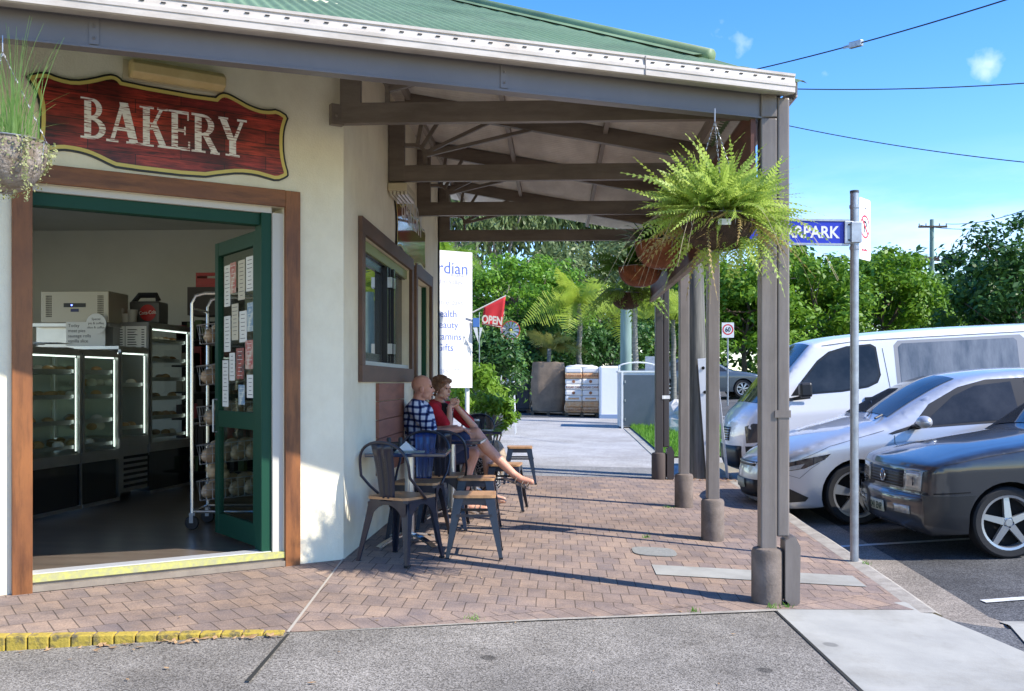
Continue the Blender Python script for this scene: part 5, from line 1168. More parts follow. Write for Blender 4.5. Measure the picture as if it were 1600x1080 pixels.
class Car:
    """u = metres behind the nose, v = height, y = lateral (near side negative).  Built at the origin, u along +X."""
    def __init__(s, name, label, cat, top, arches, sill, hw, belt, tumble, rnd=.07, nose_r=.28, paint=None, group=None, crown=.05, bow=.16):
        s.top = catmull(top, 5); s.arch = arches; s.hw = hw; s.belt = belt; s.tumble = tumble; s.rnd = rnd; s.nr = nose_r; s.sill = sill; s.crown = crown; s.bow = bow
        s.L = max(p[0] for p in s.top); s.root = thing(name, label, cat); s.paint = paint
        if group: s.root['group'] = group
        s.tp = np.array(s.top)
        s.body()
    def topdist(s, u, v):
        P = s.tp; A, B = P[:-1], P[1:]; d = B - A; w = np.array([u, v]) - A; t = np.clip((w * d).sum(1) / ((d * d).sum(1) + 1e-12), 0, 1); q = A + d * t[:, None]; return float(np.sqrt(((np.array([u, v]) - q) ** 2).sum(1).min()))
    def W(s, u, v):
        w = s.hw; b = s.belt(u)
        if v < b: w -= .05 * ((b - v) / b) ** 2 * 1.0; w -= .035 * max(0, 1 - v / .35)
        else: w -= .02 + (v - b) * s.tumble
        if v < b: w -= .02 * max(0, 1 - (b - v) / .12)
        e = min(u, s.L - u)
        if e < s.nr * 2: k = max(0, 1 - e / (s.nr * 2)); w -= s.nr * .75 * k ** 2.2
        d = s.topdist(u, v)
        if d < s.rnd: w -= s.rnd - math.sqrt(max(0, s.rnd ** 2 - (s.rnd - d) ** 2))
        return w
    def body(s):
        bot = []
        u_f, u_r = s.top[0][0], s.top[-1][0]; y = s.sill
        arch = sorted(s.arch, key=lambda a: -a[0])
        bot.append((u_r, y + .03))
        for (uc, vc, r) in arch:
            a0 = math.asin(max(-1, min(1, (y - vc) / r)))
            for i in range(19):
                a = a0 + (PI - 2 * a0) * i / 18; bot.append((uc + r * math.cos(a), vc + r * math.sin(a)))
        bot.append((u_f, y + .03))
        poly = s.top + bot[1:-1] if True else None
        pts = [Vector(p) for p in poly]; n = len(pts)
        g = .045; uu = 0
        def inside(x, y_):
            c = False; j = n - 1
            for i in range(n):
                if (pts[i].y > y_) != (pts[j].y > y_) and x < (pts[j].x - pts[i].x) * (y_ - pts[i].y) / (pts[j].y - pts[i].y) + pts[i].x: c = not c
                j = i
            return c
        extra = []
        while uu < s.L:
            vv = .1
            while vv < 2.1:
                if inside(uu, vv) and s.topdist(uu, vv) > .02 and all(abs(math.hypot(uu - a[0], vv - a[1]) - a[2]) > .015 for a in s.arch): extra.append(Vector((uu, vv)))
                vv += g
            uu += g
        for d in (.012, .03):      # rings just inside the outline
            for i in range(1, len(s.top) - 1):
                a, b = Vector(s.top[i - 1]), Vector(s.top[i + 1]); t = (b - a).normalized(); q = Vector(s.top[i]) + Vector((t.y, -t.x)) * d
                if inside(q.x, q.y): extra.append(q)
        r = delaunay_2d_cdt(pts + extra, [], [tuple(range(n))], 1, 1e-5)
        mb = MB()
        for sg_ in (-1, 1):
            mb.add([(p.x, sg_ * s.W(p.x, p.y), p.y) for p in r[0]], r[2])
        # strip over the top
        K = 14; k = len(s.top)
        for (u, v) in s.top:
            w = s.W(u, v)
            for j in range(K + 1): mb.v.append(s.strip(u, v, -1 + 2 * j / K, w))
        b0 = len(mb.v) - k * (K + 1)
        for i in range(k - 1):
            for j in range(K): mb.f.append((b0 + i * (K + 1) + j, b0 + i * (K + 1) + j + 1, b0 + (i + 1) * (K + 1) + j + 1, b0 + (i + 1) * (K + 1) + j))
        bm = bmesh.new(); me = bpy.data.meshes.new('b')
        me.from_pydata(mb.v, [], mb.f); bm.from_mesh(me); bmesh.ops.remove_doubles(bm, verts=bm.verts, dist=.0008); bmesh.ops.recalc_face_normals(bm, faces=bm.faces)
        bm.to_mesh(me); bm.free(); me.name = 'body'; me.materials.append(s.paint)
        for p in me.polygons: p.use_smooth = True
        o = bpy.data.objects.new('body', me); sc.collection.objects.link(o); o.parent = s.root; s.bo = o
        # dark inner (wheel housings and floor)
        mb = MB(); us = [s.top[0][0] + .1, s.L - .1]; mb.b2((us[0], -s.hw + .16, s.sill), (us[1], s.hw - .16, s.sill + .33)); mb.build('underbody', dark_m, s.root)
        for (uc, vc, r_) in s.arch:
            for sg_ in (-1, 1):
                mb = MB(); A = [PI * i / 18 for i in range(19)]
                for (y0, y1) in ((s.hw - .045, s.hw - .26),):
                    vs = [(uc + (r_ + .004) * math.cos(a), sg_ * y0, vc + (r_ + .004) * math.sin(a)) for a in A] + [(uc + (r_ + .004) * math.cos(a), sg_ * y1, vc + (r_ + .004) * math.sin(a)) for a in A]
                    mb.add(vs, [(i, i + 1, 20 + i, 19 + i) for i in range(18)]); mb.add(vs[19:], [tuple(range(19))])
                mb.build('wheel_well', dark_m, s.bo)
    def strip(s, u, v, t, w=None):
        w = s.W(u, v) if w is None else w
        f = max(0, 1 - u / .5) if u < .5 else (-max(0, 1 - (s.L - u) / .5) if s.L - u < .5 else 0)
        up = s.crown * (1 - t * t) * min(1, u / .5, (s.L - u) / .5)
        return (u - s.bow * f * (1 - abs(t) ** 2.2), t * w, v + up)
    def topat(s, a):
        a *= len(s.top) - 1; i = min(int(a), len(s.top) - 2); f = a - i; p, q = s.top[i], s.top[i + 1]; return (p[0] + (q[0] - p[0]) * f, p[1] + (q[1] - p[1]) * f)
    def frontpt(s, v, t, off=0):
        best = min(range(len(s.top) // 2), key=lambda i: abs(s.top[i][1] - v) + (s.top[i][0]) * .05)
        i = best; p = s.top[i]
        u = p[0]
        for k in range(len(s.top) // 2):
            a, b = s.top[k], s.top[k + 1]
            if a[1] <= v <= b[1] and b[1] > a[1]: u = a[0] + (b[0] - a[0]) * (v - a[1]) / (b[1] - a[1]); break
        q = s.strip(u, v, t); return Vector((q[0] - off, q[1], q[2] if True else v))
    def side(s, poly, off, name, mat, parent=None, both=True, grid=.05, tw=None, label=None):
        P = [Vector(p) for p in poly]; n = len(P); pts = []
        for i in range(n):
            a, b = P[i], P[(i + 1) % n]; k = max(1, int((b - a).length / grid))
            for j in range(k): pts.append(a.lerp(b, j / k))
        m = len(pts); ex = []
        x = min(p.x for p in P) + grid / 2
        while x < max(p.x for p in P):
            z = min(p.y for p in P) + grid / 2
            while z < max(p.y for p in P):
                c = False; j = m - 1
                for i in range(m):
                    if (pts[i].y > z) != (pts[j].y > z) and x < (pts[j].x - pts[i].x) * (z - pts[i].y) / (pts[j].y - pts[i].y) + pts[i].x: c = not c
                    j = i
                if c: ex.append(Vector((x, z)))
                z += grid
            x += grid
        r = delaunay_2d_cdt(pts + ex, [], [tuple(range(m))], 1, 1e-5); res = None
        for sg_ in ((-1, 1) if both else (-1,)):
            mb = MB()
            fr = [(p.x, sg_ * (s.W(p.x, p.y) + off), p.y) for p in r[0]]
            mb.add(fr, r[2])
            ring = [(p.x, sg_ * (s.W(p.x, p.y) + off), p.y) for p in pts]; ri2 = [(p.x, sg_ * (s.W(p.x, p.y) - .01), p.y) for p in pts]
            mb.add(ring + ri2, [(i, (i + 1) % m, m + (i + 1) % m, m + i) for i in range(m)])
            q_ = mb.build(name, mat, parent or s.root, smooth=30, label=label); res = res or q_
        return res
    def line(s, pts, name, mat, w=.006, parent=None, off=.0015):
        for sg_ in (-1, 1):
            mb = MB()
            for a, b in zip(pts, pts[1:]):
                a, b = Vector(a), Vector(b); d = (b - a).normalized(); n_ = Vector((-d.y, d.x)) * w / 2; k = max(1, int((b - a).length / .04))
                for i in range(k):
                    p, q = a.lerp(b, i / k), a.lerp(b, (i + 1) / k); qs = [p - n_, q - n_, q + n_, p + n_]
                    mb.add([(z.x, sg_ * (s.W(z.x, z.y) + off), z.y) for z in qs], [(0, 1, 2, 3)])
            o = mb.build(name, mat, parent or s.bo)
        return o
    def front(s, v0, v1, t0, t1, off, name, mat, parent=None, nv=3, nt=8, label=None):
        mb = MB()
        for i in range(nv + 1):
            for j in range(nt + 1):
                v = lerp(v0, v1, i / nv); t = lerp(t0, t1, j / nt); mb.v.append(tuple(s.frontpt(v, t, off)))
        for i in range(nv):
            for j in range(nt): mb.f.append((i * (nt + 1) + j, i * (nt + 1) + j + 1, (i + 1) * (nt + 1) + j + 1, (i + 1) * (nt + 1) + j))
        o = mb.build(name, mat, parent or s.root, smooth=30, label=label); m = o.modifiers.new('s', 'SOLIDIFY'); m.thickness = .012; return o
    def screen(s, u0, u1, tmax, name='windscreen', off=.005, mat=None):
        mb = MB(); n = 12; pts = [p for p in s.top if u0 <= p[0] <= u1]; NT = 12
        for i, (u, v) in enumerate(pts):
            for j in range(NT + 1):
                t = -tmax + 2 * tmax * j / NT; q = s.strip(u, v, t); mb.v.append((q[0] - off * .5, q[1], q[2] + off))
        for i in range(len(pts) - 1):
            for j in range(NT): mb.f.append((i * (NT + 1) + j, i * (NT + 1) + j + 1, (i + 1) * (NT + 1) + j + 1, (i + 1) * (NT + 1) + j))
        return mb.build(name, mat or glass_m, s.root, smooth=True)
    def wheels(s, dia, tw, spoke, rimr, us):
        for uc in us:
            for sg_ in (-1, 1):
                c = Vector((uc, sg_ * (s.hw - .03 - tw / 2), dia / 2)); r = dia / 2; h = tw / 2
                w = bpy.data.objects.new('wheel', None)
                mb = MB(); prof = [(rimr, -h * .8), (rimr + .01, -h * .95), (r * .93, -h), (r * .985, -h * .85), (r, -h * .6), (r, h * .6), (r * .985, h * .85), (r * .93, h), (rimr + .01, h * .95), (rimr, h * .8), (rimr, -h * .8)]
                mb.lathe(prof, c, 40, 'Y'); wo2 = mb.build('wheel', tyre_m, s.root, smooth=35)
                mb = MB(); y0 = sg_ * h * .80
                def P(a, rr, dy): return (c.x + rr * math.cos(a), c.y + y0 + sg_ * dy, c.z + rr * math.sin(a))
                mb.lathe([(rimr - .002, y0 - sg_ * .0), (rimr + .008, y0 + sg_ * .012), (rimr - .012, y0 + sg_ * .008), (rimr - .02, y0 - sg_ * .06)], c, 40, 'Y')
                k, w0, w1, tw_ = spoke
                for i in range(k):
                    a = 2 * PI * i / k + .35
                    for da in ((0,) if tw_ == 0 else (-tw_, tw_)):
                        b_, e_ = .04, rimr - .008; aa, ab = a + da * .35, a + da
                        ca, sa, cb, sb = math.cos(aa), math.sin(aa), math.cos(ab), math.sin(ab)
                        q = []
                        for dy in (0.0, -.035):
                            for (rr, co, si, ww) in ((b_, ca, sa, w0), (e_, cb, sb, w1)):
                                for m_ in (-1, 1): q.append((c.x + rr * co - m_ * ww * si, c.y + y0 + sg_ * (dy + (.008 if rr == b_ else -.004)), c.z + rr * si + m_ * ww * co))
                        mb.add(q, [(0, 1, 3, 2), (4, 5, 7, 6), (0, 2, 6, 4), (1, 3, 7, 5), (0, 1, 5, 4), (2, 3, 7, 6)])
                mb.lathe([(0, y0 + sg_ * .012), (.028, y0 + sg_ * .012), (.034, y0 + sg_ * .004), (.05, y0), (.055, y0 - sg_ * .03), (0, y0 - sg_ * .03)], c, 20, 'Y')
                rim = mb.build('rim', alloy_m, wo2, smooth=30)
                mb = MB(); mb.lathe([(0, y0 - sg_ * .07), (rimr, y0 - sg_ * .07)], c, 30, 'Y'); mb.build('brake_shade', dark_m, wo2)
                mb = MB()
                for i in range(5): a = 2 * PI * i / 5; mb.ball((c.x + .042 * math.cos(a), c.y + y0 + sg_ * .004, c.z + .042 * math.sin(a)), .006, 6, 4)
                mb.build('wheel_nuts', dark_m, rim)
    def place(s, px_axle, D, axle_u, slope=None, pitch_extra=0, dy=0):
        """near-side front axle at photo column px, distance D; nose to the left, lengthwise across the view"""
        xc = (px_axle - 800) / F * D; a = cw(xc, D); U_ = Vector((cT, sT, 0)); nearside = Vector((sT, -cT, 0))
        # contact heights near side front and at rear axle
        z0 = Zroad(a.x, a.y); b_ = a + U_ * 2.5; z1 = Zroad(b_.x, b_.y); p = math.atan2(z1 - z0, 2.5) + pitch_extra
        x = Vector((cT * math.cos(p), sT * math.cos(p), math.sin(p))); y = Vector((-sT, cT, 0)); z = x.cross(y)
        M = Matrix((x, y, z)).transposed().to_4x4(); o = Vector((a.x, a.y, z0 + dy)) - x * axle_u + y * (s.hw - .03); M.translation = o
        s.root.matrix_world = M
def paintm(name, col, metal=.0, rough=.3, coat=1):
    return mk(name, col, rough, metal=metal, coat=coat, spec=.5)
# --- dark grey old hatchback, nearest
golf = Car('parked_hatchback', 'dark grey old hatchback parked nose-in, black X taped on its headlight', 'car',
    [(.10, .20), (.03, .26), (.0, .36), (.0, .50), (.035, .535), (.05, .56), (.065, .72), (.09, .77), (.16, .815), (.40, .87), (.75, .92), (1.15, .965), (1.28, .99), (1.55, 1.17), (1.85, 1.36), (2.05, 1.41), (2.6, 1.43), (3.2, 1.40), (3.55, 1.30), (3.85, 1.0), (3.98, .85), (4.02, .55), (4.02, .35), (3.92, .22)],
    [(.70, .30, .345), (3.18, .30, .345)], .22, .845, lambda u: .90, .30, rnd=.045, nose_r=.16, paint=paintm('grey_paint', (.030, .032, .036), .12, .3), bow=.08, crown=.05)
golf.side([(1.42, .93), (1.80, 1.24), (1.98, 1.33), (2.3, 1.35), (2.32, .93)], .003, 'side_window', glass_m); golf.side([(2.42, .93), (2.42, 1.35), (3.0, 1.33), (3.3, 1.22), (3.2, .93)], .003, 'side_window', glass_m)
golf.screen(1.30, 1.86, .9)
golf.line([(1.40, .30), (1.40, .9)], 'door_line', trim_m, .007); golf.line([(.02, .56), (.38, .57)], 'bumper_line', dark_m, .010)
golf.line([(.18, .80), (.5, .855), (1.1, .925)], 'bonnet_line', trim_m, .006)
golf.side([(.02, .545), (.03, .30), (.36, .24), (.365, .40), (.40, .50), (.43, .545)], .006, 'bumper', mk('bumper_dark', (.018, .019, .021), .35, coat=.3), both=True)
golf.front(.58, .725, -.54, .54, .004, 'grille', trim_m)
for k in range(5): golf.front(.595 + k * .026, .604 + k * .026, -.52, .52, .012, 'grille_bar', mk('bar_grey', (.05, .05, .052), .3) if k == 0 else bpy.data.materials['bar_grey'], nv=1)
hl = golf.front(.575, .735, -.93, -.56, .010, 'headlight', lens_m, nv=4, nt=6); golf.front(.575, .735, .56, .93, .010, 'headlight', lens_m, nv=4, nt=6)
c = golf.frontpt(.652, -.80, .026)
mb = MB()
for a in (R(35), R(-35)): mb.box(c, (.004, .014, .075), M=Matrix.Rotation(math.atan2(.25, .5) * 0 + R(-28), 3, 'Z') @ Matrix.Rotation(a, 3, 'X'))
mb.build('taped_cross', black_m, hl)
golf.front(.375, .445, -.86, -.50, .012, 'indicator', lens_m, nv=2); golf.front(.375, .445, .50, .86, .012, 'indicator', lens_m, nv=2)
def roundel(car, v, t, r, off):
    c = car.frontpt(v, t, off); q = car.frontpt(v + .02, t, off); mb = MB()
    mb.tube([c + Vector((0, r * math.cos(a), r * math.sin(a))) for a in [2 * PI * i / 24 for i in range(24)]], r * .13, 6, closed=True)
    return c, mb
c, mb = roundel(golf, .655, 0, .052, .02)
vpts = [(-.030, .036), (-.012, -.002), (0, .022), (.012, -.002), (.030, .036)]; vp2 = [(-.044, .018), (-.022, -.040), (0, .002), (.022, -.040), (.044, .018)]
for pp in (vpts, vp2):
    for a, b in zip(pp, pp[1:]): mb.bar(c + Vector((0, a[0], a[1])), c + Vector((0, b[0], b[1])), .006, .008, up=(1, 0, 0))
mb.build('emblem', chrome_m, golf.root)
npm = mk('number_plate', (.50, .52, .42), .5)
np_ = golf.front(.345, .445, -.22, .22, .022, 'number_plate', npm, nv=1)
c = golf.frontpt(.372, 0, .026); mb = MB(); text(mb, '041 ENP', .088, c - Vector((.0, 0, .01)), (0, -1, 0), (0, 0, 1), .002, bold=.001, sx=.85); mb.build('plate_text', mk('plate_ink', (.05, .09, .06), .5), np_)
golf.wheels(.60, .195, (5, .030, .022, 0), .222, (.70, 3.18))
golf.place(1580, 8.24, .70)
# --- silver sedan
cor = Car('parked_sedan', 'silver sedan parked nose-in between the white van and the dark hatchback', 'car',
    [(.14, .17), (.05, .22), (.01, .32), (.0, .45), (.02, .58), (.06, .66), (.16, .735), (.40, .84), (.75, .94), (1.05, 1.01), (1.18, 1.045), (1.5, 1.22), (1.85, 1.385), (2.1, 1.455), (2.5, 1.49), (2.95, 1.485), (3.3, 1.42), (3.8, 1.24), (4.1, 1.13), (4.4, 1.10), (4.56, 1.03), (4.60, .80), (4.62, .5), (4.58, .3), (4.48, .2)],
    [(.82, .315, .365), (3.52, .315, .365)], .20, .885, lambda u: .89 + .035 * u, .36, rnd=.07, nose_r=.30, paint=paintm('silver_paint', (.50, .51, .53), .4, .35), bow=.16, crown=.045)
cor.side([(1.16, .92), (1.24, .95), (1.42, .995), (1.62, 1.20), (1.95, 1.36), (2.25, 1.425), (2.7, 1.43), (3.2, 1.39), (3.55, 1.24), (3.75, 1.10), (3.7, 1.03), (1.4, .955), (1.2, .91)], .002, 'window_surround', trim_m)
cor.side([(1.55, .985), (1.60, 1.06), (1.88, 1.27), (2.12, 1.365), (2.5, 1.395), (2.52, 1.015)], .005, 'side_window', glass_m); cor.side([(2.66, 1.02), (2.64, 1.395), (3.1, 1.365), (3.42, 1.23), (3.45, 1.05)], .005, 'side_window', glass_m)
cor.screen(1.20, 2.0, .90)
cor.line([(1.22, .30), (1.20, .55), (1.22, .90)], 'door_line', trim_m, .007); cor.line([(2.56, .30), (2.58, 1.0)], 'door_line', trim_m, .007); cor.line([(.28, .70), (.55, .82), (1.12, .955)], 'bonnet_line', mk('seam_grey', (.12, .12, .12), .6), .005)
cor.line([(.07, .56), (.25, .50), (.36, .60), (.45, .66)], 'bumper_line', bpy.data.materials['seam_grey'], .005)
cor.line([(1.5, .72), (2.5, .76), (3.6, .80)], 'crease_line', bpy.data.materials['seam_grey'], .003)
cor.side([(.05, .615), (.12, .655), (.32, .705), (.56, .745), (.50, .69), (.30, .60), (.10, .565)], .004, 'headlight', mk('dark_lens', (.02, .022, .025), .05, coat=1))
cor.side([(.10, .60), (.18, .625), (.30, .65), (.26, .60), (.12, .575)], .007, 'headlight_lens', lens_m)
cor.side([(.05, .40), (.10, .42), (.33, .30), (.30, .26), (.08, .24)], .004, 'fog_recess', trim_m)
cor.front(.27, .46, -.72, .72, .006, 'lower_grille', trim_m); cor.front(.60, .645, -.55, .55, .006, 'upper_grille', trim_m); cor.front(.625, .635, -.56, .56, .018, 'grille_bar', chrome_m, nv=1)
cor.front(.36, .46, -.24, .24, .025, 'number_plate', npm, nv=1)
mb = MB(); mb.ball((1.47, -1.01, 1.03), (.075, .11, .065), 16, 10)
mo = mb.build('mirror', cor.paint, cor.root, smooth=True); mb = MB(); mb.ball((1.455, -.97, 1.0), (.06, .10, .035), 12, 8); mb.tube([(1.42, -.82, .97), (1.44, -.97, .99)], .03, 8); mb.build('mirror_base', trim_m, mo, smooth=True)
cor.side([(2.28, .83), (2.28, .86), (2.47, .87), (2.47, .84)], .022, 'handle', cor.paint)
mb = MB(); mb.tube([(1.14, -.35, 1.085), (1.3, -.1, 1.15), (1.42, .3, 1.22)], .007, 6); mb.tube([(1.12, -.62, 1.07), (1.22, -.55, 1.10)], .012, 6); mb.build('wiper', black_m, cor.root)
cor.wheels(.635, .195, (5, .032, .052, 0), .235, (.82, 3.52))
cor.place(1342, 10.13, .82)
# --- white van
van = Car('parked_van', 'tall white van parked nose-in behind the silver sedan', 'van',
    [(.12, .24), (.03, .30), (.0, .42), (.0, .60), (.02, .78), (.06, .92), (.14, 1.04), (.26, 1.14), (.45, 1.36), (.75, 1.68), (.93, 1.86), (1.06, 1.915), (1.4, 1.96), (2.2, 2.0), (3.2, 2.01), (4.3, 2.0), (4.62, 1.95), (4.68, 1.7), (4.70, 1.0), (4.70, .45), (4.62, .3)],
    [(1.02, .34, .38), (3.6, .34, .38)], .28, .85, lambda u: 1.12, .13, rnd=.075, nose_r=.2, paint=paintm('white_van_paint', (.78, .78, .79), 0, .35), bow=.12, crown=.05)
van.side([(.62, 1.235), (.74, 1.39), (1.0, 1.68), (1.16, 1.79), (1.4, 1.85), (1.72, 1.865), (1.79, 1.82), (1.82, 1.45), (1.77, 1.35), (1.64, 1.295), (1.3, 1.255)], .002, 'window_seal', trim_m)
van.side([(.67, 1.26), (.78, 1.395), (1.02, 1.66), (1.18, 1.765), (1.41, 1.825), (1.70, 1.84), (1.765, 1.80), (1.79, 1.46), (1.745, 1.375), (1.62, 1.32), (1.3, 1.28)], .005, 'side_window', glass_m)
def rr_(u0, v0, u1, v1, r): return [(u0 + r, v0), (u1 - r, v0), (u1, v0 + r), (u1, v1 - r), (u1 - r, v1), (u0 + r, v1), (u0, v1 - r), (u0, v0 + r)]
van.side(rr_(2.02, 1.19, 3.75, 1.89, .06), .001, 'window_recess', mk('van_grey_seal', (.30, .30, .31), .5)); van.side([(2.14, 1.24), (2.2, 1.215), (3.60, 1.26), (3.64, 1.30), (3.64, 1.81), (3.6, 1.85), (2.13, 1.85), (2.08, 1.81), (2.08, 1.35)], .004, 'side_window', mk('curtained_glass', (.10, .105, .11), .12, col2=(.24, .24, .24), scale=5, stretch=(1, 1, .25), coat=.6))
van.side([(4.0, 1.25), (4.5, 1.25), (4.5, 1.84), (4.0, 1.84)], .004, 'side_window', glass_m)
van.screen(.24, .96, .93)
for l in ([(1.93, .34), (1.93, 1.2), (1.87, 1.80)], [(2.02, 1.2), (2.0, .36)], [(3.83, .36), (3.83, 1.86)]): van.line(l, 'door_line', trim_m, .008)
van.line([(1.08, 1.87), (1.6, 1.915), (4.5, 1.925)], 'roof_gutter', bpy.data.materials['seam_grey'], .012); van.line([(.40, .72), (1.8, .72), (4.6, .74)], 'side_moulding', bpy.data.materials['seam_grey'], .03)
van.side([(.02, .60), (.03, .28), (.62, .26), (.62, .33), (.66, .48), (.55, .56), (.3, .60)], .008, 'bumper', trim_m); van.front(.30, .60, -.97, .97, .01, 'bumper', trim_m)
van.front(.66, .84, -.42, .42, .008, 'grille', trim_m)
for k in range(5): van.front(.675 + k * .034, .685 + k * .034, -.42, .42, .02, 'grille_bar', chrome_m, nv=1)
van.side([(.03, .64), (.03, .86), (.12, .90), (.30, .88), (.28, .66)], .006, 'headlight', mk('van_lamp', (.06, .06, .06), .1, coat=1))
van.side([(1.58, 1.13), (1.58, 1.17), (1.79, 1.175), (1.79, 1.135)], .02, 'handle', black_m)
mb = MB(); mb.box((.76, -.99, 1.31), (.16, .13, .19)); mo = mb.build('mirror', black_m, van.root, bevel=.03); mb = MB(); mb.bar((.64, -.83, 1.2), (.76, -.95, 1.23), .03, .03); mb.bar((.56, -.845, 1.19), (.86, -.86, 1.21), .01, .04); mb.build('mirror_arm', black_m, mo)
mb = MB(); text(mb, 'HIACE', .07, (.98, -.862, .63), (1, 0, 0), (0, 0, 1), .002, bold=.002, sx=1.3); mb.build('badge', chrome_m, van.root)
van.wheels(.66, .195, (6, .03, .03, 0), .20, (1.02, 3.6))
van.place(1170 + 1.02 * 119, 12.95, 1.02, pitch_extra=.006)
# --- distant grey sedan on the cross street, nose to the right
far = Car('passing_sedan', 'grey sedan driving on the street beyond the kerb island, seen between the posts', 'car',
    [(.14, .20), (.04, .26), (.0, .40), (.01, .55), (.08, .68), (.3, .80), (.8, .90), (1.2, .96), (1.4, .99), (1.8, 1.22), (2.15, 1.38), (2.7, 1.44), (3.2, 1.40), (3.6, 1.24), (3.95, 1.06), (4.3, 1.04), (4.8, 1.0), (4.9, .8), (4.92, .5), (4.8, .25)],
    [(.98, .33, .37), (3.75, .33, .37)], .22, .90, lambda u: .90, .35, rnd=.07, nose_r=.3, paint=paintm('blue_grey_paint', (.07, .09, .105), .3, .35))
far.side([(1.55, .95), (1.9, 1.20), (2.2, 1.33), (2.6, 1.37), (2.62, .95)], .004, 'side_window', glass_m); far.side([(2.72, .95), (2.70, 1.37), (3.2, 1.33), (3.6, 1.15), (3.75, .98)], .004, 'side_window', glass_m); far.screen(1.42, 2.1, .9)
far.line([(1.5, .3), (1.5, .93)], 'door_line', trim_m, .008); far.line([(2.66, .3), (2.66, .93)], 'door_line', trim_m, .008)
far.side([(.06, .62), (.12, .68), (.34, .70), (.3, .6), (.1, .56)], .006, 'headlight', lens_m)
far.wheels(.66, .2, (7, .012, .012, .12), .22, (.98, 3.75))
fp = at(1152, 620, 36.5); fz = Zroad(fp.x, fp.y); far.root.location = (fp.x + .98 * cT + .02, fp.y + .98 * sT, EYE - 24 / F * 36.5); far.root.rotation_euler = (0, 0, PI + YAW)
far_dz = fz - far.root.location.z

# ================================================================== TREES AND PLANTS
def leafcloud(c, rad, ncl, per, size, seed, csz=.30, flat=.75, hollow=.55, droop=0, elong=1.0, bottom=-.5):
    """leaves in clumps spread through an uneven ellipsoid"""
    g = np.random.default_rng(seed); c = np.array(c, float); rad = np.array(rad, float)
    d = g.normal(0, 1, (ncl, 3)); d /= np.linalg.norm(d, axis=1)[:, None]; d[:, 2] = np.where(d[:, 2] < bottom, -d[:, 2], d[:, 2]); r = g.uniform(hollow, 1.03, ncl)[:, None]
    cc = d * r * rad; n = ncl * per; K = np.repeat(cc, per, 0); sz = np.repeat(g.uniform(.6, 1.25, ncl), per)[:, None]
    o = g.normal(0, 1, (n, 3)); o /= np.linalg.norm(o, axis=1)[:, None]; o *= (g.uniform(0, 1, (n, 1)) ** .5) * rad.mean() * csz * sz; o[:, 2] *= flat; P = c + K + o
    nrm = o + np.array([0, 0, .5]) * rad.mean() * csz + g.normal(0, .5, (n, 3)) * rad.mean() * csz * .8; nrm /= np.linalg.norm(nrm, axis=1)[:, None] + 1e-9
    a = np.cross(nrm, g.normal(0, 1, (n, 3))); a /= np.linalg.norm(a, axis=1)[:, None] + 1e-9
    if droop: a = a * (1 - droop) + np.array([0, 0, -1]) * droop; a /= np.linalg.norm(a, axis=1)[:, None]
    b = np.cross(nrm, a); b /= np.linalg.norm(b, axis=1)[:, None] + 1e-9; s = size * g.uniform(.6, 1.4, (n, 1)); a = a * s * elong; b = b * s * .55
    return np.stack([P - a, P + b * .9, P + a, P - b * .9], 1)
bark_m = mk('bark', (.16, .12, .085), .95, col2=(.07, .05, .04), scale=6, stretch=(3, 3, .5), bump=.8, bscale=20)
pale_bark = mk('pale_bark', (.50, .44, .36), .8, col2=(.26, .21, .17), scale=2.5, stretch=(1, 1, .3))
def trunk(mb, base, top, r0, r1, seed=0, wob=.04, n=8):
    g = random.Random(seed); base, top = Vector(base), Vector(top); L = (top - base).length; pts = []
    for i in range(n + 1): pts.append(base.lerp(top, i / n) + Vector((g.gauss(0, wob * L * .3), g.gauss(0, wob * L * .3), 0)) * (1 if 0 < i else 0))
    mb.tube(pts, [lerp(r0, r1, i / n) for i in range(n + 1)], 8); return pts
def tree(name, label, px, topy, D, rx, hfrac, mat, seed, ncl=70, per=90, size=.13, cat='tree', bark=None, group=None, csz=.30, rz=None, ry=None, hollow=.5, droop=0, elong=1, basez=None, tr=.16, flat=.75):
    c = at(px, topy, D); zt = c.z; zb = zlong(c.y) - .12 if basez is None else basez; rz = rz or (zt - zb) * hfrac / 2
    t = thing(name, label, cat, (c.x, c.y, zb), group); cz = zt - rz * .98
    mb = MB(); pts = trunk(mb, (c.x, c.y, zb), (c.x + .1 * rx, c.y, cz + rz * .3), tr, tr * .35, seed); g = random.Random(seed + 1)
    for k in range(9):
        s = pts[g.randint(3, 7)]; a = g.uniform(0, 6.28); e = Vector((c.x + math.cos(a) * rx * g.uniform(.4, .85), c.y + math.sin(a) * rx * .7, cz + rz * g.uniform(-.3, .75))); trunk(mb, s, e, tr * .4, tr * .08, seed + k + 5, .06, 5)
    mb.build('trunk', bark or bark_m, t, smooth=True)
    mb = MB(); mb.quads(leafcloud((c.x, c.y, cz), (rx, ry or rx, rz), ncl, per, size, seed, csz=csz, hollow=hollow, droop=droop, elong=elong, flat=flat)); mb.build('crown', mat, t)
    return t
fg1 = foliage('leaf_bright', (.07, .18, .012), (.24, .40, .035), (.36, .46, .08), scale=.9, trans=.35)
fg2 = foliage('leaf_mid', (.05, .13, .018), (.18, .31, .04), scale=.8, trans=.3)
fg3 = foliage('leaf_deep', (.022, .07, .013), (.075, .17, .03), (.13, .23, .05), scale=.8, trans=.25)
fg4 = foliage('leaf_gum', (.08, .13, .04), (.24, .30, .12), (.36, .38, .2), scale=1.2, trans=.35)
fg5 = foliage('leaf_lime', (.12, .26, .02), (.28, .42, .05), scale=1.2, trans=.4)
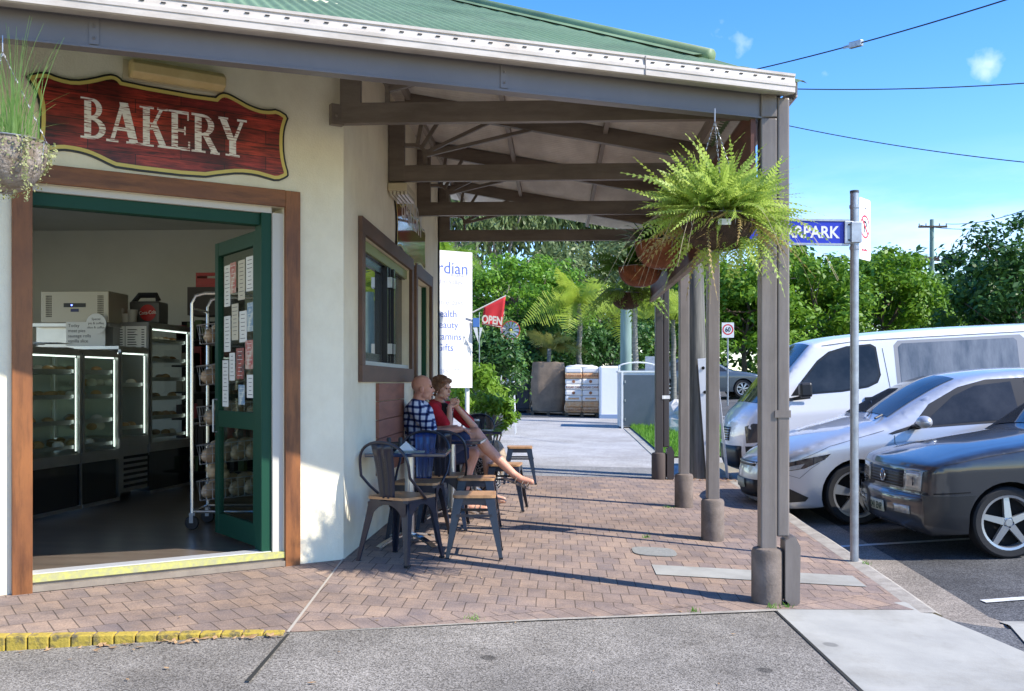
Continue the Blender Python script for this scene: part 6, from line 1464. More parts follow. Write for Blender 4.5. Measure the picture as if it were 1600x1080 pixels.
# trees beyond the parked vehicles
tree('street_tree', 'bright green bushy tree directly behind the corner post and blue street blade', 1262, 398, 50, 3.9, .97, fg1, 21, 95, 110, .15, csz=.26)
tree('street_tree', 'bright green tree behind the sign pole with a slightly pointed top', 1372, 394, 52, 3.6, .97, fg1, 22, 90, 110, .15, csz=.26)
tree('street_tree', 'lower round green tree filling the gap above the van roof, left of the power pole', 1432, 438, 55, 2.9, .95, fg2, 23, 60, 90, .15)
tree('street_tree', 'dark green tree right of the power pole', 1500, 448, 56, 3.2, .95, fg3, 24, 70, 90, .15)
tree('street_tree', 'tall dark tree with ragged outline at the right edge', 1597, 350, 44, 3.3, .97, fg3, 25, 80, 100, .14, csz=.30, hollow=.35)
tree('street_tree', 'smaller dark tree at the right edge in front of the tall ragged one', 1545, 415, 47, 2.6, .95, fg3, 26, 60, 90, .14)
tree('street_tree', 'yellowish green shrub tree low behind the front of the van', 1243, 520, 44, 1.7, .98, fg5, 27, 40, 80, .12)
tree('street_tree', 'green tree standing behind the sixty speed sign', 1160, 402, 48, 2.9, .97, fg1, 28, 80, 100, .14)
tree('street_tree', 'dark tree between the second and third verandah posts', 1095, 418, 52, 3.2, .97, fg3, 29, 70, 100, .15)
# centre: behind the forecourt
tree('feathery_tree', 'wide feathery green tree behind the red OPEN flag', 800, 398, 34, 3.0, .62, foliage('leaf_feather', (.07, .19, .015), (.22, .40, .035), scale=1.1, trans=.4), 31, 110, 110, .075, csz=.24, flat=.4)
tree('feathery_tree', 'light green feathery tree behind the palms', 930, 385, 42, 3.6, .6, fg4, 32, 80, 100, .10, csz=.26)
tree('gum_tree', 'tall pale trunked gum tree with sparse hanging leaves seen through the trusses', 775, 200, 46, 4.4, .7, fg4, 33, 80, 80, .12, bark=pale_bark, droop=.6, elong=1.7, csz=.3, tr=.26, hollow=.3)
tree('gum_tree', 'gum tree with a leaning white trunk behind the rear truss', 850, 215, 52, 4.6, .7, fg4, 34, 80, 80, .13, bark=pale_bark, droop=.6, elong=1.7, csz=.3, tr=.28, hollow=.3)
tree('gum_tree', 'slender gum tree partly hidden by the hanging baskets', 935, 240, 50, 4.2, .7, fg4, 35, 75, 80, .13, bark=pale_bark, droop=.6, elong=1.7, tr=.2, hollow=.3)
tree('gum_tree', 'gum tree crown nearest the wall end above the white banner', 705, 215, 44, 3.8, .7, fg4, 36, 70, 80, .12, bark=pale_bark, droop=.6, elong=1.7, tr=.2, hollow=.3)
tree('dense_shrub_tree', 'dark dense bushy tree low behind the windmill', 790, 520, 31, 2.0, .98, fg3, 37, 60, 110, .08)
tree('dense_shrub_tree', 'dark dense bushy tree behind the brown bulk bag', 860, 505, 36, 2.2, .98, fg3, 38, 60, 110, .09)
tree('dense_shrub_tree', 'dark dense bushy tree behind the white wrapped pallet', 950, 500, 38, 2.3, .98, fg3, 39, 60, 110, .09)
tree('dense_shrub_tree', 'mid green bushy tree just left of the fourth post', 1030, 470, 42, 2.6, .98, fg2, 40, 60, 110, .1)
# far woodland band that reads as one mass
Q = [leafcloud(tuple(at(px, 540 - (k % 3) * 35, 66 + (k % 4) * 4)), (5, 4, 4.2), 26, 60, .3, 400 + k, csz=.3) for k, px in enumerate(range(560, 1760, 62))]
mb = MB()
for q in Q: mb.quads(q)
mb.build('woodland', fg3, None); o = bpy.data.objects['woodland']; o['kind'] = 'stuff'; o['label'] = 'far band of dark green woodland behind the street'
# distant gum beyond the power pole
tree('gum_tree', 'tiny distant gum tree just left of the power pole', 1433, 424, 95, 2.0, .5, fg4, 41, 30, 40, .3, bark=pale_bark)
# palms
def palm(label, px, cy, D, L, n, seed, mat, tr_=.10, skirt=True):
    c = at(px, cy, D); zb = G(c.x, c.y) - .02; t = thing('palm_tree', label, 'palm tree', (c.x, c.y, zb)); mb = MB()
    pts = trunk(mb, (c.x, c.y, zb), (c.x, c.y, c.z), tr_, tr_ * .75, seed, .015, 10); to = mb.build('trunk', mk('palm_bark', (.26, .25, .21), .9, col2=(.13, .13, .11), scale=9, stretch=(.4, .4, 3)) if 'palm_bark' not in bpy.data.materials else bpy.data.materials['palm_bark'], t, smooth=True)
    mb = MB(); mb.quads(fern_mesh(c, n, (L * .75, L * 1.1), (15, 75), (.35, .95), wid=L * .17, steps=46, seed=seed)); mb.quads(fern_mesh(c, n // 2, (L * .6, L * .9), (20, 85), (.2, .6), wid=L * .15, steps=40, seed=seed + 1)); mb.build('crown', mat, t)
    return t
pm1 = foliage('palm_lime', (.22, .34, .03), (.46, .54, .08), (.50, .44, .12), scale=1.5, trans=.45)
palm('bushy foxtail palm with lime fronds in the middle of the forecourt edge', 905, 475, 31.0, 2.2, 15, 51, pm1)
palm('second lime palm half hidden behind the far hanging baskets', 992, 470, 29.0, 1.8, 15, 53, pm1)
palm('drooping palm with browning fronds behind the brown bulk bag', 858, 545, 30.0, 1.3, 12, 55, foliage('palm_brown', (.16, .20, .04), (.34, .32, .09), scale=2, trans=.35), .08)
palm('small palm whose fronds show between the third and fourth posts', 1052, 500, 33.0, 1.9, 14, 57, pm1)
palm('palm frond top peeking over the white pharmacy banner', 702, 405, 20, 1.0, 12, 59, fg5, .06)
# planting beside the end of the shop wall
def shrub(label, px, cy, D, r, mat, seed, size=.05, name='leafy_shrub', n=30, per=70, rz=None):
    c = at(px, cy, D); zb = G(c.x, c.y); t = thing(name, label, 'shrub', (c.x, c.y, zb)); mb = MB()
    for k in range(6): a = 1.05 * k; trunk(mb, (c.x, c.y, zb - .02), (c.x + math.cos(a) * r * .5, c.y + math.sin(a) * r * .5, c.z), .018, .006, k, .05, 4)
    mb.build('stem', bark_m, t); mb = MB(); mb.quads(leafcloud(tuple(c), (r, r, rz or max(.2, (c.z - zb) * .95)), n, per, size, seed, csz=.35, elong=1.4)); mb.build('foliage', mat, t); return t
shrub('bright green leafy shrub spilling over beyond the seated woman', 772, 652, 14.6, .34, fg1, 61, .038, n=40, per=60, rz=.38)
shrub('yellow green shrub at the foot of the white pharmacy banner', 742, 622, 15.6, .45, fg5, 62, .04, n=40, rz=.5)
shrub('dark green shrub behind the yellow green one by the banner', 762, 590, 19, .75, fg3, 63, .05, n=50, rz=.9)
shrub('mid green shrub left of the windmill feet', 748, 575, 22, 1.0, fg2, 64, .06, n=60, rz=1.2)
shrub('rounded dark hedge shrub right of the windmill', 828, 560, 32, 1.3, fg3, 65, .07, n=50, rz=1.5)
cc = at(766, 668, 13.6); t = thing('spiky_plant', 'dark purple spiky cordyline in front of the green shrub', 'plant', (cc.x, cc.y, G(cc.x, cc.y)))
mb = MB(); mb.quads(leafclump(cc + Vector((0, 0, -.02)), 60, .34, .012, (10, 85), 66, droop=.3)); mb.build('leaves', mk('cordyline_leaf', (.05, .035, .04), .45, col2=(.10, .09, .07), scale=8), t)
mb = MB(); mb.cyl((cc.x, cc.y, G(cc.x, cc.y)), .02, cc.z - G(cc.x, cc.y), 8); mb.build('stem', bark_m, t)
rc = at(772, 694, 13.35); t = thing('garden_rock', 'pale weathered boulder at the foot of the spiky plant', 'rock', (rc.x, rc.y, G(rc.x, rc.y)))
mb = MB(); mb.ball((rc.x, rc.y, G(rc.x, rc.y) + .20), (.17, .2, .26), 14, 10); g = random.Random(3)
mb.v = [(v[0] + g.gauss(0, .012), v[1] + g.gauss(0, .012), v[2] + g.gauss(0, .014)) for v in mb.v]; mb.build('rock', mk('sandstone', (.46, .36, .25), .9, col2=(.22, .17, .12), scale=9, bump=.8, bscale=20), t)
bb = at(745, 684, 14.2)

# ================================================================== FORECOURT THINGS
def gz_(px, D): c = at(px, 650, D); return c.x, c.y, G(c.x, c.y)
# white banner sign
sx, sy, sz = gz_(712, 15.0); bx1 = at(738, 500, 15.0).x; bz1 = at(700, 395, 15).z; bz0 = at(700, 606, 15).z
pb = thing('pharmacy_banner', 'tall white pharmacy banner with blue lettering, half hidden by the end of the shop wall', 'banner', (bx1, sy, sz))
mb = MB(); mb.b2((bx1 - 1.25, sy, bz0), (bx1, sy + .05, bz1)); bo = mb.build('banner_panel', mk('banner_white', (.85, .85, .87), .45), pb)
for xx in (bx1 - .045, bx1 - 1.2):
    mb = MB(); mb.b2((xx - .025, sy + .051, sz - .05), (xx + .025, sy + .10, bz1 - .05)); mb.build('leg', white_m, pb)
bl_ = mk('banner_blue', (.10, .17, .55), .5); bp_ = mk('banner_grey_blue', (.45, .47, .66), .5)
for txt, rx_, by, sz_, m in (('Guardian', 731, 430, .255, bl_), ('PHARMACY', 730, 434.5, .055, bp_), ('Jordan Valley', 721, 446, .10, bp_), ('Open 6 days', 722, 478, .115, bp_), ('Health', 711, 497, .15, bl_), ('Beauty', 713, 514, .15, bl_), ('Vitamins', 719, 532, .15, bl_), ('Gifts', 705, 549, .15, bl_), ('3289 1777', 720, 584, .10, bp_)):
    p = at(rx_, by, 15.0); mb = MB(); text(mb, txt, sz_, (p.x, sy - .002, p.z), (1, 0, 0), (0, 0, 1), .002, align='RIGHT'); mb.build('lettering', m, bo)
pb.rotation_euler = (0, 0, R(34))
# OPEN flag
a, b_ = at(737, 489, 14.9), at(791, 462, 14.9); of = thing('open_flag', 'red flag with white OPEN lettering on an angled white pole beside the banner', 'flag', a)
mb = MB(); mb.tube([a, b_], .011, 8); mb.build('pole', white_m, of)
q = [at(756, 480.5, 14.88), at(790, 463.5, 14.88), at(784, 513, 14.88), at(752.5, 507, 14.88)]; mb = MB(); N_ = 8; vs = []
for i in range(N_ + 1):
    for j in range(N_ + 1):
        p = q[0].lerp(q[1], i / N_).lerp(q[3].lerp(q[2], i / N_), j / N_); vs.append(p + Vector((0, .02 * math.sin(i * 1.1 + j * .4) * j / N_, 0)))
mb.add(vs, [(i * 9 + j, (i + 1) * 9 + j, (i + 1) * 9 + j + 1, i * 9 + j + 1) for i in range(8) for j in range(8)]); fo_ = mb.build('cloth', mk('flag_red', (.62, .035, .05), .7), of, smooth=True); m = fo_.modifiers.new('s', 'SOLIDIFY'); m.thickness = .003
p = at(768.5, 506, 14.80); mb = MB(); text(mb, 'OPEN', .165, p, (cT, sT - .0, -.12), (-.12 * 0 + .08, 0, 1), .002, bold=.006, sx=.72); mb.build('lettering', white_m, fo_)
mb = MB(); mb.bar(at(753.5, 505.5, 14.84), at(783.5, 511, 14.84), .004, .012); mb.build('hem_stripe', white_m, fo_)
# small pennants
pp = thing('pennant_pole', 'thin pole with blue flag and white pennants between banner and OPEN flag', 'flag', Vector(gz_(749, 17)))
mb = MB(); g0 = Vector(gz_(749, 17)); mb.tube([g0, at(749, 488, 17)], .008, 6); mb.build('pole', galv_m, pp)
mb = MB(); y_ = at(744, 500, 16.95); mb.add([at(739, 497, 16.95), at(749, 497, 16.95), at(749, 511, 16.95), at(739, 511, 16.95)], [(0, 1, 2, 3)]); mb.build('blue_flag', mk('pennant_blue', (.08, .20, .50), .6), pp)
mb = MB(); mb.add([at(739, 512, 16.95), at(746, 512, 16.95), at(748, 537, 16.95)], [(0, 1, 2)]); mb.add([at(750, 512, 16.95), at(754, 512, 16.95), at(749.5, 530, 16.95)], [(0, 1, 2)]); mb.build('white_pennant', white_m, pp)
# garden windmill
wx, wy_, wz_ = gz_(786, 21.5); s_ = F / 21.5; hb = at(798, 516, 21.4)
wm = thing('garden_windmill', 'small ornamental windmill on a white lattice tower', 'windmill', (wx, wy_, wz_))
mb = MB(); tp0 = at(790, 528, 21.5); ft = [Vector((wx + dx, wy_ + dy, wz_)) for dx, dy in ((-.27, -.2), (.27, -.2), (.27, .3), (-.27, .3))]
tops = [Vector((hb.x + dx * .12, wy_ + dy * .12, hb.z - .12)) for dx, dy in ((-.27, -.2), (.27, -.2), (.27, .3), (-.27, .3))]
for f_, t_ in zip(ft, tops): mb.tube([f_, t_], .011, 5)
for h in (.15, .32, .48, .62, .76): 
    ring = [f_.lerp(t_, h) for f_, t_ in zip(ft, tops)]; r2x = [f_.lerp(t_, h + .15) for f_, t_ in zip(ft, tops)]
    for i in range(4): mb.tube([ring[i], ring[(i + 1) % 4]], .007, 4); mb.tube([ring[i], r2x[(i + 1) % 4]], .006, 4)
mb.tube([(hb.x, wy_, hb.z - .14), (hb.x, wy_, hb.z)], .015, 6); mb.b2((hb.x - .15, wy_ - .05, hb.z - .16), (hb.x + .15, wy_ + .05, hb.z - .145)); mb.build('tower', mk('windmill_white', (.65, .65, .63), .5), wm)
mb = MB()
for i in range(12):
    a = 2 * PI * i / 12; d = Vector((math.cos(a), .0, math.sin(a))); e_ = Vector((-math.sin(a), .25, math.cos(a))) * .032; mb.add([hb + d * .05 - e_ * .4, hb + d * .05 + e_ * .4, hb + d * .185 + e_, hb + d * .185 - e_], [(0, 1, 2, 3)])
bo = mb.build('blades', mk('blade_steel', (.35, .38, .42), .4, metal=.4), wm); mb = MB(); mb.tube([hb + Vector((.195 * math.cos(a), 0, .195 * math.sin(a))) for a in [2 * PI * i / 28 for i in range(28)]], .008, 5, closed=True); mb.build('rim', red_m, bo)
mb = MB(); mb.ball(hb, .03, 8, 6); mb.build('hub', mk('hub_yellow', (.5, .42, .05), .5), wm); mb = MB(); mb.box(hb + Vector((-.17, .08, 0)), (.11, .006, .15)); mb.bar(hb, hb + Vector((-.13, .08, 0)), .01, .01); mb.build('tail', white_m, wm)
# stacks of garden supplies
def stack_xyz(px0, px1, ytop, D): c0, c1 = at(px0, ytop, D), at(px1, ytop, D); return c0, c1, min(G(c0.x, c0.y), G(c1.x, c1.y))
pal_m = mk('pallet_wood', (.10, .075, .05), .9)
def pallet(mb, x0, x1, y, z, d=1.0):
    for k in range(3): xx = lerp(x0 + .05, x1 - .05, k / 2); mb.b2((xx - .045, y, z), (xx + .045, y + d, z + .09))
    for k in range(7): yy = y + d * k / 7; mb.b2((x0, yy, z + .091), (x1, yy + d * .1, z + .115))
c0, c1, z = stack_xyz(786, 828, 588, 29.5); t = thing('crate_stack', 'black plastic crates on a pallet topped with a white sack', 'crates', ((c0.x + c1.x) / 2, c0.y, z))
mb = MB(); pallet(mb, c0.x, c1.x, c0.y, z); mb.build('pallet', pal_m, t)
zt = at(800, 598, 29.5).z
for k in range(2):
    w_ = (c1.x - c0.x) / 2; mb = MB(); mb.b2((c0.x + k * w_ + .01, c0.y, z + .12), (c0.x + (k + 1) * w_ - .01, c0.y + .9, zt - .16)); cr = mb.build('crate', mk('crate_grey', (.035, .042, .05), .5, col2=(.02, .025, .03), scale=3) if k == 0 else bpy.data.materials['crate_grey'], t, bevel=.02)
    mb = MB(); mb.b2((c0.x + k * w_, c0.y - .01, zt - .158), (c0.x + (k + 1) * w_ - .005, c0.y + .91, zt - .05)); mb.build('crate_rim', mk('rim_navy', (.012, .02, .06), .4) if k == 0 else bpy.data.materials['rim_navy'], cr)
mb = MB(); g = random.Random(2); mb.ball(((c0.x + c1.x) / 2, c0.y + .4, zt + .03), ((c1.x - c0.x) * .48, .42, .14), 18, 8); mb.v = [(v[0] + g.gauss(0, .012), v[1], v[2] + g.gauss(0, .015)) for v in mb.v]; mb.build('sack', mk('white_sack', (.70, .69, .66), .7), t, smooth=True)
c0, c1, z = stack_xyz(829, 884, 566, 28.6); t = thing('bulk_bag', 'large brown woven bulk bag standing on a pallet', 'bulk bag', ((c0.x + c1.x) / 2, c0.y, z))
mb = MB(); pallet(mb, c0.x, c1.x, c0.y, z); mb.build('pallet', pal_m, t)
mb = MB(); g = random.Random(6); nn, kk = 28, 12
for i in range(kk + 1):
    v = i / kk
    for j in range(nn):
        a = 2 * PI * j / nn; rx_ = (c1.x - c0.x) / 2 * (.90 + .10 * math.sin(PI * v) + .01 * g.gauss(0, 1)); r = (abs(math.cos(a)) ** 5 + abs(math.sin(a)) ** 5) ** (-1 / 5)
        mb.v.append(((c0.x + c1.x) / 2 + rx_ * r * math.cos(a), c0.y + .5 + .5 * r * math.sin(a), z + .12 + (c0.z - z - .12) * v + g.gauss(0, .008)))
mb.f += [(i * nn + j, i * nn + (j + 1) % nn, (i + 1) * nn + (j + 1) % nn, (i + 1) * nn + j) for i in range(kk) for j in range(nn)] + [tuple(kk * nn + j for j in range(nn))]
mb.build('bag', mk('woven_brown', (.26, .19, .13), .9, col2=(.16, .12, .085), scale=3, bump=.6, bscale=40), t, smooth=60)
c0, c1, z = stack_xyz(883, 936, 574, 28.0); t = thing('mulch_pallet', 'pallet of printed orange and white sugar cane mulch bags', 'pallet of bags', ((c0.x + c1.x) / 2, c0.y, z))
mb = MB(); pallet(mb, c0.x, c1.x, c0.y, z); mb.build('pallet', pal_m, t)
nr, H = 8, c0.z - z - .12; bagw = mk('bag_white', (.72, .69, .64), .6); bago = mk('bag_orange', (.55, .25, .09), .6, col2=(.62, .42, .25), scale=12)
inkb = mk('bag_print', (.30, .12, .05), .6); first = True
for r in range(nr):
    for q_ in range(2):
        x0_ = lerp(c0.x, c1.x, q_ / 2); x1_ = lerp(c0.x, c1.x, (q_ + 1) / 2); za = z + .12 + H * r / nr; zb2 = z + .12 + H * (r + 1) / nr - .004; jit = random.Random(r * 3 + q_).uniform(-.02, .02)
        mb = MB(); mb.b2((x0_ + .006, c0.y + jit, za), (x1_ - .006, c0.y + .9, zb2)); bg_ = mb.build('bag', bagw if r in (2, 3, 4, 5, 7) else bago, t, bevel=.035)
        mb = MB()
        if r in (0, 4): text(mb, 'SUGAR CANE', .085, ((x0_ + x1_) / 2, c0.y + jit - .004, (za + zb2) / 2 - .03), (1, 0, 0), (0, 0, 1), .002, sx=.85, bold=.002)
        if r in (6,): text(mb, 'SUGAR CANE', .09, ((x0_ + x1_) / 2, c0.y + jit - .004, (za + zb2) / 2 - .03), (1, 0, 0), (0, 0, 1), .002, sx=.85, bold=.002)
        if r in (3, 5): mb.lathe([(0, c0.y + jit - .004), (.045, c0.y + jit - .004), (.045, c0.y + jit)], ((x0_ + x1_) / 2, 0, (za + zb2) / 2), 14, 'Y')
        if r == 2: mb.box(((x0_ + x1_) / 2, c0.y + jit - .003, (za + zb2) / 2), (x1_ * 0 + .3, .004, .05))
        if mb.v: mb.build('bag_print', inkb if r != 2 else bago, bg_)
mb = MB(); g = random.Random(2); mb.ball(((c0.x + c1.x) / 2, c0.y + .45, c0.z), ((c1.x - c0.x) * .5, .45, .07), 20, 8); mb.v = [(v[0] + g.gauss(0, .01), v[1], v[2] + g.gauss(0, .012)) for v in mb.v]; mb.build('top_wrap', bpy.data.materials['white_sack'], t, smooth=True)
c0, c1, z = stack_xyz(937, 966, 572, 27.4); t = thing('wrapped_pallet', 'pallet stack wrapped in white plastic between the mulch bags and the grey cabinet', 'wrapped pallet', ((c0.x + c1.x) / 2, c0.y, z))
mb = MB(); mb.b2((c0.x, c0.y, z + .03), (c1.x + .25, c0.y + .9, c0.z)); mb.build('wrap', mk('white_wrap', (.80, .80, .80), .35, bump=.5, bscale=9), t, bevel=.05)
mb = MB(); mb.b2((c0.x - .003, c0.y - .003, z), (c1.x + .26, c0.y + .93, z + .11)); mb.build('blue_base', mk('blue_tint', (.20, .28, .42), .6), t)
# grey cabinet
c0, c1, z = stack_xyz(966, 1044, 582, 23.8); t = thing('steel_cabinet', 'grey steel cabinet with white frame and curved rail on top beside the far post', 'cabinet', ((c0.x + c1.x) / 2, c0.y, z))
gm_ = mk('cabinet_grey', (.075, .095, .11), .5, col2=(.09, .11, .13), scale=3); H = c0.z
mb = MB(); mb.b2((c0.x + .03, c0.y + .02, z + .05), (c1.x, c0.y + .85, H)); mb.build('cabinet_body', mk('cabinet_side', (.62, .62, .6), .5), t)
mb = MB(); mb.b2((c0.x + .125, c0.y - .005, z + .07), (c1.x - .03, c0.y + .019, H - .06)); dr = mb.build('door', gm_, t, bevel=.006)
mb = MB()
mb.b2((c0.x + .075, c0.y - .012, z), (c0.x + .12, c0.y + .018, H)); mb.b2((c1.x - .026, c0.y - .012, z), (c1.x + .01, c0.y + .018, H)); mb.b2((c0.x, c0.y - .0, H + .001), (c1.x + .01, c0.y + .86, H + .04)); mb.build('frame', white_m, t)
mb = MB(); mb.ball((c1.x - .1, c0.y - .03, z + .62), .025, 8, 6)
mb.build('handle', steel_m, dr); mb = MB()
for hz in (.2, .65, 1.1): mb.b2((c0.x + .15, c0.y - .025, z + hz), (c0.x + .18, c0.y - .006, z + hz + .06))
mb.build('hinge', steel_m, dr)
mb = MB(); pts = [(lerp(c0.x + .02, c1.x, i / 12), c0.y + .06, H + .05 + .19 * math.sin(PI * min(1, i / 12 + .12)) ** .5) for i in range(13)]; mb.tube([(c0.x + .02, c0.y + .06, H + .04)] + pts, .018, 8); mb.build('curved_rail', white_m, t, smooth=True)
cq = at(1017, 557, 24.9); mb = MB(); mb.b2((cq.x - .14, cq.y, cq.z - 1.3), (cq.x + .12, cq.y + .05, cq.z)); hw_ = thing('white_stub_post', 'white bolted stub post behind the grey cabinet', 'post', (cq.x, cq.y, G(cq.x, cq.y))); mb.build('post_plate', galv_m, hw_)
# white rubble / rock behind the fourth post
rc = at(1058, 640, 22); t = thing('white_rock', 'large white boulder at the island edge behind the fourth post', 'rock', (rc.x, rc.y, Zroad(rc.x, rc.y))); mb = MB(); mb.ball((rc.x + .1, rc.y, G(2.4, rc.y) + .2), (.45, .5, .55), 14, 10); g = random.Random(9); mb.v = [(v[0] + g.gauss(0, .03), v[1] + g.gauss(0, .03), v[2] + g.gauss(0, .04)) for v in mb.v]; mb.build('boulder', mk('white_stone', (.66, .63, .58), .9, col2=(.4, .38, .34), scale=4, bump=.6, bscale=12), t)
# timber pole with steel stubs
pcx = at(1092, 745, 13.3); pz = G(pcx.x, pcx.y); t = thing('timber_pole', 'thick grey timber pole braced by white steel plates behind the third post', 'pole', (pcx.x, pcx.y, pz))
tim = mk('weathered_pole', (.20, .19, .16), .9, col2=(.08, .08, .07), scale=4, stretch=(4, 4, .3), bump=.5, bscale=20)
ztop = at(1078, 84, 13.3).z; mb = MB(); mb.tube([(pcx.x, pcx.y, pz - .1), (pcx.x - .12, pcx.y, ztop)], [.135, .115], 20); mb.build('pole_shaft', tim, t, smooth=40)
mb = MB(); mb.tube([(pcx.x - .12, pcx.y, ztop - .02), (pcx.x - .12, pcx.y, ztop + .03)], .135, 16); mb.build('pole_cap', galv_m, t)
for sgn, zt_, x_ in ((0, at(1100, 560, 13.1).z, at(1104, 600, 13.1).x), (1, at(1130, 600, 13.2).z, at(1127, 600, 13.2).x)):
    mb = MB(); lean = -.03 if not sgn else -.04; p0 = Vector((x_ + .09, pcx.y - .16 + sgn * .12, pz)); p1 = Vector((x_ + lean, pcx.y - .16 + sgn * .12, zt_)); mb.bar(p0, p1, .012 if sgn else .17, .17 if sgn else .012, up=(0, 1, 0)); po_ = mb.build('steel_stub', mk('stub_white', (.62, .63, .65), .4, metal=.2) if not sgn else bpy.data.materials['stub_white'], t, bevel=.004)
    if not sgn:
        mb = MB()
        for f_ in (.08, .28, .68, .85): q = p1.lerp(p0, f_); mb.tube([q + Vector((-.02, -.02, 0)), q + Vector((-.02, -.005, 0))], .022, 8)
        mb.build('bolt', dark_m, po_)
mb = MB(); g = random.Random(4)
for i in range(260):
    x_, y_ = pcx.x + g.uniform(-.35, .45), pcx.y + g.uniform(-.42, .1); z_ = G(x_, y_) + .012; a = g.uniform(0, 3.1); d = Vector((math.cos(a), math.sin(a), g.gauss(0, .2))) * .022; e_ = Vector((-d.y, d.x, 0)) * .4; c = Vector((x_, y_, z_)); mb.add([c - d, c + e_, c + d, c - e_], [(0, 1, 2, 3)])
o = mb.build('wood_chips', mk('orange_chip', (.48, .24, .08), .9, col2=(.3, .14, .05), scale=30), None); o['kind'] = 'stuff'; o['label'] = 'orange wood chips at the foot of the timber pole'
# green treated pole further back
gx_, gy_, gz2 = gz_(978, 25.5); t = thing('green_pole', 'pale green treated timber pole behind the white wrapped pallet', 'pole', (gx_, gy_, gz2)); mb = MB(); mb.tube([(gx_, gy_, gz2), (gx_, gy_, gz2 + 3.4)], [.15, .14], 16); mb.build('pole_shaft', mk('green_timber', (.24, .33, .28), .85, col2=(.15, .22, .19), scale=3, stretch=(3, 3, .4)), t, smooth=40)
# 60 sign
s6 = at(1137, 516, 33); zb = Zroad(s6.x, s6.y); t = thing('speed_sign', 'white sixty speed sign with red ring on a thin grey pole', 'road sign', (s6.x, s6.y, zb)); mb = MB(); mb.tube([(s6.x, s6.y, zb), (s6.x, s6.y, s6.z + .2)], .03, 8); mb.build('pole', galv_m, t)
mb = MB(); mb.b2((s6.x - .2, s6.y - .045, s6.z - .25), (s6.x + .2, s6.y - .035, s6.z + .25)); pl_ = mb.build('sign_plate', white_m, t); mb = MB()
ring = [(math.cos(a), math.sin(a)) for a in [2 * PI * i / 32 for i in range(33)]]; mb.add([(s6.x + .18 * u, s6.y - .048, s6.z + .02 + .18 * v) for u, v in ring] + [(s6.x + .14 * u, s6.y - .048, s6.z + .02 + .14 * v) for u, v in ring], [(i, i + 1, 34 + i, 33 + i) for i in range(32)]); mb.build('red_ring', rd, pl_)
mb = MB(); text(mb, '60', .22, (s6.x, s6.y - .05, s6.z - .055), (1, 0, 0), (0, 0, 1), .002, bold=.004, sx=.85); mb.build('numerals', ink_m, pl_)
# white pyramid roof far right
r_ = at(1563, 486, 70); t = thing('marquee', 'grey pointed tent top just showing above the van roof', 'tent', (r_.x, r_.y, zlong(r_.y))); mb = MB(); h_ = r_.z; zb = zlong(r_.y)
mb.add([(r_.x - 1.6, r_.y - 1.6, h_ - 1.2), (r_.x + 1.6, r_.y - 1.6, h_ - 1.2), (r_.x + 1.6, r_.y + 1.6, h_ - 1.2), (r_.x - 1.6, r_.y + 1.6, h_ - 1.2), (r_.x, r_.y, h_ + .1)], [(0, 1, 4), (1, 2, 4), (2, 3, 4), (3, 0, 4), (3, 2, 1, 0)]); mb.build('tent_roof', mk('tent_cloth', (.35, .37, .42), .8), t)
mb = MB()
for dx, dy in ((-1.5, -1.5), (1.5, -1.5), (1.5, 1.5), (-1.5, 1.5)): mb.b2((r_.x + dx - .04, r_.y + dy - .04, zb - .1), (r_.x + dx + .04, r_.y + dy + .04, h_ - 1.21))
mb.build('tent_frame', white_m, t)

# ================================================================== POWER POLE AND WIRES
up = at(1456, 343, 60); zb = zlong(up.y) - .1; t = thing('power_pole', 'green timber power pole with crossarm and a street lamp on a long arm', 'power pole', (up.x, up.y, zb)); gt = bpy.data.materials['green_timber']
mb = MB(); mb.tube([(up.x, up.y, zb), (up.x, up.y, up.z)], [.19, .12], 12); mb.build('pole_shaft', gt, t)
mb = MB(); xa = at(1456, 355, 60); mb.b2((xa.x - .85, xa.y - .2, xa.z - .06), (xa.x + .85, xa.y - .1, xa.z + .06)); ca = mb.build('crossarm', bark_m, t); mb = MB()
for dx in (-.8, -.4, .4, .8): mb.cyl((xa.x + dx, xa.y - .15, xa.z + .06), .04, .14, 8)
mb.build('insulator', mk('porcelain', (.3, .28, .25), .3), ca)
mb = MB(); la, lb = at(1456, 429, 60), at(1418, 421, 60); mb.tube([la, lb], .035, 6); mb.build('lamp_arm', galv_m, t); mb = MB(); mb.ball(lb + Vector((-.3, 0, 0)), (.45, .15, .12), 10, 6); mb.build('lamp_head', galv_m, t)
mb = MB(); mb.b2(at(1448, 405, 60) - Vector((.1, .1, .1)), at(1464, 405, 60) + Vector((.1, .1, .1))); mb.tube([at(1441, 404, 60), at(1446, 416, 60), at(1452, 412, 60), at(1448, 402, 60)], .02, 5, closed=True); mb.build('bracket', bark_m, t)
wire_m = mk('wire_black', (.02, .02, .022), .6)
def wire(label, a, b, sag, r, mid=None):
    A, B = at(*a), at(*b); t = thing('overhead_wire', label, 'wire', A, 'overhead wires'); pts = [A.lerp(B, i / 16) - Vector((0, 0, sag * 4 * (i / 16) * (1 - i / 16))) for i in range(17)]; mb = MB(); mb.tube(pts, r, 6); mb.build('cable', wire_m, t); return t, pts
t, pts = wire('overhead wire rising to the top right with a grey connector on it', (1078, 130, 24), (1640, -22, 16), .12, .013)
cq = at(1323, 61, 19.6)
best = min(range(17), key=lambda i: abs((800 + F * ((pts[i] - Vector((0, 0, EYE))).dot(Vector((cT, sT, 0)))) / ((pts[i]).dot(Vector((-sT, cT, 0))))) - 1323)); p = pts[best]; d = (pts[best + 1] - pts[best - 1]).normalized()
mb = MB(); mb.bar(p - d * .15, p + d * .15, .09, .12); mb.bar(p - d * .32, p - d * .15, .02, .06); mb.build('connector', galv_m, t, bevel=.02)
wire('nearly level overhead wire right of the gutter end', (1150, 136, 22), (1680, 124, 20), .12, .012)
